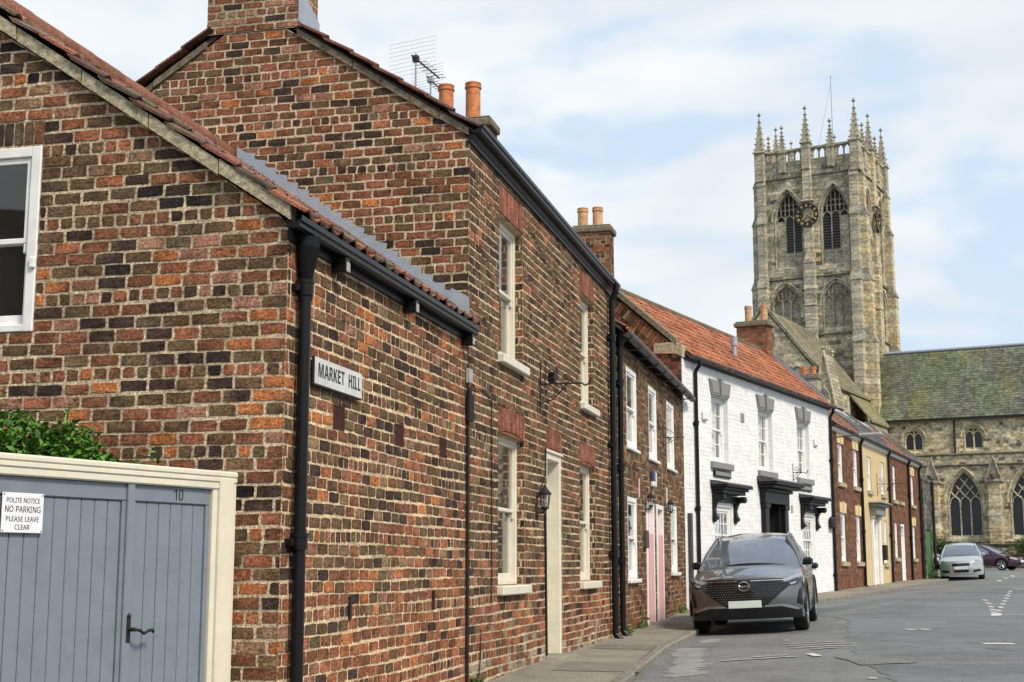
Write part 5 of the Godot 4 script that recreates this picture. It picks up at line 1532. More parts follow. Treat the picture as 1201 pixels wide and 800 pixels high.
func pinnacle(parent: Node, x: float, z: float, y0: float, y1: float, half: float) -> void:
	var m := MB.new()
	m.col = Color(0.38, 0.345, 0.265)
	var ys := y0 + (y1 - y0) * 0.42
	m.box(Vector3(x - half, y0, z - half), Vector3(x + half, ys, z + half), 0.04)
	m.box(Vector3(x - half * 1.25, ys - 0.12, z - half * 1.25), Vector3(x + half * 1.25, ys + 0.06, z + half * 1.25), 0.04)
	var b := half * 0.86
	var tip := Vector3(x, y1 - 0.25, z)
	var q := [Vector3(x - b, ys + 0.05, z + b), Vector3(x + b, ys + 0.05, z + b), Vector3(x + b, ys + 0.05, z - b), Vector3(x - b, ys + 0.05, z - b)]
	for i in 4:
		m.tri(q[i], q[(i + 1) % 4], tip)
		for k in 6:
			var p: Vector3 = q[i].lerp(tip, 0.06 + k * 0.15)
			var s := 0.085 * (1.0 - k * 0.07)
			var out: Vector3 = (q[i] - Vector3(x, q[i].y, z)).normalized()
			p += out * s * 0.6
			m.box(p - Vector3(s, s * 0.7, s), p + Vector3(s, s * 0.9, s), s * 0.5)
	m.lathe(Vector3(x, y1 - 0.45, z), [Vector2(0.04, 0), Vector2(0.06, 0.1), Vector2(0.17, 0.18), Vector2(0.17, 0.24), Vector2(0.06, 0.3), Vector2(0.07, 0.38), Vector2(0.0, 0.5)], 8)
	put(m, "pinnacle", M.stone, parent)
func slating(parent: Node, O: Vector3, U: Vector3, V: Vector3, w: float, h: float, sw: float, sh: float, colour: Callable, called := "slates") -> void:
	var m := MB.new()
	var N := U.cross(V).normalized()
	var nv := int(h / sh)
	for j in nv:
		var off := (0.5 if j % 2 == 0 else 0.0) * sw
		var u := -off
		var i := 0
		while u < w:
			var a := maxf(u, 0.0)
			var b := minf(u + sw - 0.012, w)
			var r := hash1(i, j * 3 + 1)
			m.col = colour.call(a, j * sh, r)
			var z := 0.02 + 0.012 * r
			var p0 := O + U * a + V * (j * sh - 0.02 * hash1(i, j + 9)) + N * z
			var p1 := O + U * b + V * (j * sh - 0.02 * hash1(i, j + 9)) + N * z
			var p2 := O + U * b + V * ((j + 1) * sh + 0.03) + N * 0.0
			var p3 := O + U * a + V * ((j + 1) * sh + 0.03) + N * 0.0
			m.quad(p0, p1, p2, p3); m.quad(p0 - N * 0.025, p1 - N * 0.025, p1, p0)
			u += sw; i += 1
	put(m, called, M.slate, parent).set_meta("kind", "stuff")

func church() -> void:
	var tx := frame(Vector3(28.1924, 0, -114.6434), Vector3(0.88026, 0, 0.4745))
	var nd := thing("church", "grey stone church with tall pinnacled tower closing the street", "church", tx)
	var x0 := -7.8
	var x1 := 0.95
	var zb := -9.2
	var xc := (x0 + x1) * 0.5
	var H := {"node": nd, "frames": [], "specs": [], "mortar": MB.new(), "course": 0.36, "len": 0.72, "head": 0.5, "every": 3, "phase": 1, "joint": 0.016, "rough": false, "uneven": 1.2}
	var nz := FastNoiseLite.new()
	nz.seed = 3; nz.frequency = 0.16; nz.fractal_octaves = 3
	var grey := palette([[ST_GREY, 34], [Color(0.40, 0.37, 0.29), 24], [ST_PALE, 12], [ST_MOSS, 12], [ST_DARK, 7]])
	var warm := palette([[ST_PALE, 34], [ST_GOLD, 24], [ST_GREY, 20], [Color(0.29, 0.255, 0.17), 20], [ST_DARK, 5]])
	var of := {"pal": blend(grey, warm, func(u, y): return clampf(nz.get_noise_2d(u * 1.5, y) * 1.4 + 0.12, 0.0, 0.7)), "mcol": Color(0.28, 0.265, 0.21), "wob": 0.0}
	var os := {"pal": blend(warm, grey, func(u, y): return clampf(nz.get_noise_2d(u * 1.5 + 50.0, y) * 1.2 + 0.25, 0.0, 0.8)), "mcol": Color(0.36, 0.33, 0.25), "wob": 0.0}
	var bel := [[-6.45, -3.95, 26.64, 33.4, 30.8], [-2.45, 0.05, 26.64, 33.4, 30.8]]
	var bli := [[-6.85, -4.35, 21.1, 25.2, 23.5], [-2.5, 0.0, 21.1, 25.2, 23.5]]
	lay(H, Vector3.ZERO, Vector3(1, 0, 0), Vector3(0, 0, 1), 3.0, 35.9, span(x0, x1), bel + bli, of)
	# right face: u runs back from the near corner
	var rb := [[1.2, 3.7, 26.64, 33.4, 30.8], [5.5, 8.0, 26.64, 33.4, 30.8]]
	var rl := [[1.2, 3.7, 21.1, 25.2, 23.5], [5.5, 8.0, 21.1, 25.2, 23.5]]
	lay(H, Vector3(x1, 0, 0), Vector3(0, 0, -1), Vector3(1, 0, 0), 12.0, 35.9, span(0.0, -zb), rb + rl, os)
	lay(H, Vector3(x0, 0, 0), Vector3(0, 0, 1), Vector3(-1, 0, 0), 12.0, 35.9, span(zb, 0.0), [], of)
	lay(H, Vector3(0, 0, zb), Vector3(-1, 0, 0), Vector3(0, 0, -1), 12.0, 35.9, span(-x1, -x0), [], of)
	finish(H, M.stone, M.stone, 0, "block", "tower_wall")
	var tr := MB.new()
	tr.col = ST_GREY
	tr.box(Vector3(x0 + 0.02, 35.6, zb + 0.02), Vector3(x1 - 0.02, 35.85, -0.02))
	put(tr, "tower_roof", M.stone, nd)
	var side := Transform3D(Basis(Vector3(0, 0, -1), Vector3(0, 1, 0), Vector3(1, 0, 0)), Vector3(x1, 0, 0))
	for h: Array in bel: gothic_window(nd, h, 0.55, 3, "belfry", Color(0.37, 0.34, 0.26))
	for h: Array in bli: gothic_window(nd, h, 0.32, 3, "blind", Color(0.36, 0.335, 0.26))
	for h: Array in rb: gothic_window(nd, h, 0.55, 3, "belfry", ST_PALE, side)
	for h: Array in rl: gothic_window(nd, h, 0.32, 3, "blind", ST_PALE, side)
	# string courses
	for y: float in [34.45, 25.62, 20.66]:
		var s := MB.new()
		s.col = ST_DARK
		s.box(Vector3(x0 - 0.12, y, -0.3), Vector3(x1 + 0.12, y + 0.17, 0.14), 0.05); s.box(Vector3(x1 - 0.3, y + 0.002, zb - 0.12), Vector3(x1 + 0.14, y + 0.168, -0.31), 0.05); s.box(Vector3(x0 - 0.14, y + 0.002, zb - 0.12), Vector3(x0 + 0.3, y + 0.168, -0.31), 0.05)
		put(s, "string_course", M.stone, nd)
	# buttresses: [centre, half width, face], with offsets that shrink upwards
	var stages := [[2.0, 20.2, 0.95], [20.2, 25.4, 0.78], [25.4, 31.0, 0.6], [31.0, 34.4, 0.42]]
	for b: Array in [[x0 + 0.38, 0.40, 0], [x1 - 0.36, 0.42, 0], [0.38, 0.42, 1], [-zb - 0.4, 0.44, 1], [x0 + 0.4, 0.42, 2], [x1 - 0.4, 0.42, 2], [0.38, 0.4, 3], [-zb - 0.4, 0.42, 3]]:
		var m := MB.new()
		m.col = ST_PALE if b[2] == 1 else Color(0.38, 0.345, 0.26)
		m.x = [Transform3D(), side, Transform3D(Basis(Vector3(-1, 0, 0), Vector3(0, 1, 0), Vector3(0, 0, -1)), Vector3(x0 + x1, 0, zb)), Transform3D(Basis(Vector3(0, 0, -1), Vector3(0, 1, 0), Vector3(-1, 0, 0)), Vector3(x0, 0, 0))][b[2]]
		for s: Array in stages:
			var c: float = b[0]
			var w: float = b[1] * (1.0 if s[0] < 25.0 else 0.86)
			var p: float = s[2]
			for k in int((s[1] - s[0]) / 0.62):
				var f := hash1(k, int(s[0]) + int(c * 10.0))
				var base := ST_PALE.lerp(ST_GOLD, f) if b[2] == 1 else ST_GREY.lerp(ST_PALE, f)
				m.col = base * (0.85 + 0.3 * hash1(k, 5 + b[2]))
				var ya: float = s[0] + k * 0.62
				m.box(Vector3(c - w, ya, -0.05), Vector3(c + w, minf(ya + 0.605, s[1] - 0.3), p - 0.012 * (k % 2)), 0.02)
			m.col = ST_GREY
			m.prism(PackedVector2Array([Vector2(-0.05, s[1] - 0.42), Vector2(p + 0.06, s[1] - 0.42), Vector2(p + 0.06, s[1] - 0.34), Vector2(p - 0.3, s[1] + 0.55), Vector2(-0.05, s[1] + 0.55)]), Vector3(c - w - 0.04, 0, 0), Vector3(0, 0, 1), Vector3(0, 1, 0), Vector3(w * 2 + 0.08, 0, 0))
		put(m, "buttress", M.stone, nd)
	for f in 2:
		var m := MB.new()
		m.x = Transform3D() if f == 0 else side
		var c := xc + 0.02 if f == 0 else -zb * 0.5
		for k in 32:
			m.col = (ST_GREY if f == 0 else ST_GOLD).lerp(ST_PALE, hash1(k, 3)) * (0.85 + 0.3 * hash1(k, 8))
			var w := 0.50 if k < 16 else 0.38
			m.box(Vector3(c - w, 17.0 + k * 0.62, -0.05), Vector3(c + w, 17.605 + k * 0.62, 0.42 if k < 16 else 0.30), 0.02)
		m.col = ST_PALE
		m.prism(PackedVector2Array([Vector2(-0.46, 26.9), Vector2(0.46, 26.9), Vector2(0.0, 28.3)]), Vector3(c, 0, 0), Vector3(1, 0, 0), Vector3(0, 1, 0), Vector3(0, 0, 0.45))
		for y: float in [23.2, 24.6, 32.2]: m.box(Vector3(c - 0.56, y, -0.05), Vector3(c + 0.56, y + 0.14, 0.48), 0.03)
		put(m, "pilaster", M.stone, nd)
	# parapet: panelled below, pierced above; pinnacles
	for f in 4:
		var m := MB.new()
		m.x = [Transform3D(), side, Transform3D(Basis(Vector3(-1, 0, 0), Vector3(0, 1, 0), Vector3(0, 0, -1)), Vector3(x0 + x1, 0, zb)), Transform3D(Basis(Vector3(0, 0, -1), Vector3(0, 1, 0), Vector3(-1, 0, 0)), Vector3(x0, 0, 0))][f]
		var a := x0 if f % 2 == 0 else 0.0
		var b := x1 if f % 2 == 0 else -zb
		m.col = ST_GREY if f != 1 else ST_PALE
		m.box(Vector3(a + 0.02, 35.86, -0.28), Vector3(b - 0.02, 36.0, 0.02), 0.02)
		m.box(Vector3(a + 0.01, 36.86, -0.28), Vector3(b - 0.01, 37.08, 0.06), 0.03)
		var n := 16
		for i in n + 1:
			var x := lerpf(a + 0.1, b - 0.1, float(i) / n)
			m.box(Vector3(x - 0.06, 35.99, -0.2), Vector3(x + 0.06, 36.87, -0.04), 0.02)
			m.box(Vector3(x - 0.04, 34.64, -0.01), Vector3(x + 0.04, 35.87, 0.07), 0.02)
			if i < n:
				var st := (b - a - 0.2) / n
				for g: float in [0.0, 1.0]:
					m.prism(PackedVector2Array([Vector2(x + st * g, 36.87), Vector2(x + st * 0.5, 36.87), Vector2(x + st * (0.5 + (g - 0.5) * 0.55), 36.68), Vector2(x + st * g, 36.45)]), Vector3(0, 0, -0.18), Vector3(1, 0, 0), Vector3(0, 1, 0), Vector3(0, 0, 0.12))
		put(m, "parapet", M.stone, nd)
	var xs := [x0 + 0.3, lerpf(x0, x1, 0.26), xc, lerpf(x0, x1, 0.74), x1 - 0.15]
	for i in 5:
		for j in 5:
			if i > 0 and i < 4 and j > 0 and j < 4: continue
			var x: float = xs[i]
			var z: float = [0.05, lerpf(0, zb, 0.26), zb * 0.5, lerpf(0, zb, 0.74), zb - 0.05][j]
			var corner := i % 4 == 0 and j % 4 == 0
			var mid := i == 2 or j == 2
			pinnacle(nd, x, z, 35.0 if not corner else 34.4, 40.75 if corner or mid else 39.3, 0.42 if corner else 0.37 if mid else 0.28)
	var fp := MB.new()
	fp.cyl(Vector3(-1.9, 35.8, -3.0), Vector3(-1.9, 44.0, -3.0), 0.05, 0.03, 8); fp.cyl(Vector3(-1.9, 43.4, -3.0), Vector3(-3.9, 36.4, -4.0), 0.012, 0.012, 5)
	fp.lathe(Vector3(-1.9, 44.0, -3.0), [Vector2(0.0, 0), Vector2(0.07, 0.05), Vector2(0.0, 0.14)], 8)
	put(fp, "flagpole", M.alu, nd)
	# clock with an open dial
	for f in 2:
		var m := MB.new()
		var cen := Vector3(xc, 31.0, 0.5) if f == 0 else Vector3(4.6, 31.0, 0.5)
		for i in 48:
			var t0 := TAU * i / 48
			var t1 := TAU * (i + 1) / 48
			var d0 := Vector3(cos(t0), sin(t0), 0)
			var d1 := Vector3(cos(t1), sin(t1), 0)
			m.quad(cen + d0 * 0.62, cen + d0 * 1.02, cen + d1 * 1.02, cen + d1 * 0.62)
			m.quad(cen + d0 * 1.02, cen + d0 * 1.02 - Vector3(0, 0, 0.08), cen + d1 * 1.02 - Vector3(0, 0, 0.08), cen + d1 * 1.02)
			m.quad(cen + d1 * 0.62, cen + d1 * 0.62 - Vector3(0, 0, 0.08), cen + d0 * 0.62 - Vector3(0, 0, 0.08), cen + d0 * 0.62)
		m.cyl(cen - Vector3(0, 0, 0.5), cen + Vector3(0, 0, 0.06), 0.08, 0.08, 10)
		for k in 4: m.cyl(cen + Vector3(cos(k * PI / 2 + 0.78), sin(k * PI / 2 + 0.78), 0) * 0.7 - Vector3(0, 0, 0.4), cen + Vector3(cos(k * PI / 2 + 0.78), sin(k * PI / 2 + 0.78), 0) * 0.7, 0.03, 0.03, 6)
		var ck := put(m, "clock", M.ink, nd)
		if f == 1: ck.transform = side
		for i in 12:
			var n := MB.new()
			var d := Vector3(sin(TAU * i / 12), cos(TAU * i / 12), 0)
			var s := Vector3(d.y, -d.x, 0)
			for k in [2, 1, 2, 3, 2, 1, 2, 3, 3, 2, 1, 2][i]:
				var o: Vector3 = cen + s * ((k - 0.8) * 0.085) + Vector3(0, 0, 0.004)
				n.quad(o + d * 0.70 - s * 0.024, o + d * 0.70 + s * 0.024, o + d * 0.93 + s * 0.024, o + d * 0.93 - s * 0.024)
			put(n, "numeral", M.gold, ck)
		for q: Array in [[0.95, 0.025, 2.05], [0.6, 0.035, 3.9]]:
			var n := MB.new()
			var d := Vector3(sin(q[2]), cos(q[2]), 0)
			n.bar([cen - d * 0.25 + Vector3(0, 0, 0.05), cen + d * q[0] + Vector3(0, 0, 0.05)], q[1] * 2.0, 0.015, Vector3(0, 0, 1))
			put(n, "hand", M.gold, ck)
		var ri := MB.new()
		for r: float in [0.60, 1.02]:
			var pts := []
			for i in 49: pts.append(cen + Vector3(cos(TAU * i / 48), sin(TAU * i / 48), 0) * r)
			ri.bar(pts, 0.035, 0.02, Vector3(0, 0, 1))
		put(ri, "dial_ring", M.ink, ck)
	# nave: clerestory, slated roof
	var N := {"node": nd, "frames": [], "specs": [], "mortar": MB.new(), "course": 0.24, "len": 0.46, "head": 0.3, "every": 3, "phase": 1, "joint": 0.018, "rough": false, "uneven": 1.8}
	var rub := palette([[Color(0.55, 0.475, 0.335), 30], [Color(0.46, 0.40, 0.285), 26], [Color(0.62, 0.55, 0.41), 16], [ST_GOLD, 10], [ST_GREY, 14], [ST_DARK, 3]])
	var on := {"pal": rub, "mcol": Color(0.48, 0.42, 0.30), "wob": 0.01}
	var cle := []
	for i in 4: cle.append([3.75 + i * 4.62, 5.30 + i * 4.62, 10.56, 12.5, 11.7])
	lay(N, Vector3.ZERO, Vector3(1, 0, 0), Vector3(0, 0, 1), 9.0, 13.1, span(x1, 22.0), cle, on)
	for h: Array in cle: gothic_window(nd, h, 0.3, 2, "pair", Color(0.52, 0.455, 0.31))
	# aisle
	var za := 5.0
	var ais := []
	for i in 3: ais.append([7.9 + i * 4.5, 10.45 + i * 4.5, 3.6, 8.75, 6.25])
	var oa := on.duplicate()
	lay(N, Vector3(0, 0, za), Vector3(1, 0, 0), Vector3(0, 0, 1), 0.8, 9.95, span(3.0, 22.0), ais, oa)
	finish(N, M.stone, M.stone, 0, "block", "nave_wall")
	for h: Array in ais: gothic_window(nd, h, 0.42, 3, "net", Color(0.50, 0.455, 0.335), Transform3D(Basis(), Vector3(0, 0, za)))
	for y: float in [9.05, 9.86]:
		var s := MB.new()
		s.col = Color(0.16, 0.145, 0.11)
		s.box(Vector3(2.9, y, za - 0.2), Vector3(22.1, y + 0.14, za + 0.14), 0.04)
		put(s, "string_course", M.stone, nd)
	var sb := MB.new()
	sb.col = ST_GREY
	sb.box(Vector3(2.9, 3.35, za - 0.1), Vector3(22.1, 3.5, za + 0.12), 0.04); sb.box(Vector3(2.9, 0.8, za - 0.1), Vector3(22.1, 2.0, za + 0.18), 0.04)
	put(sb, "plinth", M.stone, nd)
	for i in 4:
		var m := MB.new()
		var c := 6.95 + i * 4.5
		for k in 14:
			m.col = ST_PALE.lerp(ST_GOLD, hash1(k, i)) * (0.8 + 0.4 * hash1(k, i + 4))
			m.box(Vector3(c - 0.45, 0.8 + k * 0.5, za - 0.1), Vector3(c + 0.45, 1.29 + k * 0.5, za + (0.95 if k < 9 else 0.7)), 0.025)
		m.col = ST_GREY
		m.prism(PackedVector2Array([Vector2(-0.1, 5.28), Vector2(0.98, 5.28), Vector2(0.7, 5.7), Vector2(-0.1, 5.7)]), Vector3(c - 0.47, 0, za), Vector3(0, 0, 1), Vector3(0, 1, 0), Vector3(0.94, 0, 0))
		m.box(Vector3(c - 0.6, 7.75, za - 0.1), Vector3(c + 0.6, 7.95, za + 0.85), 0.03)
		m.prism(PackedVector2Array([Vector2(-0.5, 7.95), Vector2(0.5, 7.95), Vector2(0.0, 9.5)]), Vector3(c, 0, za - 0.1), Vector3(1, 0, 0), Vector3(0, 1, 0), Vector3(0, 0, 0.85))
		m.bar([Vector3(c - 0.56, 7.95, za + 0.76), Vector3(c, 9.65, za + 0.76)], 0.14, 0.08, Vector3(0, 0, 1)); m.bar([Vector3(c, 9.65, za + 0.76), Vector3(c + 0.56, 7.95, za + 0.76)], 0.14, 0.08, Vector3(0, 0, 1))
		put(m, "buttress", M.stone, nd)
		var gg := MB.new()
		gg.col = ST_DARK
		gg.box(Vector3(c - 0.2, 8.0, za + 0.7), Vector3(c + 0.2, 8.45, za + 1.25), 0.12); gg.box(Vector3(c - 0.14, 8.2, za + 1.15), Vector3(c + 0.14, 8.42, za + 1.5), 0.08)
		put(gg, "gargoyle", M.stone, nd)
	var lr := MB.new()
	lr.col = Color(0.19, 0.20, 0.135)
	lr.prism(PackedVector2Array([Vector2(za - 0.15, 9.7), Vector2(-0.1, 10.45), Vector2(-0.1, 10.3), Vector2(za - 0.15, 9.55)]), Vector3(3.0, 0, 0), Vector3(0, 0, 1), Vector3(0, 1, 0), Vector3(19.0, 0, 0))
	put(lr, "aisle_roof", M.slate, nd)
	var pipe := MB.new()
	pipe.cyl(Vector3(7.73, 10.2, 0.1), Vector3(7.73, 13.0, 0.1), 0.075, 0.075, 10)
	pipe.box(Vector3(0.9, 13.06, 0.1), Vector3(22.1, 13.26, 0.42), 0.03)
	put(pipe, "eaves_gutter", M.black_iron, nd)
	var rf := MB.new()
	rf.col = Color(0.10, 0.10, 0.09)
	rf.prism(PackedVector2Array([Vector2(0.38, 13.2), Vector2(-4.4, 19.3), Vector2(-9.2, 13.2), Vector2(-9.2, 13.0), Vector2(-4.4, 19.05), Vector2(0.38, 13.0)]), Vector3(x1 + 0.02, 0, 0), Vector3(0, 0, 1), Vector3(0, 1, 0), Vector3(21.0, 0, 0))
	var nr := put(rf, "nave_roof", M.slate, nd)
	var lich := FastNoiseLite.new()
	lich.seed = 9; lich.frequency = 0.22; lich.fractal_octaves = 3
	var sv := Vector3(0, 19.35 - 13.22, -4.78).normalized()
	slating(nr, Vector3(x1 + 0.05, 13.22, 0.40), Vector3(1, 0, 0), sv, 20.9, 7.75, 0.36, 0.27, func(u, v, r):
		var g := clampf(lich.get_noise_2d(u, v * 0.55) * 2.2 + 0.25, 0.0, 1.0)
		var y := clampf(lich.get_noise_2d(u + 60.0, v * 0.45) * 3.0 - 0.15, 0.0, 1.0)
		var c := Color(0.21, 0.22, 0.17).lerp(Color(0.22, 0.255, 0.165), g).lerp(Color(0.27, 0.26, 0.10), y * 0.55)
		return c * (0.44 + 0.36 * r), "slates")
	slating(nr, Vector3(22.0, 13.22, -9.2), Vector3(-1, 0, 0), Vector3(0, 6.13, 4.78).normalized(), 20.9, 7.75, 0.36, 0.27, func(u, v, r): return Color(0.155, 0.165, 0.145) * (0.72 + 0.5 * r), "slates")
	var rdg := MB.new()
	for i in 45: rdg.cyl(Vector3(x1 + 0.05 + i * 0.46, 19.38, -4.4), Vector3(x1 + 0.50 + i * 0.46, 19.38, -4.4), 0.14, 0.14, 8)
	put(rdg, "ridge_tiles", M.lead, nr)
	# transept towards the street
	var P := {"node": nd, "frames": [], "specs": [], "mortar": MB.new(), "course": 0.34, "len": 0.7, "head": 0.45, "every": 0, "phase": 1, "joint": 0.014, "rough": false, "uneven": 0.8}
	var tp := palette([[Color(0.46, 0.41, 0.29), 30], [Color(0.40, 0.36, 0.26), 20], [ST_PALE, 20], [ST_GREY, 12]])
	var ot := {"pal": tp, "mcol": Color(0.38, 0.34, 0.25), "wob": 0.0}
	var zt := 12.5
	lay(P, Vector3(0, 0, zt), Vector3(1, 0, 0), Vector3(0, 0, 1), 2.0, 20.9, slope_lim(-8.2, 1.1, 15.0, 1.28), [], ot)
	lay(P, Vector3(1.1, 0, 0), Vector3(0, 0, -1), Vector3(1, 0, 0), 2.0, 15.0, span(-zt, 0.0), [], ot)
	finish(P, M.stone, M.stone, 0, "block", "transept_wall")
	var tv := Vector3(-4.65, 5.95, 0).normalized()
	var td := MB.new()
	td.col = Color(0.17, 0.15, 0.10)
	td.prism(PackedVector2Array([Vector2(1.3, 14.9), Vector2(-3.55, 21.05), Vector2(-8.4, 14.9), Vector2(-8.2, 14.7), Vector2(-3.55, 20.8), Vector2(1.1, 14.7)]), Vector3(0, 0, 0.1), Vector3(1, 0, 0), Vector3(0, 1, 0), Vector3(0, 0, zt - 0.5))
	var tro := put(td, "transept_roof", M.slate, nd)
	slating(tro, Vector3(1.32, 14.9, zt - 0.5), Vector3(0, 0, -1), tv, 11.8, 7.8, 0.36, 0.3, func(u, v, r): return Color(0.24, 0.215, 0.15) * (0.7 + 0.5 * r), "slates")
	for s: float in [-1.0, 1.0]:
		for k in 8:
			var c := MB.new()
			c.col = Color(0.25, 0.225, 0.16)
			var a := k / 8.0
			var b := (k + 0.97) / 8.0
			var f := func(t: float) -> Vector2: return Vector2(-3.55 + s * lerpf(4.85, 0.0, t), lerpf(14.95, 21.1, t))
			c.prism(PackedVector2Array([f.call(a), f.call(b), f.call(b) + Vector2(0, 0.36), f.call(a) + Vector2(0, 0.36)]), Vector3(0, 0, zt - 0.42), Vector3(1, 0, 0), Vector3(0, 1, 0), Vector3(0, 0, 0.56))
			put(c, "coping_stone", M.stone, nd)
	var rn := MB.new()
	rn.col = ST_GREY
	for r: float in [0.75, 0.5, 0.24]:
		var pts := []
		for i in 25: pts.append(Vector3(-3.4, 18.6, zt) + Vector3(cos(TAU * i / 24), sin(TAU * i / 24), 0) * r)
		rn.bar(pts, 0.13, 0.1, Vector3(0, 0, 1))
	put(rn, "roundel", M.stone, nd)
	gothic_window(nd, [-1.6, -0.5, 14.5, 16.2, 15.5], 0.25, 2, "pair", Color(0.33, 0.3, 0.21), Transform3D(Basis(), Vector3(0, 0, zt)))
	# gabled turret on the transept's corner
	var tu := MB.new()
	tu.col = Color(0.44, 0.39, 0.28)
	tu.x = Transform3D(Basis(), Vector3(-0.72, -0.75, 0))
	tu.box(Vector3(1.12, 3.0, zt - 2.2), Vector3(2.45, 13.9, zt + 0.5), 0.03)
	tu.prism(PackedVector2Array([Vector2(1.0, 13.9), Vector2(2.55, 13.9), Vector2(1.78, 17.9)]), Vector3(0, 0, zt - 2.2), Vector3(1, 0, 0), Vector3(0, 1, 0), Vector3(0, 0, 2.6))
	tu.bar([Vector3(0.92, 13.8, zt + 0.4), Vector3(1.78, 18.15, zt + 0.4)], 0.2, 0.16, Vector3(0, 0, 1)); tu.bar([Vector3(1.78, 18.15, zt + 0.4), Vector3(2.63, 13.8, zt + 0.4)], 0.2, 0.16, Vector3(0, 0, 1))
	tu.bar(v3(arch_path([1.35, 2.2, 13.0, 15.4, 14.4], 0.0, true, 6), zt + 0.5), 0.12, 0.1, Vector3(0, 0, 1))
	for z: float in [zt + 0.4, zt - 2.1]: tu.lathe(Vector3(1.78, 18.0, z), [Vector2(0.1, 0), Vector2(0.07, 0.2), Vector2(0.17, 0.3), Vector2(0.06, 0.42), Vector2(0.0, 0.65)], 8)
	put(tu, "turret", M.stone, nd)
	slating(nd, Vector3(1.88, 13.13, zt + 0.38), Vector3(0, 0, -1), Vector3(-0.77, 4.0, 0).normalized(), 2.5, 4.0, 0.4, 0.3, func(u, v, r): return Color(0.36, 0.32, 0.23) * (0.75 + 0.4 * r), "turret_slates")
	# lean-to roof between turret and tower
	var le := MB.new()
	le.col = Color(0.22, 0.20, 0.11)
	le.prism(PackedVector2Array([Vector2(0.9, 15.2), Vector2(2.85, 12.75), Vector2(2.85, 12.55), Vector2(0.9, 15.0)]), Vector3(0, 0, 0.9), Vector3(1, 0, 0), Vector3(0, 1, 0), Vector3(0, 0, 5.4))
	put(le, "lean_to_roof", M.slate, nd)
	var lw := MB.new()
	lw.col = ST_GREY
	lw.box(Vector3(0.9, 3.0, 0.9), Vector3(2.7, 12.6, 6.2), 0.02)
	put(lw, "lean_to_wall", M.stone, nd)

# ---------------------------------------------------------------- gate, shrub, signs, lamps and other things on the walls
func leaf_cloud(mb: MB, centre: Vector3, rad: Vector3, count: int, size: float, cols: Array, sd: int, keep: Callable) -> void:
	var r := RandomNumberGenerator.new()
	r.seed = sd
	for i in count:
		var d := Vector3(r.randfn(), r.randfn(), r.randfn()).normalized()
		var p := centre + d * rad * pow(r.randf(), 0.38)
		if not keep.call(p): continue
		var t := Vector3(r.randf_range(-1, 1), r.randf_range(-0.7, 0.9), r.randf_range(-1, 1)).normalized()
		var u := (Vector3(r.randf_range(-0.6, 0.6), 1.0, r.randf_range(-0.6, 0.6)) + d * 0.7).normalized()
		var s := t.cross(u).normalized()
		u = s.cross(t)
		var L := size * r.randf_range(0.7, 1.25)
		var W := L * 0.26
		mb.col = cols[r.randi() % cols.size()] * r.randf_range(0.75, 1.2)
		var a := p
		var e := p + t * L - u * L * 0.12
		var m1 := p + t * L * 0.45 + s * W + u * L * 0.06
		var m2 := p + t * L * 0.45 - s * W + u * L * 0.06
		var m := p + t * L * 0.5 - u * L * 0.02
		mb.tri(a, m1, m); mb.tri(m1, e, m); mb.tri(a, m, m2); mb.tri(m2, m, e)
func shrub(called: String, label: String, at: Vector3, blobs: Array, count: int, size: float, cols: Array, sd: int, stems: Array) -> void:
	var n := thing(called, label, "shrub", Transform3D(Basis(), at))
	var st := MB.new()
	for b: Array in blobs:
		for i in 4:
			var mid: Vector3 = b[0] * 0.55 + Vector3(hash1(i, sd) - 0.5, 0, hash1(i, sd + 1) - 0.5) * 0.3
			st.tube([Vector3((hash1(i, sd + 5) - 0.5) * 0.3, -0.15, (hash1(i, sd + 6) - 0.5) * 0.3), mid, b[0] + Vector3(hash1(i, sd + 2) - 0.5, 0.2, hash1(i, sd + 3) - 0.5) * b[1] * 1.3], 0.012, 5)
	for s: Array in stems: st.tube(s, 0.004, 4)
	put(st, "stem", M.bark, n)
	var lf := MB.new()
	var nz := FastNoiseLite.new()
	nz.seed = sd; nz.frequency = 3.2
	for k in blobs.size():
		var b: Array = blobs[k]
		leaf_cloud(lf, b[0], b[1], int(count * b[2]), size, cols, sd + k, func(p: Vector3) -> bool: return nz.get_noise_3dv(p) > -0.42)
	for s: Array in stems:
		for i in s.size(): leaf_cloud(lf, s[i], Vector3.ONE * 0.05, 7, size, cols, sd + i + 300, func(_p): return true)
	put(lf, "foliage", M.leaf, n)

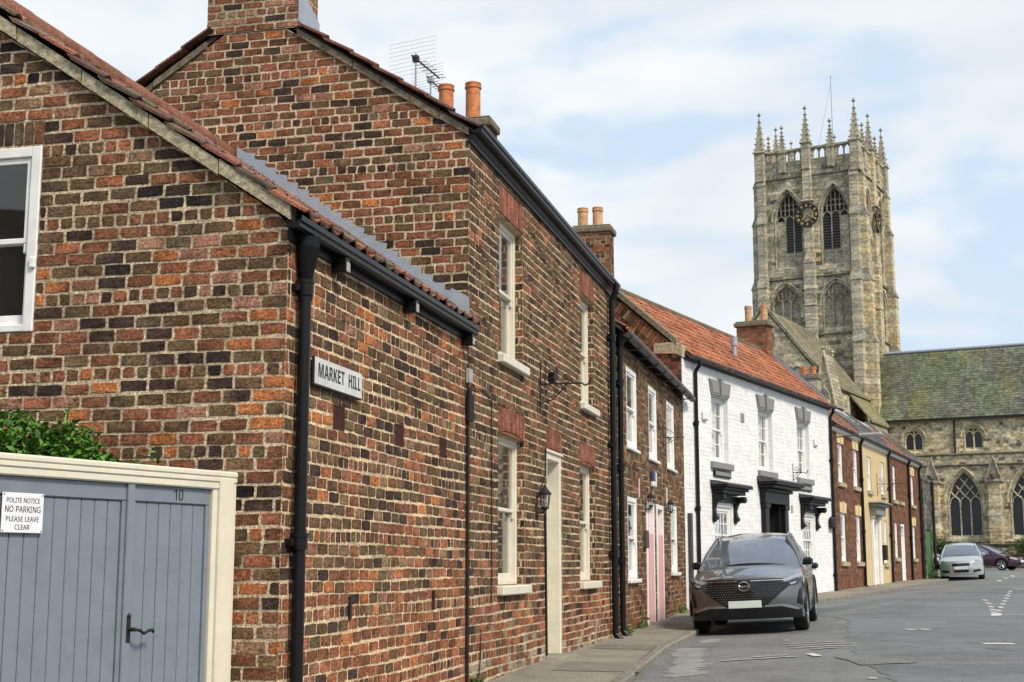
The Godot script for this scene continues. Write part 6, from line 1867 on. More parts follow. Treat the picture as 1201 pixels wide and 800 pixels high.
func gate_and_shrub() -> void:
	var tf := frame(Vector3(-1.797, 0, -9.014), Vector3(0.50717, 0, -0.86185))
	var g := thing("gate", "blue grey boarded double gate in cream frame beside the end cottage", "gate", tf)
	var L := -2.75
	var f := MB.new()
	f.box(Vector3(-0.155, 0.0, -0.08), Vector3(-0.025, 2.06, 0.06), 0.008); f.box(Vector3(-0.195, 0.0, -0.06), Vector3(-0.152, 1.995, 0.035), 0.006); f.box(Vector3(-0.03, 0.0, -0.06), Vector3(0.01, 2.075, 0.045), 0.006)
	put(f, "gate_post", M.cream_paint, g)
	var f2 := MB.new()
	f2.box(Vector3(L, 0.0, -0.08), Vector3(L + 0.13, 2.06, 0.06), 0.008)
	put(f2, "gate_post", M.cream_paint, g)
	var h := MB.new()
	h.box(Vector3(L - 0.02, 2.03, -0.075), Vector3(0.008, 2.062, 0.054), 0.006); h.box(Vector3(L - 0.03, 2.06, -0.08), Vector3(0.010, 2.10, 0.060), 0.01); h.box(Vector3(L + 0.12, 1.985, -0.07), Vector3(-0.15, 2.034, 0.045), 0.008)
	put(h, "gate_head", M.cream_paint, g)
	for k in 2:
		var a := -0.855 if k == 0 else L + 0.13
		var b := -0.2 if k == 0 else -0.875
		var m := MB.new()
		var z := 0.012
		m.box(Vector3(a, 1.885, -0.045), Vector3(b, 1.985, z), 0.006)
		m.box(Vector3(a, 0.28, -0.06), Vector3(b, 0.45, -0.03), 0.004); m.box(Vector3(a, 1.1, -0.06), Vector3(b, 1.22, -0.03), 0.004)
		if k == 0:
			m.box(Vector3(a, 0.27, -0.045), Vector3(a + 0.035, 1.884, z), 0.005); m.box(Vector3(b - 0.03, 0.27, -0.045), Vector3(b, 1.884, z), 0.005)
		else:
			m.box(Vector3(b - 0.055, 0.27, -0.045), Vector3(b, 1.884, z), 0.005); m.box(Vector3(b - 0.03, 0.26, z - 0.002), Vector3(b + 0.025, 1.99, z + 0.02), 0.006)
		var leaf := put(m, "gate_leaf", M.gate_paint, g)
		var x := a + 0.036 if k == 0 else b - 0.056
		for i in (6 if k == 0 else 18):
			var w := 0.0982
			var p := MB.new()
			var u0 := x + i * w if k == 0 else x - (i + 1) * w
			if u0 < a: break
			p.box(Vector3(u0 + 0.0022, 0.27, -0.03), Vector3(u0 + w - 0.0022, 1.884, -0.003 + 0.0015 * hash1(i, k)), 0.004)
			put(p, "board", M.gate_paint, leaf)
	var hd := MB.new()
	var hx := -0.865
	var hz := 0.033
	hd.box(Vector3(hx - 0.016, 1.075, hz - 0.004), Vector3(hx + 0.016, 1.225, hz + 0.006), 0.008)
	hd.lathe(Vector3(hx, 1.225, hz), [Vector2(0.018, 0), Vector2(0.0, 0.02)], 8)
	hd.cyl(Vector3(hx, 1.15, hz), Vector3(hx, 1.15, hz + 0.05), 0.012, 0.012, 8)
	hd.tube([Vector3(hx, 1.15, hz + 0.045), Vector3(hx + 0.04, 1.145, hz + 0.05), Vector3(hx + 0.075, 1.125, hz + 0.05), Vector3(hx + 0.11, 1.14, hz + 0.05), Vector3(hx + 0.14, 1.145, hz + 0.05), Vector3(hx + 0.15, 1.13, hz + 0.05)], 0.009, 8)
	put(hd, "handle", M.black_iron, g)
	lettering("10", 0.075, 0.066, Transform3D(Basis(), Vector3(-0.475, 1.937, 0.0135)), M.ink, g, "number")
	var s := MB.new()
	var sf := tf * Transform3D(Basis(), Vector3(-1.655, 1.79, 0.018))
	s.box(Vector3(-0.138, -0.106, 0), Vector3(0.138, 0.106, 0.004), 0.0015)
	var sign := top(s, "notice_sign", M.sign_white, "white no parking notice screwed to the blue gate", "sign", sf)
	for r: Array in [["POLITE NOTICE", 0.222, 0.026, 0.066], ["NO PARKING", 0.236, 0.033, 0.019], ["PLEASE LEAVE", 0.218, 0.026, -0.033], ["CLEAR", 0.098, 0.026, -0.076]]:
		lettering(r[0], r[1], r[2], Transform3D(Basis(), Vector3(0.0, r[3], 0.0045)), M.ink, sign)
	for c: Vector2 in [Vector2(-1, -1), Vector2(1, -1), Vector2(1, 1), Vector2(-1, 1)]:
		var q := MB.new()
		q.cyl(Vector3(c.x * 0.128, c.y * 0.096, 0.004), Vector3(c.x * 0.128, c.y * 0.096, 0.006), 0.004, 0.004, 8)
		put(q, "screw", M.black_iron, sign)
	var cols := [Color(0.085, 0.20, 0.025), Color(0.06, 0.155, 0.022), Color(0.12, 0.26, 0.04), Color(0.045, 0.11, 0.02)]
	shrub("shrub", "dense green leafy shrub showing over the blue gate", Vector3(-3.02, 0.2, -8.55), [[Vector3(0.0, 1.83, 0.12), Vector3(0.36, 0.42, 0.34), 1.0], [Vector3(0.3, 1.80, -0.02), Vector3(0.3, 0.38, 0.28), 1.0], [Vector3(0.50, 1.66, -0.1), Vector3(0.22, 0.34, 0.22), 0.75], [Vector3(-0.38, 1.86, 0.25), Vector3(0.4, 0.42, 0.36), 1.0], [Vector3(-0.75, 1.8, 0.4), Vector3(0.4, 0.42, 0.3), 0.8], [Vector3(-0.1, 1.1, 0.1), Vector3(0.5, 0.7, 0.35), 0.9]], 4200, 0.056, cols, 5, [[Vector3(0.55, 1.9, -0.2), Vector3(0.68, 2.0, -0.28), Vector3(0.78, 1.98, -0.32)], [Vector3(0.6, 1.8, -0.25), Vector3(0.74, 1.84, -0.35)], [Vector3(0.3, 2.1, 0.0), Vector3(0.33, 2.28, 0.05)], [Vector3(-0.05, 2.18, 0.1), Vector3(-0.08, 2.32, 0.12)]])

func lantern(called: String, label: String, at: Transform3D, size: float) -> void:
	var n := thing(called, label, "lantern", at)
	var m := MB.new()
	m.box(Vector3(-0.04, -0.16, -0.005), Vector3(0.04, 0.02, 0.015), 0.006)
	m.tube([Vector3(0, -0.12, 0.01), Vector3(0, -0.13, 0.08), Vector3(0, -0.09, 0.12)], 0.011, 8)
	var c := Vector3(0, 0, 0.12)
	m.lathe(c, [Vector2(0.012, -0.09), Vector2(0.05, -0.07), Vector2(0.055, -0.05), Vector2(0.05, -0.045)], 6)
	for i in 6:
		var t := TAU * i / 6
		m.cyl(c + Vector3(cos(t) * 0.05, -0.05, sin(t) * 0.05), c + Vector3(cos(t) * 0.075, 0.13, sin(t) * 0.075), 0.006, 0.006, 5)
	m.lathe(c, [Vector2(0.088, 0.12), Vector2(0.092, 0.135), Vector2(0.07, 0.16), Vector2(0.035, 0.20), Vector2(0.03, 0.215), Vector2(0.012, 0.225), Vector2(0.014, 0.245), Vector2(0.0, 0.27)], 6)
	put(m, "housing", M.black_iron, n)
	var g := MB.new()
	g.lathe(c, [Vector2(0.047, -0.05), Vector2(0.072, 0.125)], 6)
	put(g, "glass", M.lamp_glass, n)
	n.scale = Vector3.ONE * size
func scroll(c: Vector3, r: float, a0: float, turns: float, flip := 1.0) -> Array:
	var p := []
	for i in 15:
		var t := i / 14.0
		var a := a0 + flip * turns * TAU * t
		p.append(c + Vector3(0, sin(a), cos(a)) * r * (1.0 - 0.7 * t))
	return p
func sign_bracket(label: String, at: Transform3D, reach: float, s := 1.0) -> void:
	var n := thing("iron_bracket", label, "bracket", at)
	var m := MB.new()
	m.box(Vector3(-0.012, -0.28 * s, 0.0), Vector3(0.012, 0.26 * s, 0.012), 0.004)
	m.tube([Vector3(0, 0, 0), Vector3(0, 0, reach), Vector3(0, -0.03, reach + 0.03), Vector3(0, -0.01, reach + 0.08), Vector3(0, 0.06, reach + 0.11)], 0.010, 6)
	m.tube([Vector3(0, -0.2 * s, 0.01), Vector3(0, -0.17 * s, reach * 0.3), Vector3(0, -0.08 * s, reach * 0.5), Vector3(0, 0.0, reach * 0.66)], 0.008, 6)
	m.tube(scroll(Vector3(0, 0.09 * s, 0.11 * s), 0.085 * s, -PI / 2, 1.2), 0.007, 5); m.tube(scroll(Vector3(0, -0.09 * s, 0.1 * s), 0.075 * s, PI / 2, 1.2, -1.0), 0.007, 5)
	m.tube(scroll(Vector3(0, 0.06 * s, reach * 0.62), 0.055 * s, -PI / 2, 1.1), 0.007, 5)
	put(m, "ironwork", M.black_iron, n)
func on_a(s: float, y: float, z := 0.004) -> Transform3D: return frame(AP + AD * s, AD) * Transform3D(Basis(), Vector3(0, y, z))
func on_b(s: float, y: float, z := 0.004) -> Transform3D: return frame(BP, BD) * Transform3D(Basis(), Vector3(s, y, z))
func on_c(s: float, y: float, z := 0.004) -> Transform3D: return frame(CP, CD) * Transform3D(Basis(), Vector3(s, y, z))
func wall_fittings() -> void:
	# street name
	var m := MB.new()
	m.box(Vector3(-0.47, -0.10, 0), Vector3(0.47, 0.10, 0.022), 0.004)
	var p := top(m, "street_sign", M.black_iron, "street name plate reading MARKET HILL on the end cottage", "sign", on_a(0.70, 2.815, 0.012))
	var f := MB.new()
	f.box(Vector3(-0.464, -0.088, 0.02), Vector3(0.464, 0.096, 0.026), 0.003)
	put(f, "face", M.sign_plate, p)
	lettering("MARKET", 0.50, 0.095, Transform3D(Basis(), Vector3(-0.155, 0.012, 0.0265)), M.ink, p, "lettering", true)
	lettering("HILL", 0.245, 0.095, Transform3D(Basis(), Vector3(0.305, 0.012, 0.0265)), M.ink, p, "lettering", true)
	# cable conduit between the two brick houses
	var c := thing("cable_conduit", "black cable conduit with grey junction box on brick wall", "conduit", on_a(4.16, 0.3))
	var d := MB.new()
	d.cyl(Vector3(0.0, 0.0, 0.02), Vector3(-0.01, 2.6, 0.02), 0.017, 0.017, 8)
	d.cyl(Vector3(-0.01, 2.56, 0.035), Vector3(-0.01, 2.80, 0.035), 0.045, 0.045, 12); d.cyl(Vector3(-0.01, 2.80, 0.035), Vector3(-0.01, 2.88, 0.03), 0.03, 0.02, 10)
	d.tube([Vector3(-0.01, 2.85, 0.02), Vector3(0.0, 3.0, 0.015), Vector3(0.0, 3.4, 0.012), Vector3(0.0, 3.45, 0.03)], 0.006, 6)
	d.tube([Vector3(0.05, 2.98, 0.012), Vector3(0.25, 2.9, 0.02), Vector3(0.55, 2.93, 0.01), Vector3(0.9, 2.88, 0.01), Vector3(0.92, 2.0, 0.01), Vector3(0.93, 1.1, 0.01), Vector3(0.91, 0.85, 0.01)], 0.006, 6)
	d.tube([Vector3(0.52, 0.62, 0.012), Vector3(0.5, 0.35, 0.01), Vector3(0.45, 0.2, 0.012), Vector3(0.3, 0.14, 0.012)], 0.006, 6)
	put(d, "conduit", M.black_iron, c)
	var b := MB.new()
	b.box(Vector3(-0.05, 2.92, 0), Vector3(0.05, 3.06, 0.05), 0.008)
	put(b, "junction_box", M.grey_plastic, c)
	lantern("wall_lantern", "black wall lantern left of the cream door", on_a(7.14, 2.22), 0.85)
	var lc := MB.new()
	lc.tube([Vector3(0.06, -0.15, 0.012), Vector3(0.10, -1.0, 0.012), Vector3(0.12, -1.78, 0.012)], 0.013, 6)
	lc.tube([Vector3(0.10, 0.62, 0.012), Vector3(0.10, 0.3, 0.012), Vector3(-0.36, 0.0, 0.012)], 0.007, 6)
	top(lc, "lamp_cable", M.black_iron, "black cable running beside the cream door frame", "cable", on_a(7.50, 2.28))
	sign_bracket("black scrolled sign bracket between upper windows of the tall house", on_a(7.36, 3.62), 0.50, 1.1)
	var fl := MB.new()
	fl.box(Vector3(-0.06, -0.06, 0.05), Vector3(0.06, 0.07, 0.13), 0.01)
	top(fl, "floodlight", M.black_paint, "small black floodlight behind the scrolled bracket", "lamp", on_a(7.62, 3.72))
	# low cottages
	var al := thing("alarm_box", "blue and white alarm box above the pink doors", "alarm", on_a(16.5, 3.06))
	var ab := MB.new()
	ab.box(Vector3(-0.2, -0.14, 0), Vector3(0.2, 0.14, 0.07), 0.02)
	put(ab, "case", M.white_plastic, al)
	var ac := MB.new()
	ac.box(Vector3(-0.205, -0.06, 0.005), Vector3(0.02, 0.143, 0.074), 0.02)
	put(ac, "cover", M.blue_plastic, al)
	for q: Array in [[15.7, "black lantern above the nearer pink door"], [18.35, "black lantern above the farther pink door"]]:
		lantern("door_lantern", q[1], on_a(q[0], 2.60), 0.8)
	for q: Array in [[14.92, 2.82, "pale conduit strip above the first cottage window"], [18.45, 2.86, "pale conduit strip above the farther door lantern"]]:
		var cs := MB.new()
		cs.box(Vector3(-0.03, -0.16, 0), Vector3(0.03, 0.16, 0.02), 0.004)
		top(cs, "conduit_strip", M.pink_paint if q[0] < 16.0 else M.white_plastic, q[2], "conduit", on_a(q[0], q[1]))
	var pb := MB.new()
	pb.box(Vector3(-0.12, -0.15, 0), Vector3(0.12, 0.15, 0.07), 0.012)
	top(pb, "meter_box", M.gutter_grey, "small grey box left of the pink doors", "box", on_a(15.5, 1.98))
	var sb := MB.new()
	sb.tube([Vector3(0, 0, 0), Vector3(0, 0, 0.42)], 0.008, 6); sb.tube([Vector3(0, 0.22, 0.0), Vector3(0, 0.0, 0.33)], 0.006, 6); sb.tube([Vector3(0, -0.16, 0.0), Vector3(0, 0.0, 0.3)], 0.006, 6); sb.box(Vector3(-0.015, -0.2, 0), Vector3(0.015, 0.26, 0.012), 0.004)
	top(sb, "iron_bracket", M.black_iron, "thin plain iron bracket beside the third cottage window", "bracket", on_a(18.1, 3.95))
	# white house
	var po := MB.new()
	po.box(Vector3(-0.05, 0.0, 0.0), Vector3(0.05, 2.05, 0.09), 0.012)
	top(po, "grey_post", M.gutter_grey, "tall narrow grey duct at the corner of the white house", "duct", on_b(0.19, 0.6))
	for q: Array in [[1.25, 4.83, "white alarm box left of the first upper window"], [9.85, 4.9, "white alarm box right of the third upper window"]]:
		var w := MB.new()
		w.box(Vector3(-0.14, -0.11, 0), Vector3(0.14, 0.11, 0.07), 0.03)
		top(w, "alarm_box", M.white_plastic, q[2], "alarm", on_b(q[0], q[1]))
	var ve := MB.new()
	ve.box(Vector3(-0.11, -0.11, 0), Vector3(0.11, 0.11, 0.02), 0.004)
	for i in 4: ve.box(Vector3(-0.1, -0.09 + i * 0.05, 0.018), Vector3(0.1, -0.065 + i * 0.05, 0.035), 0.004)
	top(ve, "wall_vent", M.grey_plastic, "small grey louvred vent on the white wall", "vent", on_b(3.83, 5.03))
	sign_bracket("pale scrolled bracket right of the black doorway", on_b(7.75, 3.95), 0.3, 0.9)
	var bl := MB.new()
	bl.box(Vector3(-0.16, -0.16, 0.02), Vector3(0.16, 0.16, 0.16), 0.04); bl.cyl(Vector3(0, 0, 0.0), Vector3(0, 0, 0.05), 0.05, 0.05, 10)
	top(bl, "wall_lamp", M.black_iron, "round black bulkhead lamp at right end of white house", "lamp", on_b(11.05, 2.74))
	var no := MB.new()
	no.box(Vector3(-0.06, -0.1, 0), Vector3(0.06, 0.1, 0.02), 0.004)
	top(no, "bell_plate", M.grey_plastic, "small pale plate beside the third window hood", "plate", on_b(7.55, 3.0))
	var sl := thing("street_light", "grey street light on an arm at the white house corner", "street light", on_b(11.32, 5.15))
	var a := MB.new()
	a.box(Vector3(-0.06, -0.12, 0), Vector3(0.06, 0.12, 0.03), 0.008); a.tube([Vector3(0, 0, 0.02), Vector3(0, 0.05, 0.9)], 0.02, 8)
	put(a, "arm", M.gutter_grey, sl)
	var hl := MB.new()
	hl.box(Vector3(-0.1, 0.0, 0.85), Vector3(0.1, 0.09, 1.5), 0.03)
	put(hl, "head", M.grey_plastic, sl)
	sign_bracket("black hanging sign bracket on the yellow house", on_c(7.7, 4.25), 0.85, 1.4)
	# aerials on the far stack of the tall house
	for q: Array in [[-3.02, 9.52, 0.92, "larger rooftop aerial with many rods"], [-2.77, 9.15, 0.62, "smaller slanted rooftop aerial nearer the chimney pots"]]:
		var n := thing("tv_aerial", q[3], "aerial", frame(AP + AD * 11.9, AD) * Transform3D(Basis(), Vector3(0, 7.2, q[0])))
		var h: float = q[1] - 7.2
		var k: float = q[2]
		var t := MB.new()
		t.cyl(Vector3(0, 0, 0), Vector3(0, h + 0.1 * k, 0), 0.018, 0.015, 8)
		put(t, "mast", M.alu, n)
		var e := MB.new()
		var dir := Vector3(0.8, -0.3 if k > 0.9 else -0.4, 0.42).normalized()
		e.box(Vector3(-0.05, h - 0.05, -0.05), Vector3(0.05, h + 0.05, 0.05), 0.01)
		e.cyl(Vector3(0, h, 0) - dir * 0.1, Vector3(0, h, 0) + dir * 0.62 * k, 0.014, 0.014, 6)
		put(e, "boom", M.alu if k < 0.9 else M.black_iron, n)
		var rod := MB.new()
		var across := Vector3(0.12, 0.08, 1.0).normalized()
		for i in 7: rod.cyl(Vector3(0, h, 0) + dir * (0.1 + i * 0.085) * k - across * 0.13 * k, Vector3(0, h, 0) + dir * (0.1 + i * 0.085) * k + across * 0.13 * k, 0.007, 0.007, 5)
		for i in 9:
			var o := Vector3(0, h + (0.28 - i * 0.075) * k, 0) - dir * 0.08
			rod.cyl(o - across * 0.42 * k + Vector3(0, -0.04, 0) * k, o + across * 0.42 * k + Vector3(0, 0.04, 0) * k, 0.0024, 0.0024, 5)
		put(rod, "rods", M.alu, n)
	# weeds at the foot of the walls
	var wc := [Color(0.09, 0.17, 0.03), Color(0.13, 0.2, 0.05), Color(0.07, 0.13, 0.03)]
	var wi := 0
	for q: Array in [[13.3, 0.16, "weed tuft at the pavement beside the pair of downpipes"], [14.9, 0.28, "larger weed tuft below the first cottage window"], [20.2, 0.25, "weed tuft by the corner of the white house"], [4.35, 0.1, "small weed at the foot of the conduit"]]:
		var tw := on_a(q[0], 0.0, 0.06)
		tw.origin.y = rise(-tw.origin.z)
		var lf := MB.new()
		leaf_cloud(lf, Vector3(0, 0.05, 0), Vector3(q[1] * 1.3, q[1] * 0.7, 0.09), 160, 0.06, wc, 50 + wi, func(pp: Vector3) -> bool: return pp.y > -0.02)
		put(lf, "foliage", M.leaf, thing("weed", q[2], "plant", tw, "weeds at the foot of the walls"))
		wi += 1

func behind_the_viewer() -> void:   # the house that the gable window mirrors; it stands outside the picture
	var H := house("brick_house", "plain brick house standing behind the viewer, outside the picture", "house", frame(Vector3(-9.0, 0, 16.0), Vector3(-0.75, 0, -0.66)), {"rough": false, "course": 0.35, "len": 0.9, "head": 0.5})
	lay(H, Vector3.ZERO, Vector3(1, 0, 0), Vector3(0, 0, 1), -0.5, 7.0, span(0.0, 16.0), [], {"pal": palette([[UMBER, 10], [REDBR, 10], [DARK, 8]]), "mcol": UMBER})
	finish(H, M.brick, M.mortar, 0)
	deck(H.node, -0.3, 16.3, 0.3, 7.0, -4.0, 10.5, -8.3, M.slate)
	var b := MB.new()
	b.box(Vector3(0, -0.5, -8.0), Vector3(16.0, 7.0, -0.05))
	b.col = REDBR
	put(b, "rear_wall", M.mortar, H.node)

func churchyard() -> void:
	var tx := frame(Vector3(28.1924, 0, -114.6434), Vector3(0.88026, 0, 0.4745))
	# old stone wall in front of the church
	var H := house("churchyard_wall", "old rubble stone churchyard wall in front of the church", "wall", tx * Transform3D(Basis(), Vector3(0, 0, 12.0)), {"course": 0.16, "len": 0.34, "head": 0.24, "every": 3, "joint": 0.02, "rough": false, "uneven": 2.5})
	var rub := palette([[Color(0.33, 0.29, 0.21), 20], [Color(0.22, 0.20, 0.15), 20], [Color(0.12, 0.105, 0.08), 14], [Color(0.40, 0.36, 0.27), 10], [Color(0.24, 0.13, 0.09), 5]])
	lay(H, Vector3.ZERO, Vector3(1, 0, 0), Vector3(0, 0, 1), 0.8, 3.04, span(-1.0, 24.0), [], {"pal": rub, "mcol": Color(0.27, 0.24, 0.18), "wob": 0.02})
	finish(H, M.stone, M.stone, 0, "stone", "wall")
	var cp := MB.new()
	cp.col = Color(0.075, 0.07, 0.055)
	cp.box(Vector3(-1.1, 3.0, -0.45), Vector3(24.1, 3.14, 0.08), 0.03); cp.box(Vector3(-1.0, 0.8, -0.4), Vector3(24.0, 3.02, -0.02))
	put(cp, "coping", M.stone, H.node)
	var B := house("brick_wall", "low dark red brick wall behind the maroon car", "wall", tx * Transform3D(Basis(), Vector3(13.2, 0, 14.5)), {"rough": false, "every": 4})
	lay(B, Vector3.ZERO, Vector3(1, 0, 0), Vector3(0, 0, 1), 1.0, 2.30, span(0.0, 10.0), [], {"pal": palette([[REDBR, 20], [UMBER, 20], [DARK, 8]]), "mcol": Color(0.2, 0.14, 0.11)})
	finish(B, M.brick, M.mortar, 0)
	var bc := MB.new()
	bc.box(Vector3(-0.05, 2.29, -0.25), Vector3(10.0, 2.37, 0.05), 0.02)
	put(bc, "coping", M.air_brick, B.node)
	var greens := [Color(0.065, 0.115, 0.03), Color(0.045, 0.085, 0.022), Color(0.095, 0.14, 0.04)]
	shrub("churchyard_shrub", "dark green bush behind the silver car under the church window", tx * Vector3(8.4, 1.9, 12.9), [[Vector3(0, 1.1, 0), Vector3(1.3, 0.75, 0.6), 1.0], [Vector3(1.1, 0.95, 0.1), Vector3(0.9, 0.5, 0.5), 0.6], [Vector3(-0.9, 0.9, 0.1), Vector3(0.9, 0.6, 0.5), 0.7], [Vector3(0.2, 0.2, 0.1), Vector3(1.2, 0.6, 0.5), 0.8]], 1500, 0.17, greens, 11, [])
	shrub("churchyard_shrub", "green bush at the right edge under the second church window", tx * Vector3(14.6, 1.9, 12.9), [[Vector3(0, 0.9, 0), Vector3(0.9, 0.8, 0.5), 1.0], [Vector3(1.0, 1.1, 0), Vector3(0.9, 0.8, 0.5), 1.0]], 1100, 0.17, greens, 12, [])
	# end of the row: a tall old wall with a green gate
	var w := house("garden_wall", "tall weathered grey wall end after the terrace", "wall", frame(CP + CD * 17.52 + CD.cross(Vector3.UP) * 0.40, CD), {"course": 0.2, "len": 0.4, "head": 0.3, "every": 3, "joint": 0.015, "rough": false, "uneven": 1.5})
	lay(w, Vector3(0, 0, -0.25), Vector3(1, 0, 0), Vector3(0, 0, 1), 0.8, 5.0, span(0.0, 2.3), [[0.25, 1.9, 0.8, 3.0]], {"pal": palette([[Color(0.13, 0.125, 0.105), 10], [Color(0.17, 0.16, 0.13), 8], [Color(0.1, 0.1, 0.085), 8]]), "mcol": Color(0.13, 0.125, 0.1)})
	finish(w, M.stone, M.stone, 0, "stone", "wall")
	var pp := MB.new()
	pp.col = Color(0.14, 0.13, 0.11)
	pp.box(Vector3(0.02, 4.9, -0.6), Vector3(2.35, 5.05, -0.2), 0.03); pp.box(Vector3(0.02, 0.8, -0.6), Vector3(0.26, 4.95, -0.27)); pp.box(Vector3(1.9, 0.8, -0.6), Vector3(2.28, 4.95, -0.27)); pp.box(Vector3(0.26, 3.02, -0.6), Vector3(1.9, 4.95, -0.27))
	put(pp, "coping", M.stone, w.node)
	var pi := MB.new()
	pi.cyl(Vector3(2.2, 0.9, -0.16), Vector3(2.2, 5.0, -0.16), 0.06, 0.06, 10)
	put(pi, "downpipe", M.black_iron, w.node)
	var gg := thing("green_gate", "green boarded gate at the far end of the terrace", "gate", frame(CP + CD * 17.52 + CD.cross(Vector3.UP) * 0.40, CD))
	for i in 11:
		var b := MB.new()
		b.box(Vector3(0.262 + i * 0.148, 1.0, -0.32), Vector3(0.402 + i * 0.148, 2.98, -0.285), 0.008)
		put(b, "board", M.green_paint, gg)
	var rl := MB.new()
	rl.box(Vector3(0.262, 1.3, -0.36), Vector3(1.89, 1.45, -0.321)); rl.box(Vector3(0.262, 2.5, -0.36), Vector3(1.89, 2.65, -0.321))
	put(rl, "rail", M.green_paint, gg)
	var lf := MB.new()
	leaf_cloud(lf, Vector3(0, 0.15, 0), Vector3(0.7, 0.3, 0.15), 220, 0.1, greens, 71, func(p: Vector3) -> bool: return p.y > 0.0)
	put(lf, "foliage", M.leaf, thing("weed", "weeds growing at the foot of the green gate", "plant", frame(CP + CD * 17.52 + CD.cross(Vector3.UP) * 0.40, CD) * Transform3D(Basis(), Vector3(1.1, 1.05, -0.1))))

# ---------------------------------------------------------------- cars (own axes: z towards the nose, y up, origin on the road under the middle)
func fascia_z(c: Dictionary, x: float, y: float) -> float:
	var u := clampf(absf(x) / (c.W * 0.5), 0.0, 1.0)
	var bul := pow(maxf(1.0 - pow(u, c.get("square", 2.9)), 0.0), 0.72)
	var v: float = (y - c.nose * 0.62) / (c.nose * 0.42)
	return c.zf + (c.L * 0.5 - c.zf) * bul - 0.075 * v * v * (0.3 + 0.7 * bul)
func drape(c: Dictionary, poly: Array, off: float, m: Material, called: String, parent: Node) -> MeshInstance3D:
	var mb := MB.new()
	var P := PackedVector2Array(poly)
	var lo := P[0]
	var hi := P[0]
	for q in P:
		lo = lo.min(q); hi = hi.max(q)
	var nx := maxi(1, int(ceil((hi.x - lo.x) / 0.055)))
	var ny := maxi(1, int(ceil((hi.y - lo.y) / 0.06)))
	for i in nx:
		for j in ny:
			var a := Vector2(lerpf(lo.x, hi.x, float(i) / nx), lerpf(lo.y, hi.y, float(j) / ny))
			var b := Vector2(lerpf(lo.x, hi.x, float(i + 1) / nx), lerpf(lo.y, hi.y, float(j + 1) / ny))
			for piece in Geometry2D.intersect_polygons(P, PackedVector2Array([a, Vector2(b.x, a.y), b, Vector2(a.x, b.y)])):
				var idx := Geometry2D.triangulate_polygon(piece)
				for k in range(0, idx.size(), 3):
					var t := []
					var n := []
					for e in 3:
						var q: Vector2 = piece[idx[k + e]]
						var zx := (fascia_z(c, q.x + 0.01, q.y) - fascia_z(c, q.x - 0.01, q.y)) / 0.02
						var zy := (fascia_z(c, q.x, q.y + 0.01) - fascia_z(c, q.x, q.y - 0.01)) / 0.02
						var nn := Vector3(-zx, -zy, 1).normalized()
						n.append(nn)
						t.append(Vector3(q.x, q.y, fascia_z(c, q.x, q.y)) + nn * off)
					if (t[1] - t[0]).cross(t[2] - t[0]).z < 0: mb.trin(t[0], t[2], t[1], n[0], n[2], n[1])
					else: mb.trin(t[0], t[1], t[2], n[0], n[1], n[2])
	return put(mb, called, m, parent)
func mirrored(p: Array) -> Array:
	var o := []
	for q: Vector2 in p: o.append(Vector2(-q.x, q.y))
	return o
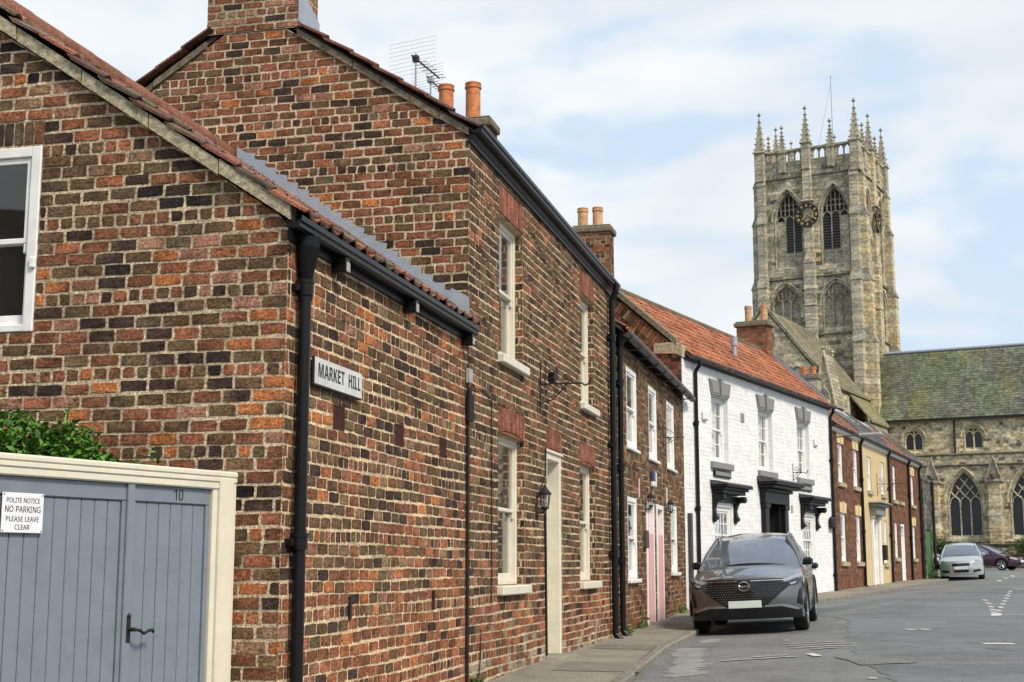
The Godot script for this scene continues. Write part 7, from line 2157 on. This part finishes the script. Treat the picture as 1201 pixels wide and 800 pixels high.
func car(called: String, label: String, at: Transform3D, c: Dictionary) -> Node3D:
	var n := thing(called, label, "car", at)
	var hw: float = c.W * 0.5
	var hl: float = c.L * 0.5
	var wf: float = hl - c.over
	var wr: float = wf - c.wb
	var r: float = c.r
	var ra := r + 0.055
	c.zf = wf + ra + 0.01
	var sill: float = c.get("sill", 0.24)
	var belt: float = c.belt
	var paint: Material = c.paint
	var belt_at := func(z: float) -> float:
		if z > c.cowl: return lerpf(belt, c.nose - 0.05, pow((z - c.cowl) / (c.zf - c.cowl), 1.3))
		return belt + 0.05 * clampf((-z) / hl, 0.0, 1.0)
	var side_pts := func(z: float) -> Array:
		var y0 := sill
		for zw: float in [wf, wr]:
			if absf(z - zw) < ra: y0 = maxf(y0, r + sqrt(ra * ra - (z - zw) * (z - zw)))
		var b: float = belt_at.call(z)
		var w := hw * (1.0 - 0.10 * pow(clampf(-(z + hl * 0.45) / (hl * 0.55), 0.0, 1.0), 2.0))
		var m := maxf(lerpf(sill, b, 0.6), y0 + 0.02)
		return [Vector3(w - 0.035 * (1.0 if y0 < 0.4 else 0.3), y0, z), Vector3(w - 0.004, lerpf(y0, m, 0.5), z), Vector3(w, m, z), Vector3(w - 0.012, lerpf(m, b, 0.55), z), Vector3(w - 0.055, b, z)]
	var body := MB.new()
	var zs := []
	var k := 70
	for i in k + 1: zs.append(lerpf(-hl + 0.02, c.zf, float(i) / k))
	for s: float in [-1.0, 1.0]:
		var rows := []
		for z: float in zs:
			var l := []
			for p: Vector3 in side_pts.call(z): l.append(Vector3(p.x * s, p.y, p.z))
			rows.append(l)
		body.grid(rows, s > 0)
	# bonnet
	var hood_rows := []
	for i in 13:
		var z := lerpf(c.cowl, c.zf, i / 12.0)
		var e: Vector3 = side_pts.call(z)[4]
		var crown: float = lerpf(c.hood - belt, 0.06, i / 12.0)
		var l := []
		for j in 15:
			var u := j / 7.0 - 1.0
			l.append(Vector3(u * e.x, e.y + crown * (1.0 - pow(absf(u), 2.4)), z))
		hood_rows.append(l)
	for i in 6:
		var t := (i + 1) / 6.0
		var l := []
		for j in 15:
			var u := j / 7.0 - 1.0
			var p: Vector3 = hood_rows[12][j]
			var yn: float = c.nose - 0.05 * u * u
			var q := Vector3(p.x, yn, fascia_z(c, p.x, yn) - 0.002)
			var m := p.lerp(q, t)
			m.y = lerpf(p.y, q.y, t * t)
			l.append(m)
		hood_rows.append(l)
	body.grid(hood_rows, true)
	# nose and tail
	var fr := []
	for i in 13:
		var l := []
		for j in 25:
			var u := j / 12.0 - 1.0
			var x := u * (hw - 0.055 * clampf((i - 8.0) / 4.0, 0.0, 1.0) - 0.03 * clampf((3.0 - i) / 3.0, 0.0, 1.0))
			var y := lerpf(sill - 0.02, c.nose - 0.05 * u * u, i / 12.0)
			l.append(Vector3(x, y, fascia_z(c, x, y)))
		fr.append(l)
	body.grid(fr)
	var tl := []
	for i in 7:
		var l := []
		for j in 13:
			var u := j / 6.0 - 1.0
			l.append(Vector3(u * hw * 0.93, lerpf(sill, belt + 0.08, i / 6.0), -hl + 0.02 - 0.06 * (1.0 - u * u) * sin(PI * i / 6.0)))
		tl.append(l)
	body.grid(tl, true)
	# roof and pillars
	var rf: float = c.roof_front
	var rr: float = c.roof_rear
	var tw: float = c.top_w
	var roof := []
	for i in 9:
		var t := i / 8.0
		var l := []
		for j in 13:
			var u := j / 6.0 - 1.0
			l.append(Vector3(u * tw, c.H - 0.055 * pow(absf(u), 2.6) - 0.10 * pow(absf(t - 0.42) / 0.58, 2.2), lerpf(rr, rf + 0.05 * (1.0 - u * u), t)))
		roof.append(l)
	body.grid(roof, true)
	var yr_f: float = c.H - 0.055 - 0.10
	var bw: float = hw - 0.075
	for s: float in [-1.0, 1.0]:
		var A := Vector3(s * bw, belt, c.cowl - 0.02)
		var B := Vector3(s * tw, yr_f + 0.045, rf)
		body.bar([A, A.lerp(B, 0.5) + Vector3(s * 0.02, 0.02, 0), B], 0.075, 0.03, Vector3(s * 0.5, 0.3, 0.8).normalized())
		body.bar([Vector3(s * bw, belt + 0.03, rr - 0.35), Vector3(s * tw, c.H - 0.15, rr)], 0.26, 0.02, Vector3(s, 0.2, -0.2).normalized())
		body.bar([B, Vector3(s * (tw + 0.01), c.H - 0.06, lerpf(rr, rf, 0.5)), Vector3(s * tw, c.H - 0.14, rr)], 0.05, 0.025, Vector3(s * 0.8, 0.6, 0).normalized())
		body.bar([Vector3(s * (bw + 0.005), belt, lerpf(rr, rf, 0.45)), Vector3(s * (tw + 0.01), c.H - 0.08, lerpf(rr, rf, 0.5))], 0.08, 0.015, Vector3(s, 0.2, 0).normalized())
	put(body, "body", paint, n)
	# glass
	var ws := []
	for i in 7:
		var t := i / 6.0
		var l := []
		for j in 13:
			var u := j / 6.0 - 1.0
			var lo := Vector3(u * bw, belt + (c.hood - belt) * (1.0 - u * u) + 0.005, c.cowl + 0.12 * (1.0 - u * u))
			var hi := Vector3(u * tw, c.H - 0.055 * pow(absf(u), 2.6) - 0.10, rf + 0.05 * (1.0 - u * u))
			l.append(lo.lerp(hi, t) + Vector3(0, 0.03, 0.03) * sin(PI * t))
		ws.append(l)
	var g := MB.new()
	g.grid(ws)
	put(g, "windscreen", M.car_glass, n)
	for s: float in [-1.0, 1.0]:
		var sg := MB.new()
		var rows := []
		for i in 2:
			var l := []
			for j in 9:
				var t := j / 8.0
				if i == 0: l.append(Vector3(s * bw, belt - 0.01, lerpf(rr - 0.3, c.cowl - 0.05, t)))
				else: l.append(Vector3(s * tw, c.H - 0.09 - 0.06 * pow(absf(t - 0.45) / 0.55, 2.0), lerpf(rr + 0.02, rf, t)))
			rows.append(l)
		sg.grid(rows, s > 0)
		put(sg, "side_window", M.car_glass, n)
	var bg := MB.new()
	bg.grid([[Vector3(-bw, belt + 0.06, -hl + 0.05), Vector3(0, belt + 0.08, -hl - 0.02), Vector3(bw, belt + 0.06, -hl + 0.05)], [Vector3(-tw, c.H - 0.15, rr), Vector3(0, c.H - 0.10, rr), Vector3(tw, c.H - 0.15, rr)]], true)
	put(bg, "rear_window", M.car_glass, n)
	# interior
	var it := MB.new()
	it.box(Vector3(-bw, sill + 0.05, -hl + 0.1), Vector3(bw, sill + 0.1, c.zf - 0.2)); it.box(Vector3(-bw + 0.02, 0.5, c.cowl - 0.35), Vector3(bw - 0.02, belt - 0.02, c.cowl - 0.02), 0.05)
	it.box(Vector3(-hw + 0.14, sill, wf - ra), Vector3(hw - 0.14, 0.78, c.zf - 0.02))
	for s: float in [-0.37, 0.37]:
		it.box(Vector3(s - 0.22, 0.35, c.cowl - 1.25), Vector3(s + 0.22, 0.55, c.cowl - 0.75), 0.06); it.box(Vector3(s - 0.22, 0.5, c.cowl - 1.4), Vector3(s + 0.22, belt + 0.15, c.cowl - 1.22), 0.08); it.box(Vector3(s - 0.13, belt + 0.17, c.cowl - 1.38), Vector3(s + 0.13, belt + 0.36, c.cowl - 1.28), 0.05)
	it.box(Vector3(-0.12, c.H - 0.26, rf + 0.02), Vector3(0.12, c.H - 0.19, rf + 0.05), 0.02)
	put(it, "interior", M.car_dark, n)
	# wheels
	for zw: float in [wf, wr]:
		for s: float in [-1.0, 1.0]:
			var t := MB.new()
			var o := Vector3(s * (hw - 0.115), r, zw)
			t.lathe(o, [Vector2(r * 0.66, -0.105), Vector2(r * 0.93, -0.11), Vector2(r * 0.99, -0.08), Vector2(r, -0.03), Vector2(r, 0.03), Vector2(r * 0.99, 0.08), Vector2(r * 0.93, 0.11), Vector2(r * 0.66, 0.105), Vector2(r * 0.6, 0.05), Vector2(0, 0.03)], 32, Vector3(s, 0, 0))
			var w := put(t, "wheel", M.rubber, n)
			var q := MB.new()
			q.lathe(o + Vector3(s * 0.07, 0, 0), [Vector2(r * 0.70, 0.0), Vector2(r * 0.70, 0.038), Vector2(r * 0.63, 0.036), Vector2(r * 0.61, 0.0)], 28, Vector3(s, 0, 0))
			for a in 5:
				var d := Vector3(0, cos(TAU * a / 5), sin(TAU * a / 5))
				q.bar([o + Vector3(s * 0.075, 0, 0) + d * 0.03, o + Vector3(s * 0.085, 0, 0) + d * r * 0.64], 0.075, 0.022, Vector3(s, 0, 0))
			put(q, "rim", M.alu, w)
			if c.get("cladding", false):
				var ar := MB.new()
				var pts := []
				for i in 17:
					var a := PI * i / 16.0 * 1.08 - 0.12
					pts.append(Vector3(s * (hw - 0.008), r + sin(a) * (ra + 0.03), zw + cos(a) * (ra + 0.03)))
				ar.bar(pts, 0.075, 0.025, Vector3(s, 0, 0))
				put(ar, "wheel_arch", M.car_dark, n)
	for s: float in [-1.0, 1.0]:
		var m := MB.new()
		m.box(Vector3(s * (hw + 0.02) - 0.085, belt + 0.03, c.cowl - 0.42), Vector3(s * (hw + 0.02) + 0.085, belt + 0.155, c.cowl - 0.29), 0.04)
		m.box(Vector3(s * (hw - 0.02) - 0.07, belt + 0.03, c.cowl - 0.37), Vector3(s * (hw - 0.02) + 0.07, belt + 0.07, c.cowl - 0.31), 0.02)
		put(m, "mirror", c.get("mirror", paint), n)
	return n
func plate(n: Node, c: Dictionary, y: float, w := 0.52, h := 0.111) -> void:
	var p := MB.new()
	var z := fascia_z(c, 0.0, y) + 0.012
	p.box(Vector3(-w * 0.5, y - h * 0.5, z), Vector3(w * 0.5, y + h * 0.5, z + 0.012), 0.004)
	put(p, "number_plate", M.plate_white, n)
func stand(x: float, z: float, yaw: float, roll_to_road := true) -> Transform3D:
	var b := Basis(Vector3.UP, yaw)
	var o := Vector3(x, 0, z)
	var f: Vector3 = b.z
	var s: Vector3 = b.x
	var hf := road_y((o + f * 1.3).x, (o + f * 1.3).z)
	var hb := road_y((o - f * 1.3).x, (o - f * 1.3).z)
	var h1 := road_y((o + s * 0.78).x, (o + s * 0.78).z)
	var h2 := road_y((o - s * 0.78).x, (o - s * 0.78).z)
	var nf := (f + Vector3.UP * (hf - hb) / 2.6).normalized()
	var ns := (s + Vector3.UP * (h1 - h2) / 1.56).normalized()
	var up := nf.cross(ns).normalized()
	ns = up.cross(nf).normalized()
	o.y = (hf + hb + h1 + h2) * 0.25
	return Transform3D(Basis(ns, up, nf), o)
func cars() -> void:
	mat("suv_paint", srgb(0.20, 0.20, 0.208), 0.3, {"metal": 0.88, "coat": 1.0, "spec": 0.5})
	mat("silver_paint", srgb(0.50, 0.52, 0.55), 0.3, {"metal": 0.55, "coat": 0.8})
	mat("maroon_paint", srgb(0.042, 0.010, 0.022), 0.3, {"metal": 0.3, "coat": 0.9})
	mat("white_car_paint", srgb(0.72, 0.73, 0.75), 0.3, {"coat": 0.8})
	mat("black_car_paint", srgb(0.012, 0.012, 0.014), 0.25, {"coat": 0.9})
	mat("car_glass", Color(0.52, 0.56, 0.62), 0.02, {"glass": 0.5, "spec": 0.6, "metal": 0.55})
	mat("car_dark", srgb(0.014, 0.014, 0.015), 0.6)
	mat("gloss_black", srgb(0.008, 0.008, 0.010), 0.12, {"spec": 0.5})
	mat("stud", srgb(0.16, 0.165, 0.175), 0.35, {"metal": 0.8})
	mat("rubber", srgb(0.016, 0.016, 0.017), 0.85)
	mat("chrome", srgb(0.62, 0.63, 0.65), 0.12, {"metal": 0.95})
	mat("lens", srgb(0.035, 0.037, 0.042), 0.08, {"metal": 0.4, "coat": 1.0})
	mat("lens_clear", srgb(0.42, 0.44, 0.47), 0.1, {"metal": 0.5, "coat": 1.0})
	mat("plate_white", srgb(0.66, 0.72, 0.69), 0.4)
	var D2R := PI / 180.0
	# grey sport utility car
	var c := {"L": 4.42, "W": 1.84, "H": 1.62, "wb": 2.665, "over": 0.89, "r": 0.355, "sill": 0.26, "belt": 1.0, "nose": 0.90, "hood": 1.10, "cowl": 0.92, "roof_front": 0.20, "roof_rear": -1.45, "top_w": 0.60, "paint": M.suv_paint, "mirror": M.gloss_black, "cladding": true, "square": 3.2}
	var n := car("parked_car", "dark grey sport utility car parked half beside the kerb, facing us", stand(4.27, -24.75, -14.8 * D2R), c)
	drape(c, [Vector2(-0.69, 0.80), Vector2(-0.5, 0.815), Vector2(0.5, 0.815), Vector2(0.69, 0.80), Vector2(0.70, 0.74), Vector2(0.40, 0.50), Vector2(0.33, 0.44), Vector2(-0.33, 0.44), Vector2(-0.40, 0.50), Vector2(-0.70, 0.74)], 0.006, M.gloss_black, "grille", n)
	var grille := n.get_node("grille")
	var st := MB.new()
	for j in 9:
		for i in 33:
			var x := -0.64 + i * 0.04 + (0.02 if j % 2 == 1 else 0.0)
			var y := 0.78 - j * 0.036
			if absf(x) > 0.68 - maxf(0.0, (0.73 - y)) * 1.25: continue
			if absf(x) < 0.11 and y > 0.66: continue
			var z := fascia_z(c, x, y) + 0.008
			st.box(Vector3(x - 0.011, y - 0.006, z - 0.004), Vector3(x + 0.011, y + 0.008, z + 0.006), 0.003)
	put(st, "grille_studs", M.stud, grille).set_meta("kind", "stuff")
	drape(c, [Vector2(-0.62, 0.862), Vector2(0.62, 0.862), Vector2(0.60, 0.818), Vector2(-0.60, 0.818)], 0.008, M.gloss_black, "bonnet_strip", n)
	for s in 2:
		var mr := func(p: Array) -> Array: return p if s == 0 else mirrored(p)
		drape(c, mr.call([Vector2(0.60, 0.835), Vector2(0.70, 0.87), Vector2(0.885, 0.93), Vector2(0.90, 0.90), Vector2(0.74, 0.835), Vector2(0.62, 0.80)]), 0.012, M.lens_clear, "headlight", n)
		drape(c, mr.call([Vector2(0.66, 0.795), Vector2(0.76, 0.825), Vector2(0.90, 0.87), Vector2(0.905, 0.80), Vector2(0.80, 0.74), Vector2(0.72, 0.735)]), 0.008, M.lens, "headlight", n)
		drape(c, mr.call([Vector2(0.70, 0.775), Vector2(0.79, 0.80), Vector2(0.80, 0.775), Vector2(0.72, 0.752)]), 0.012, M.lens_clear, "headlight", n)
		drape(c, mr.call([Vector2(0.11, 0.828), Vector2(0.60, 0.828), Vector2(0.61, 0.842), Vector2(0.11, 0.840)]), 0.014, M.chrome, "chrome_trim", n)
		drape(c, mr.call([Vector2(0.845, 0.66), Vector2(0.875, 0.70), Vector2(0.88, 0.42), Vector2(0.80, 0.46)]), 0.008, M.gloss_black, "air_vent", n)
		drape(c, mr.call([Vector2(0.31, 0.455), Vector2(0.58, 0.465), Vector2(0.70, 0.435), Vector2(0.83, 0.375), Vector2(0.80, 0.36), Vector2(0.66, 0.40), Vector2(0.56, 0.43), Vector2(0.31, 0.425)]), 0.014, M.alu, "bumper_trim", n)
	drape(c, [Vector2(-0.86, 0.36), Vector2(-0.60, 0.42), Vector2(0.60, 0.42), Vector2(0.86, 0.36), Vector2(0.86, 0.242), Vector2(-0.86, 0.242)], 0.006, M.gloss_black, "lower_bumper", n)
	plate(n, c, 0.475)
	var bd := MB.new()
	var bz := fascia_z(c, 0, 0.755) + 0.012
	var ringp := []
	for i in 25: ringp.append(Vector3(cos(TAU * i / 24) * 0.082, 0.755 + sin(TAU * i / 24) * 0.068, bz))
	bd.bar(ringp, 0.028, 0.016, Vector3(0, 0, 1))
	bd.box(Vector3(-0.095, 0.742, bz - 0.004), Vector3(0.095, 0.768, bz + 0.012), 0.005)
	put(bd, "badge", M.chrome, n)
	var bk := MB.new()
	bk.cyl(Vector3(0, 0.755, bz - 0.01), Vector3(0, 0.755, bz), 0.075, 0.075, 20)
	put(bk, "badge_back", M.gloss_black, n)
	for s: float in [-1.0, 1.0]:
		var rl := MB.new()
		rl.tube([Vector3(s * 0.575, 1.49, 0.08), Vector3(s * 0.59, 1.545, -0.08), Vector3(s * 0.59, 1.595, -0.6), Vector3(s * 0.58, 1.54, -1.25), Vector3(s * 0.57, 1.47, -1.42)], 0.016, 8)
		put(rl, "roof_rail", M.alu, n)
		var hn := MB.new()
		for z: float in [0.05, -0.85]: hn.box(Vector3(s * 0.915 - 0.02, 0.86, z), Vector3(s * 0.915 + 0.02, 0.89, z + 0.2), 0.012)
		put(hn, "door_handle", M.chrome, n)
	# black hatchback hidden behind it: only its mirror shows
	var k := {"L": 3.9, "W": 1.7, "H": 1.42, "wb": 2.5, "over": 0.8, "r": 0.30, "belt": 0.86, "nose": 0.72, "hood": 0.92, "cowl": 0.85, "roof_front": 0.05, "roof_rear": -1.3, "top_w": 0.56, "paint": M.black_car_paint}
	var kb := car("parked_car", "black hatchback hidden behind the grey car, one mirror showing", stand(5.60, -30.4, -12.5 * D2R), k)
	# silver hatchback
	var sv := {"L": 3.92, "W": 1.68, "H": 1.50, "wb": 2.48, "over": 0.78, "r": 0.295, "sill": 0.22, "belt": 0.90, "nose": 0.78, "hood": 1.0, "cowl": 0.95, "roof_front": 0.22, "roof_rear": -1.45, "top_w": 0.57, "paint": M.silver_paint, "square": 2.6}
	var v := car("parked_car", "silver hatchback parked facing us at the far end of the terrace", stand(18.55, -58.6, -19.0 * D2R), sv)
	drape(sv, [Vector2(-0.34, 0.68), Vector2(0.34, 0.68), Vector2(0.33, 0.575), Vector2(-0.33, 0.575)], 0.008, M.gloss_black, "grille", v)
	drape(sv, [Vector2(-0.30, 0.42), Vector2(0.30, 0.42), Vector2(0.27, 0.33), Vector2(-0.27, 0.33)], 0.008, M.gloss_black, "air_intake", v)
	for s in 2:
		var mr := func(p: Array) -> Array: return p if s == 0 else mirrored(p)
		drape(sv, mr.call([Vector2(0.42, 0.60), Vector2(0.48, 0.70), Vector2(0.66, 0.80), Vector2(0.76, 0.80), Vector2(0.74, 0.66), Vector2(0.6, 0.58)]), 0.008, M.lens_clear, "headlight", v)
		drape(sv, mr.call([Vector2(0.45, 0.40), Vector2(0.72, 0.44), Vector2(0.74, 0.35), Vector2(0.46, 0.31)]), 0.008, M.car_dark, "fog_light", v)
	plate(v, sv, 0.50)
	# maroon car, side on
	var mc := {"L": 4.20, "W": 1.76, "H": 1.50, "wb": 2.55, "over": 0.86, "r": 0.31, "sill": 0.24, "belt": 0.90, "nose": 0.72, "hood": 0.98, "cowl": 1.0, "roof_front": -0.05, "roof_rear": -1.6, "top_w": 0.58, "paint": M.maroon_paint, "square": 2.2}
	var p := car("parked_car", "maroon hatchback parked side on before the churchyard wall", stand(26.65, -80.3, 52.0 * D2R), mc)
	drape(mc, [Vector2(-0.4, 0.44), Vector2(0.4, 0.44), Vector2(0.34, 0.27), Vector2(-0.34, 0.27)], 0.008, M.gloss_black, "grille", p)
	for s in 2:
		var mr := func(q: Array) -> Array: return q if s == 0 else mirrored(q)
		drape(mc, mr.call([Vector2(0.38, 0.60), Vector2(0.5, 0.68), Vector2(0.80, 0.74), Vector2(0.84, 0.66), Vector2(0.62, 0.58)]), 0.008, M.lens_clear, "headlight", p)
	plate(p, mc, 0.50)
	# white car, mostly hidden
	var wc := {"L": 4.1, "W": 1.75, "H": 1.48, "wb": 2.55, "over": 0.82, "r": 0.30, "belt": 0.90, "nose": 0.76, "hood": 0.98, "cowl": 0.9, "roof_front": 0.1, "roof_rear": -1.5, "top_w": 0.57, "paint": M.white_car_paint}
	var w := car("parked_car", "white car mostly hidden between the green gate and silver car", stand(23.5, -83.0, 60.0 * D2R), wc)
	drape(wc, [Vector2(-0.6, 0.62), Vector2(0.6, 0.62), Vector2(0.55, 0.45), Vector2(-0.55, 0.45)], 0.008, M.blue_plastic, "grille", w)
	drape(wc, [Vector2(-0.7, 0.36), Vector2(0.7, 0.36), Vector2(0.68, 0.26), Vector2(-0.68, 0.26)], 0.008, M.gloss_black, "air_intake", w)
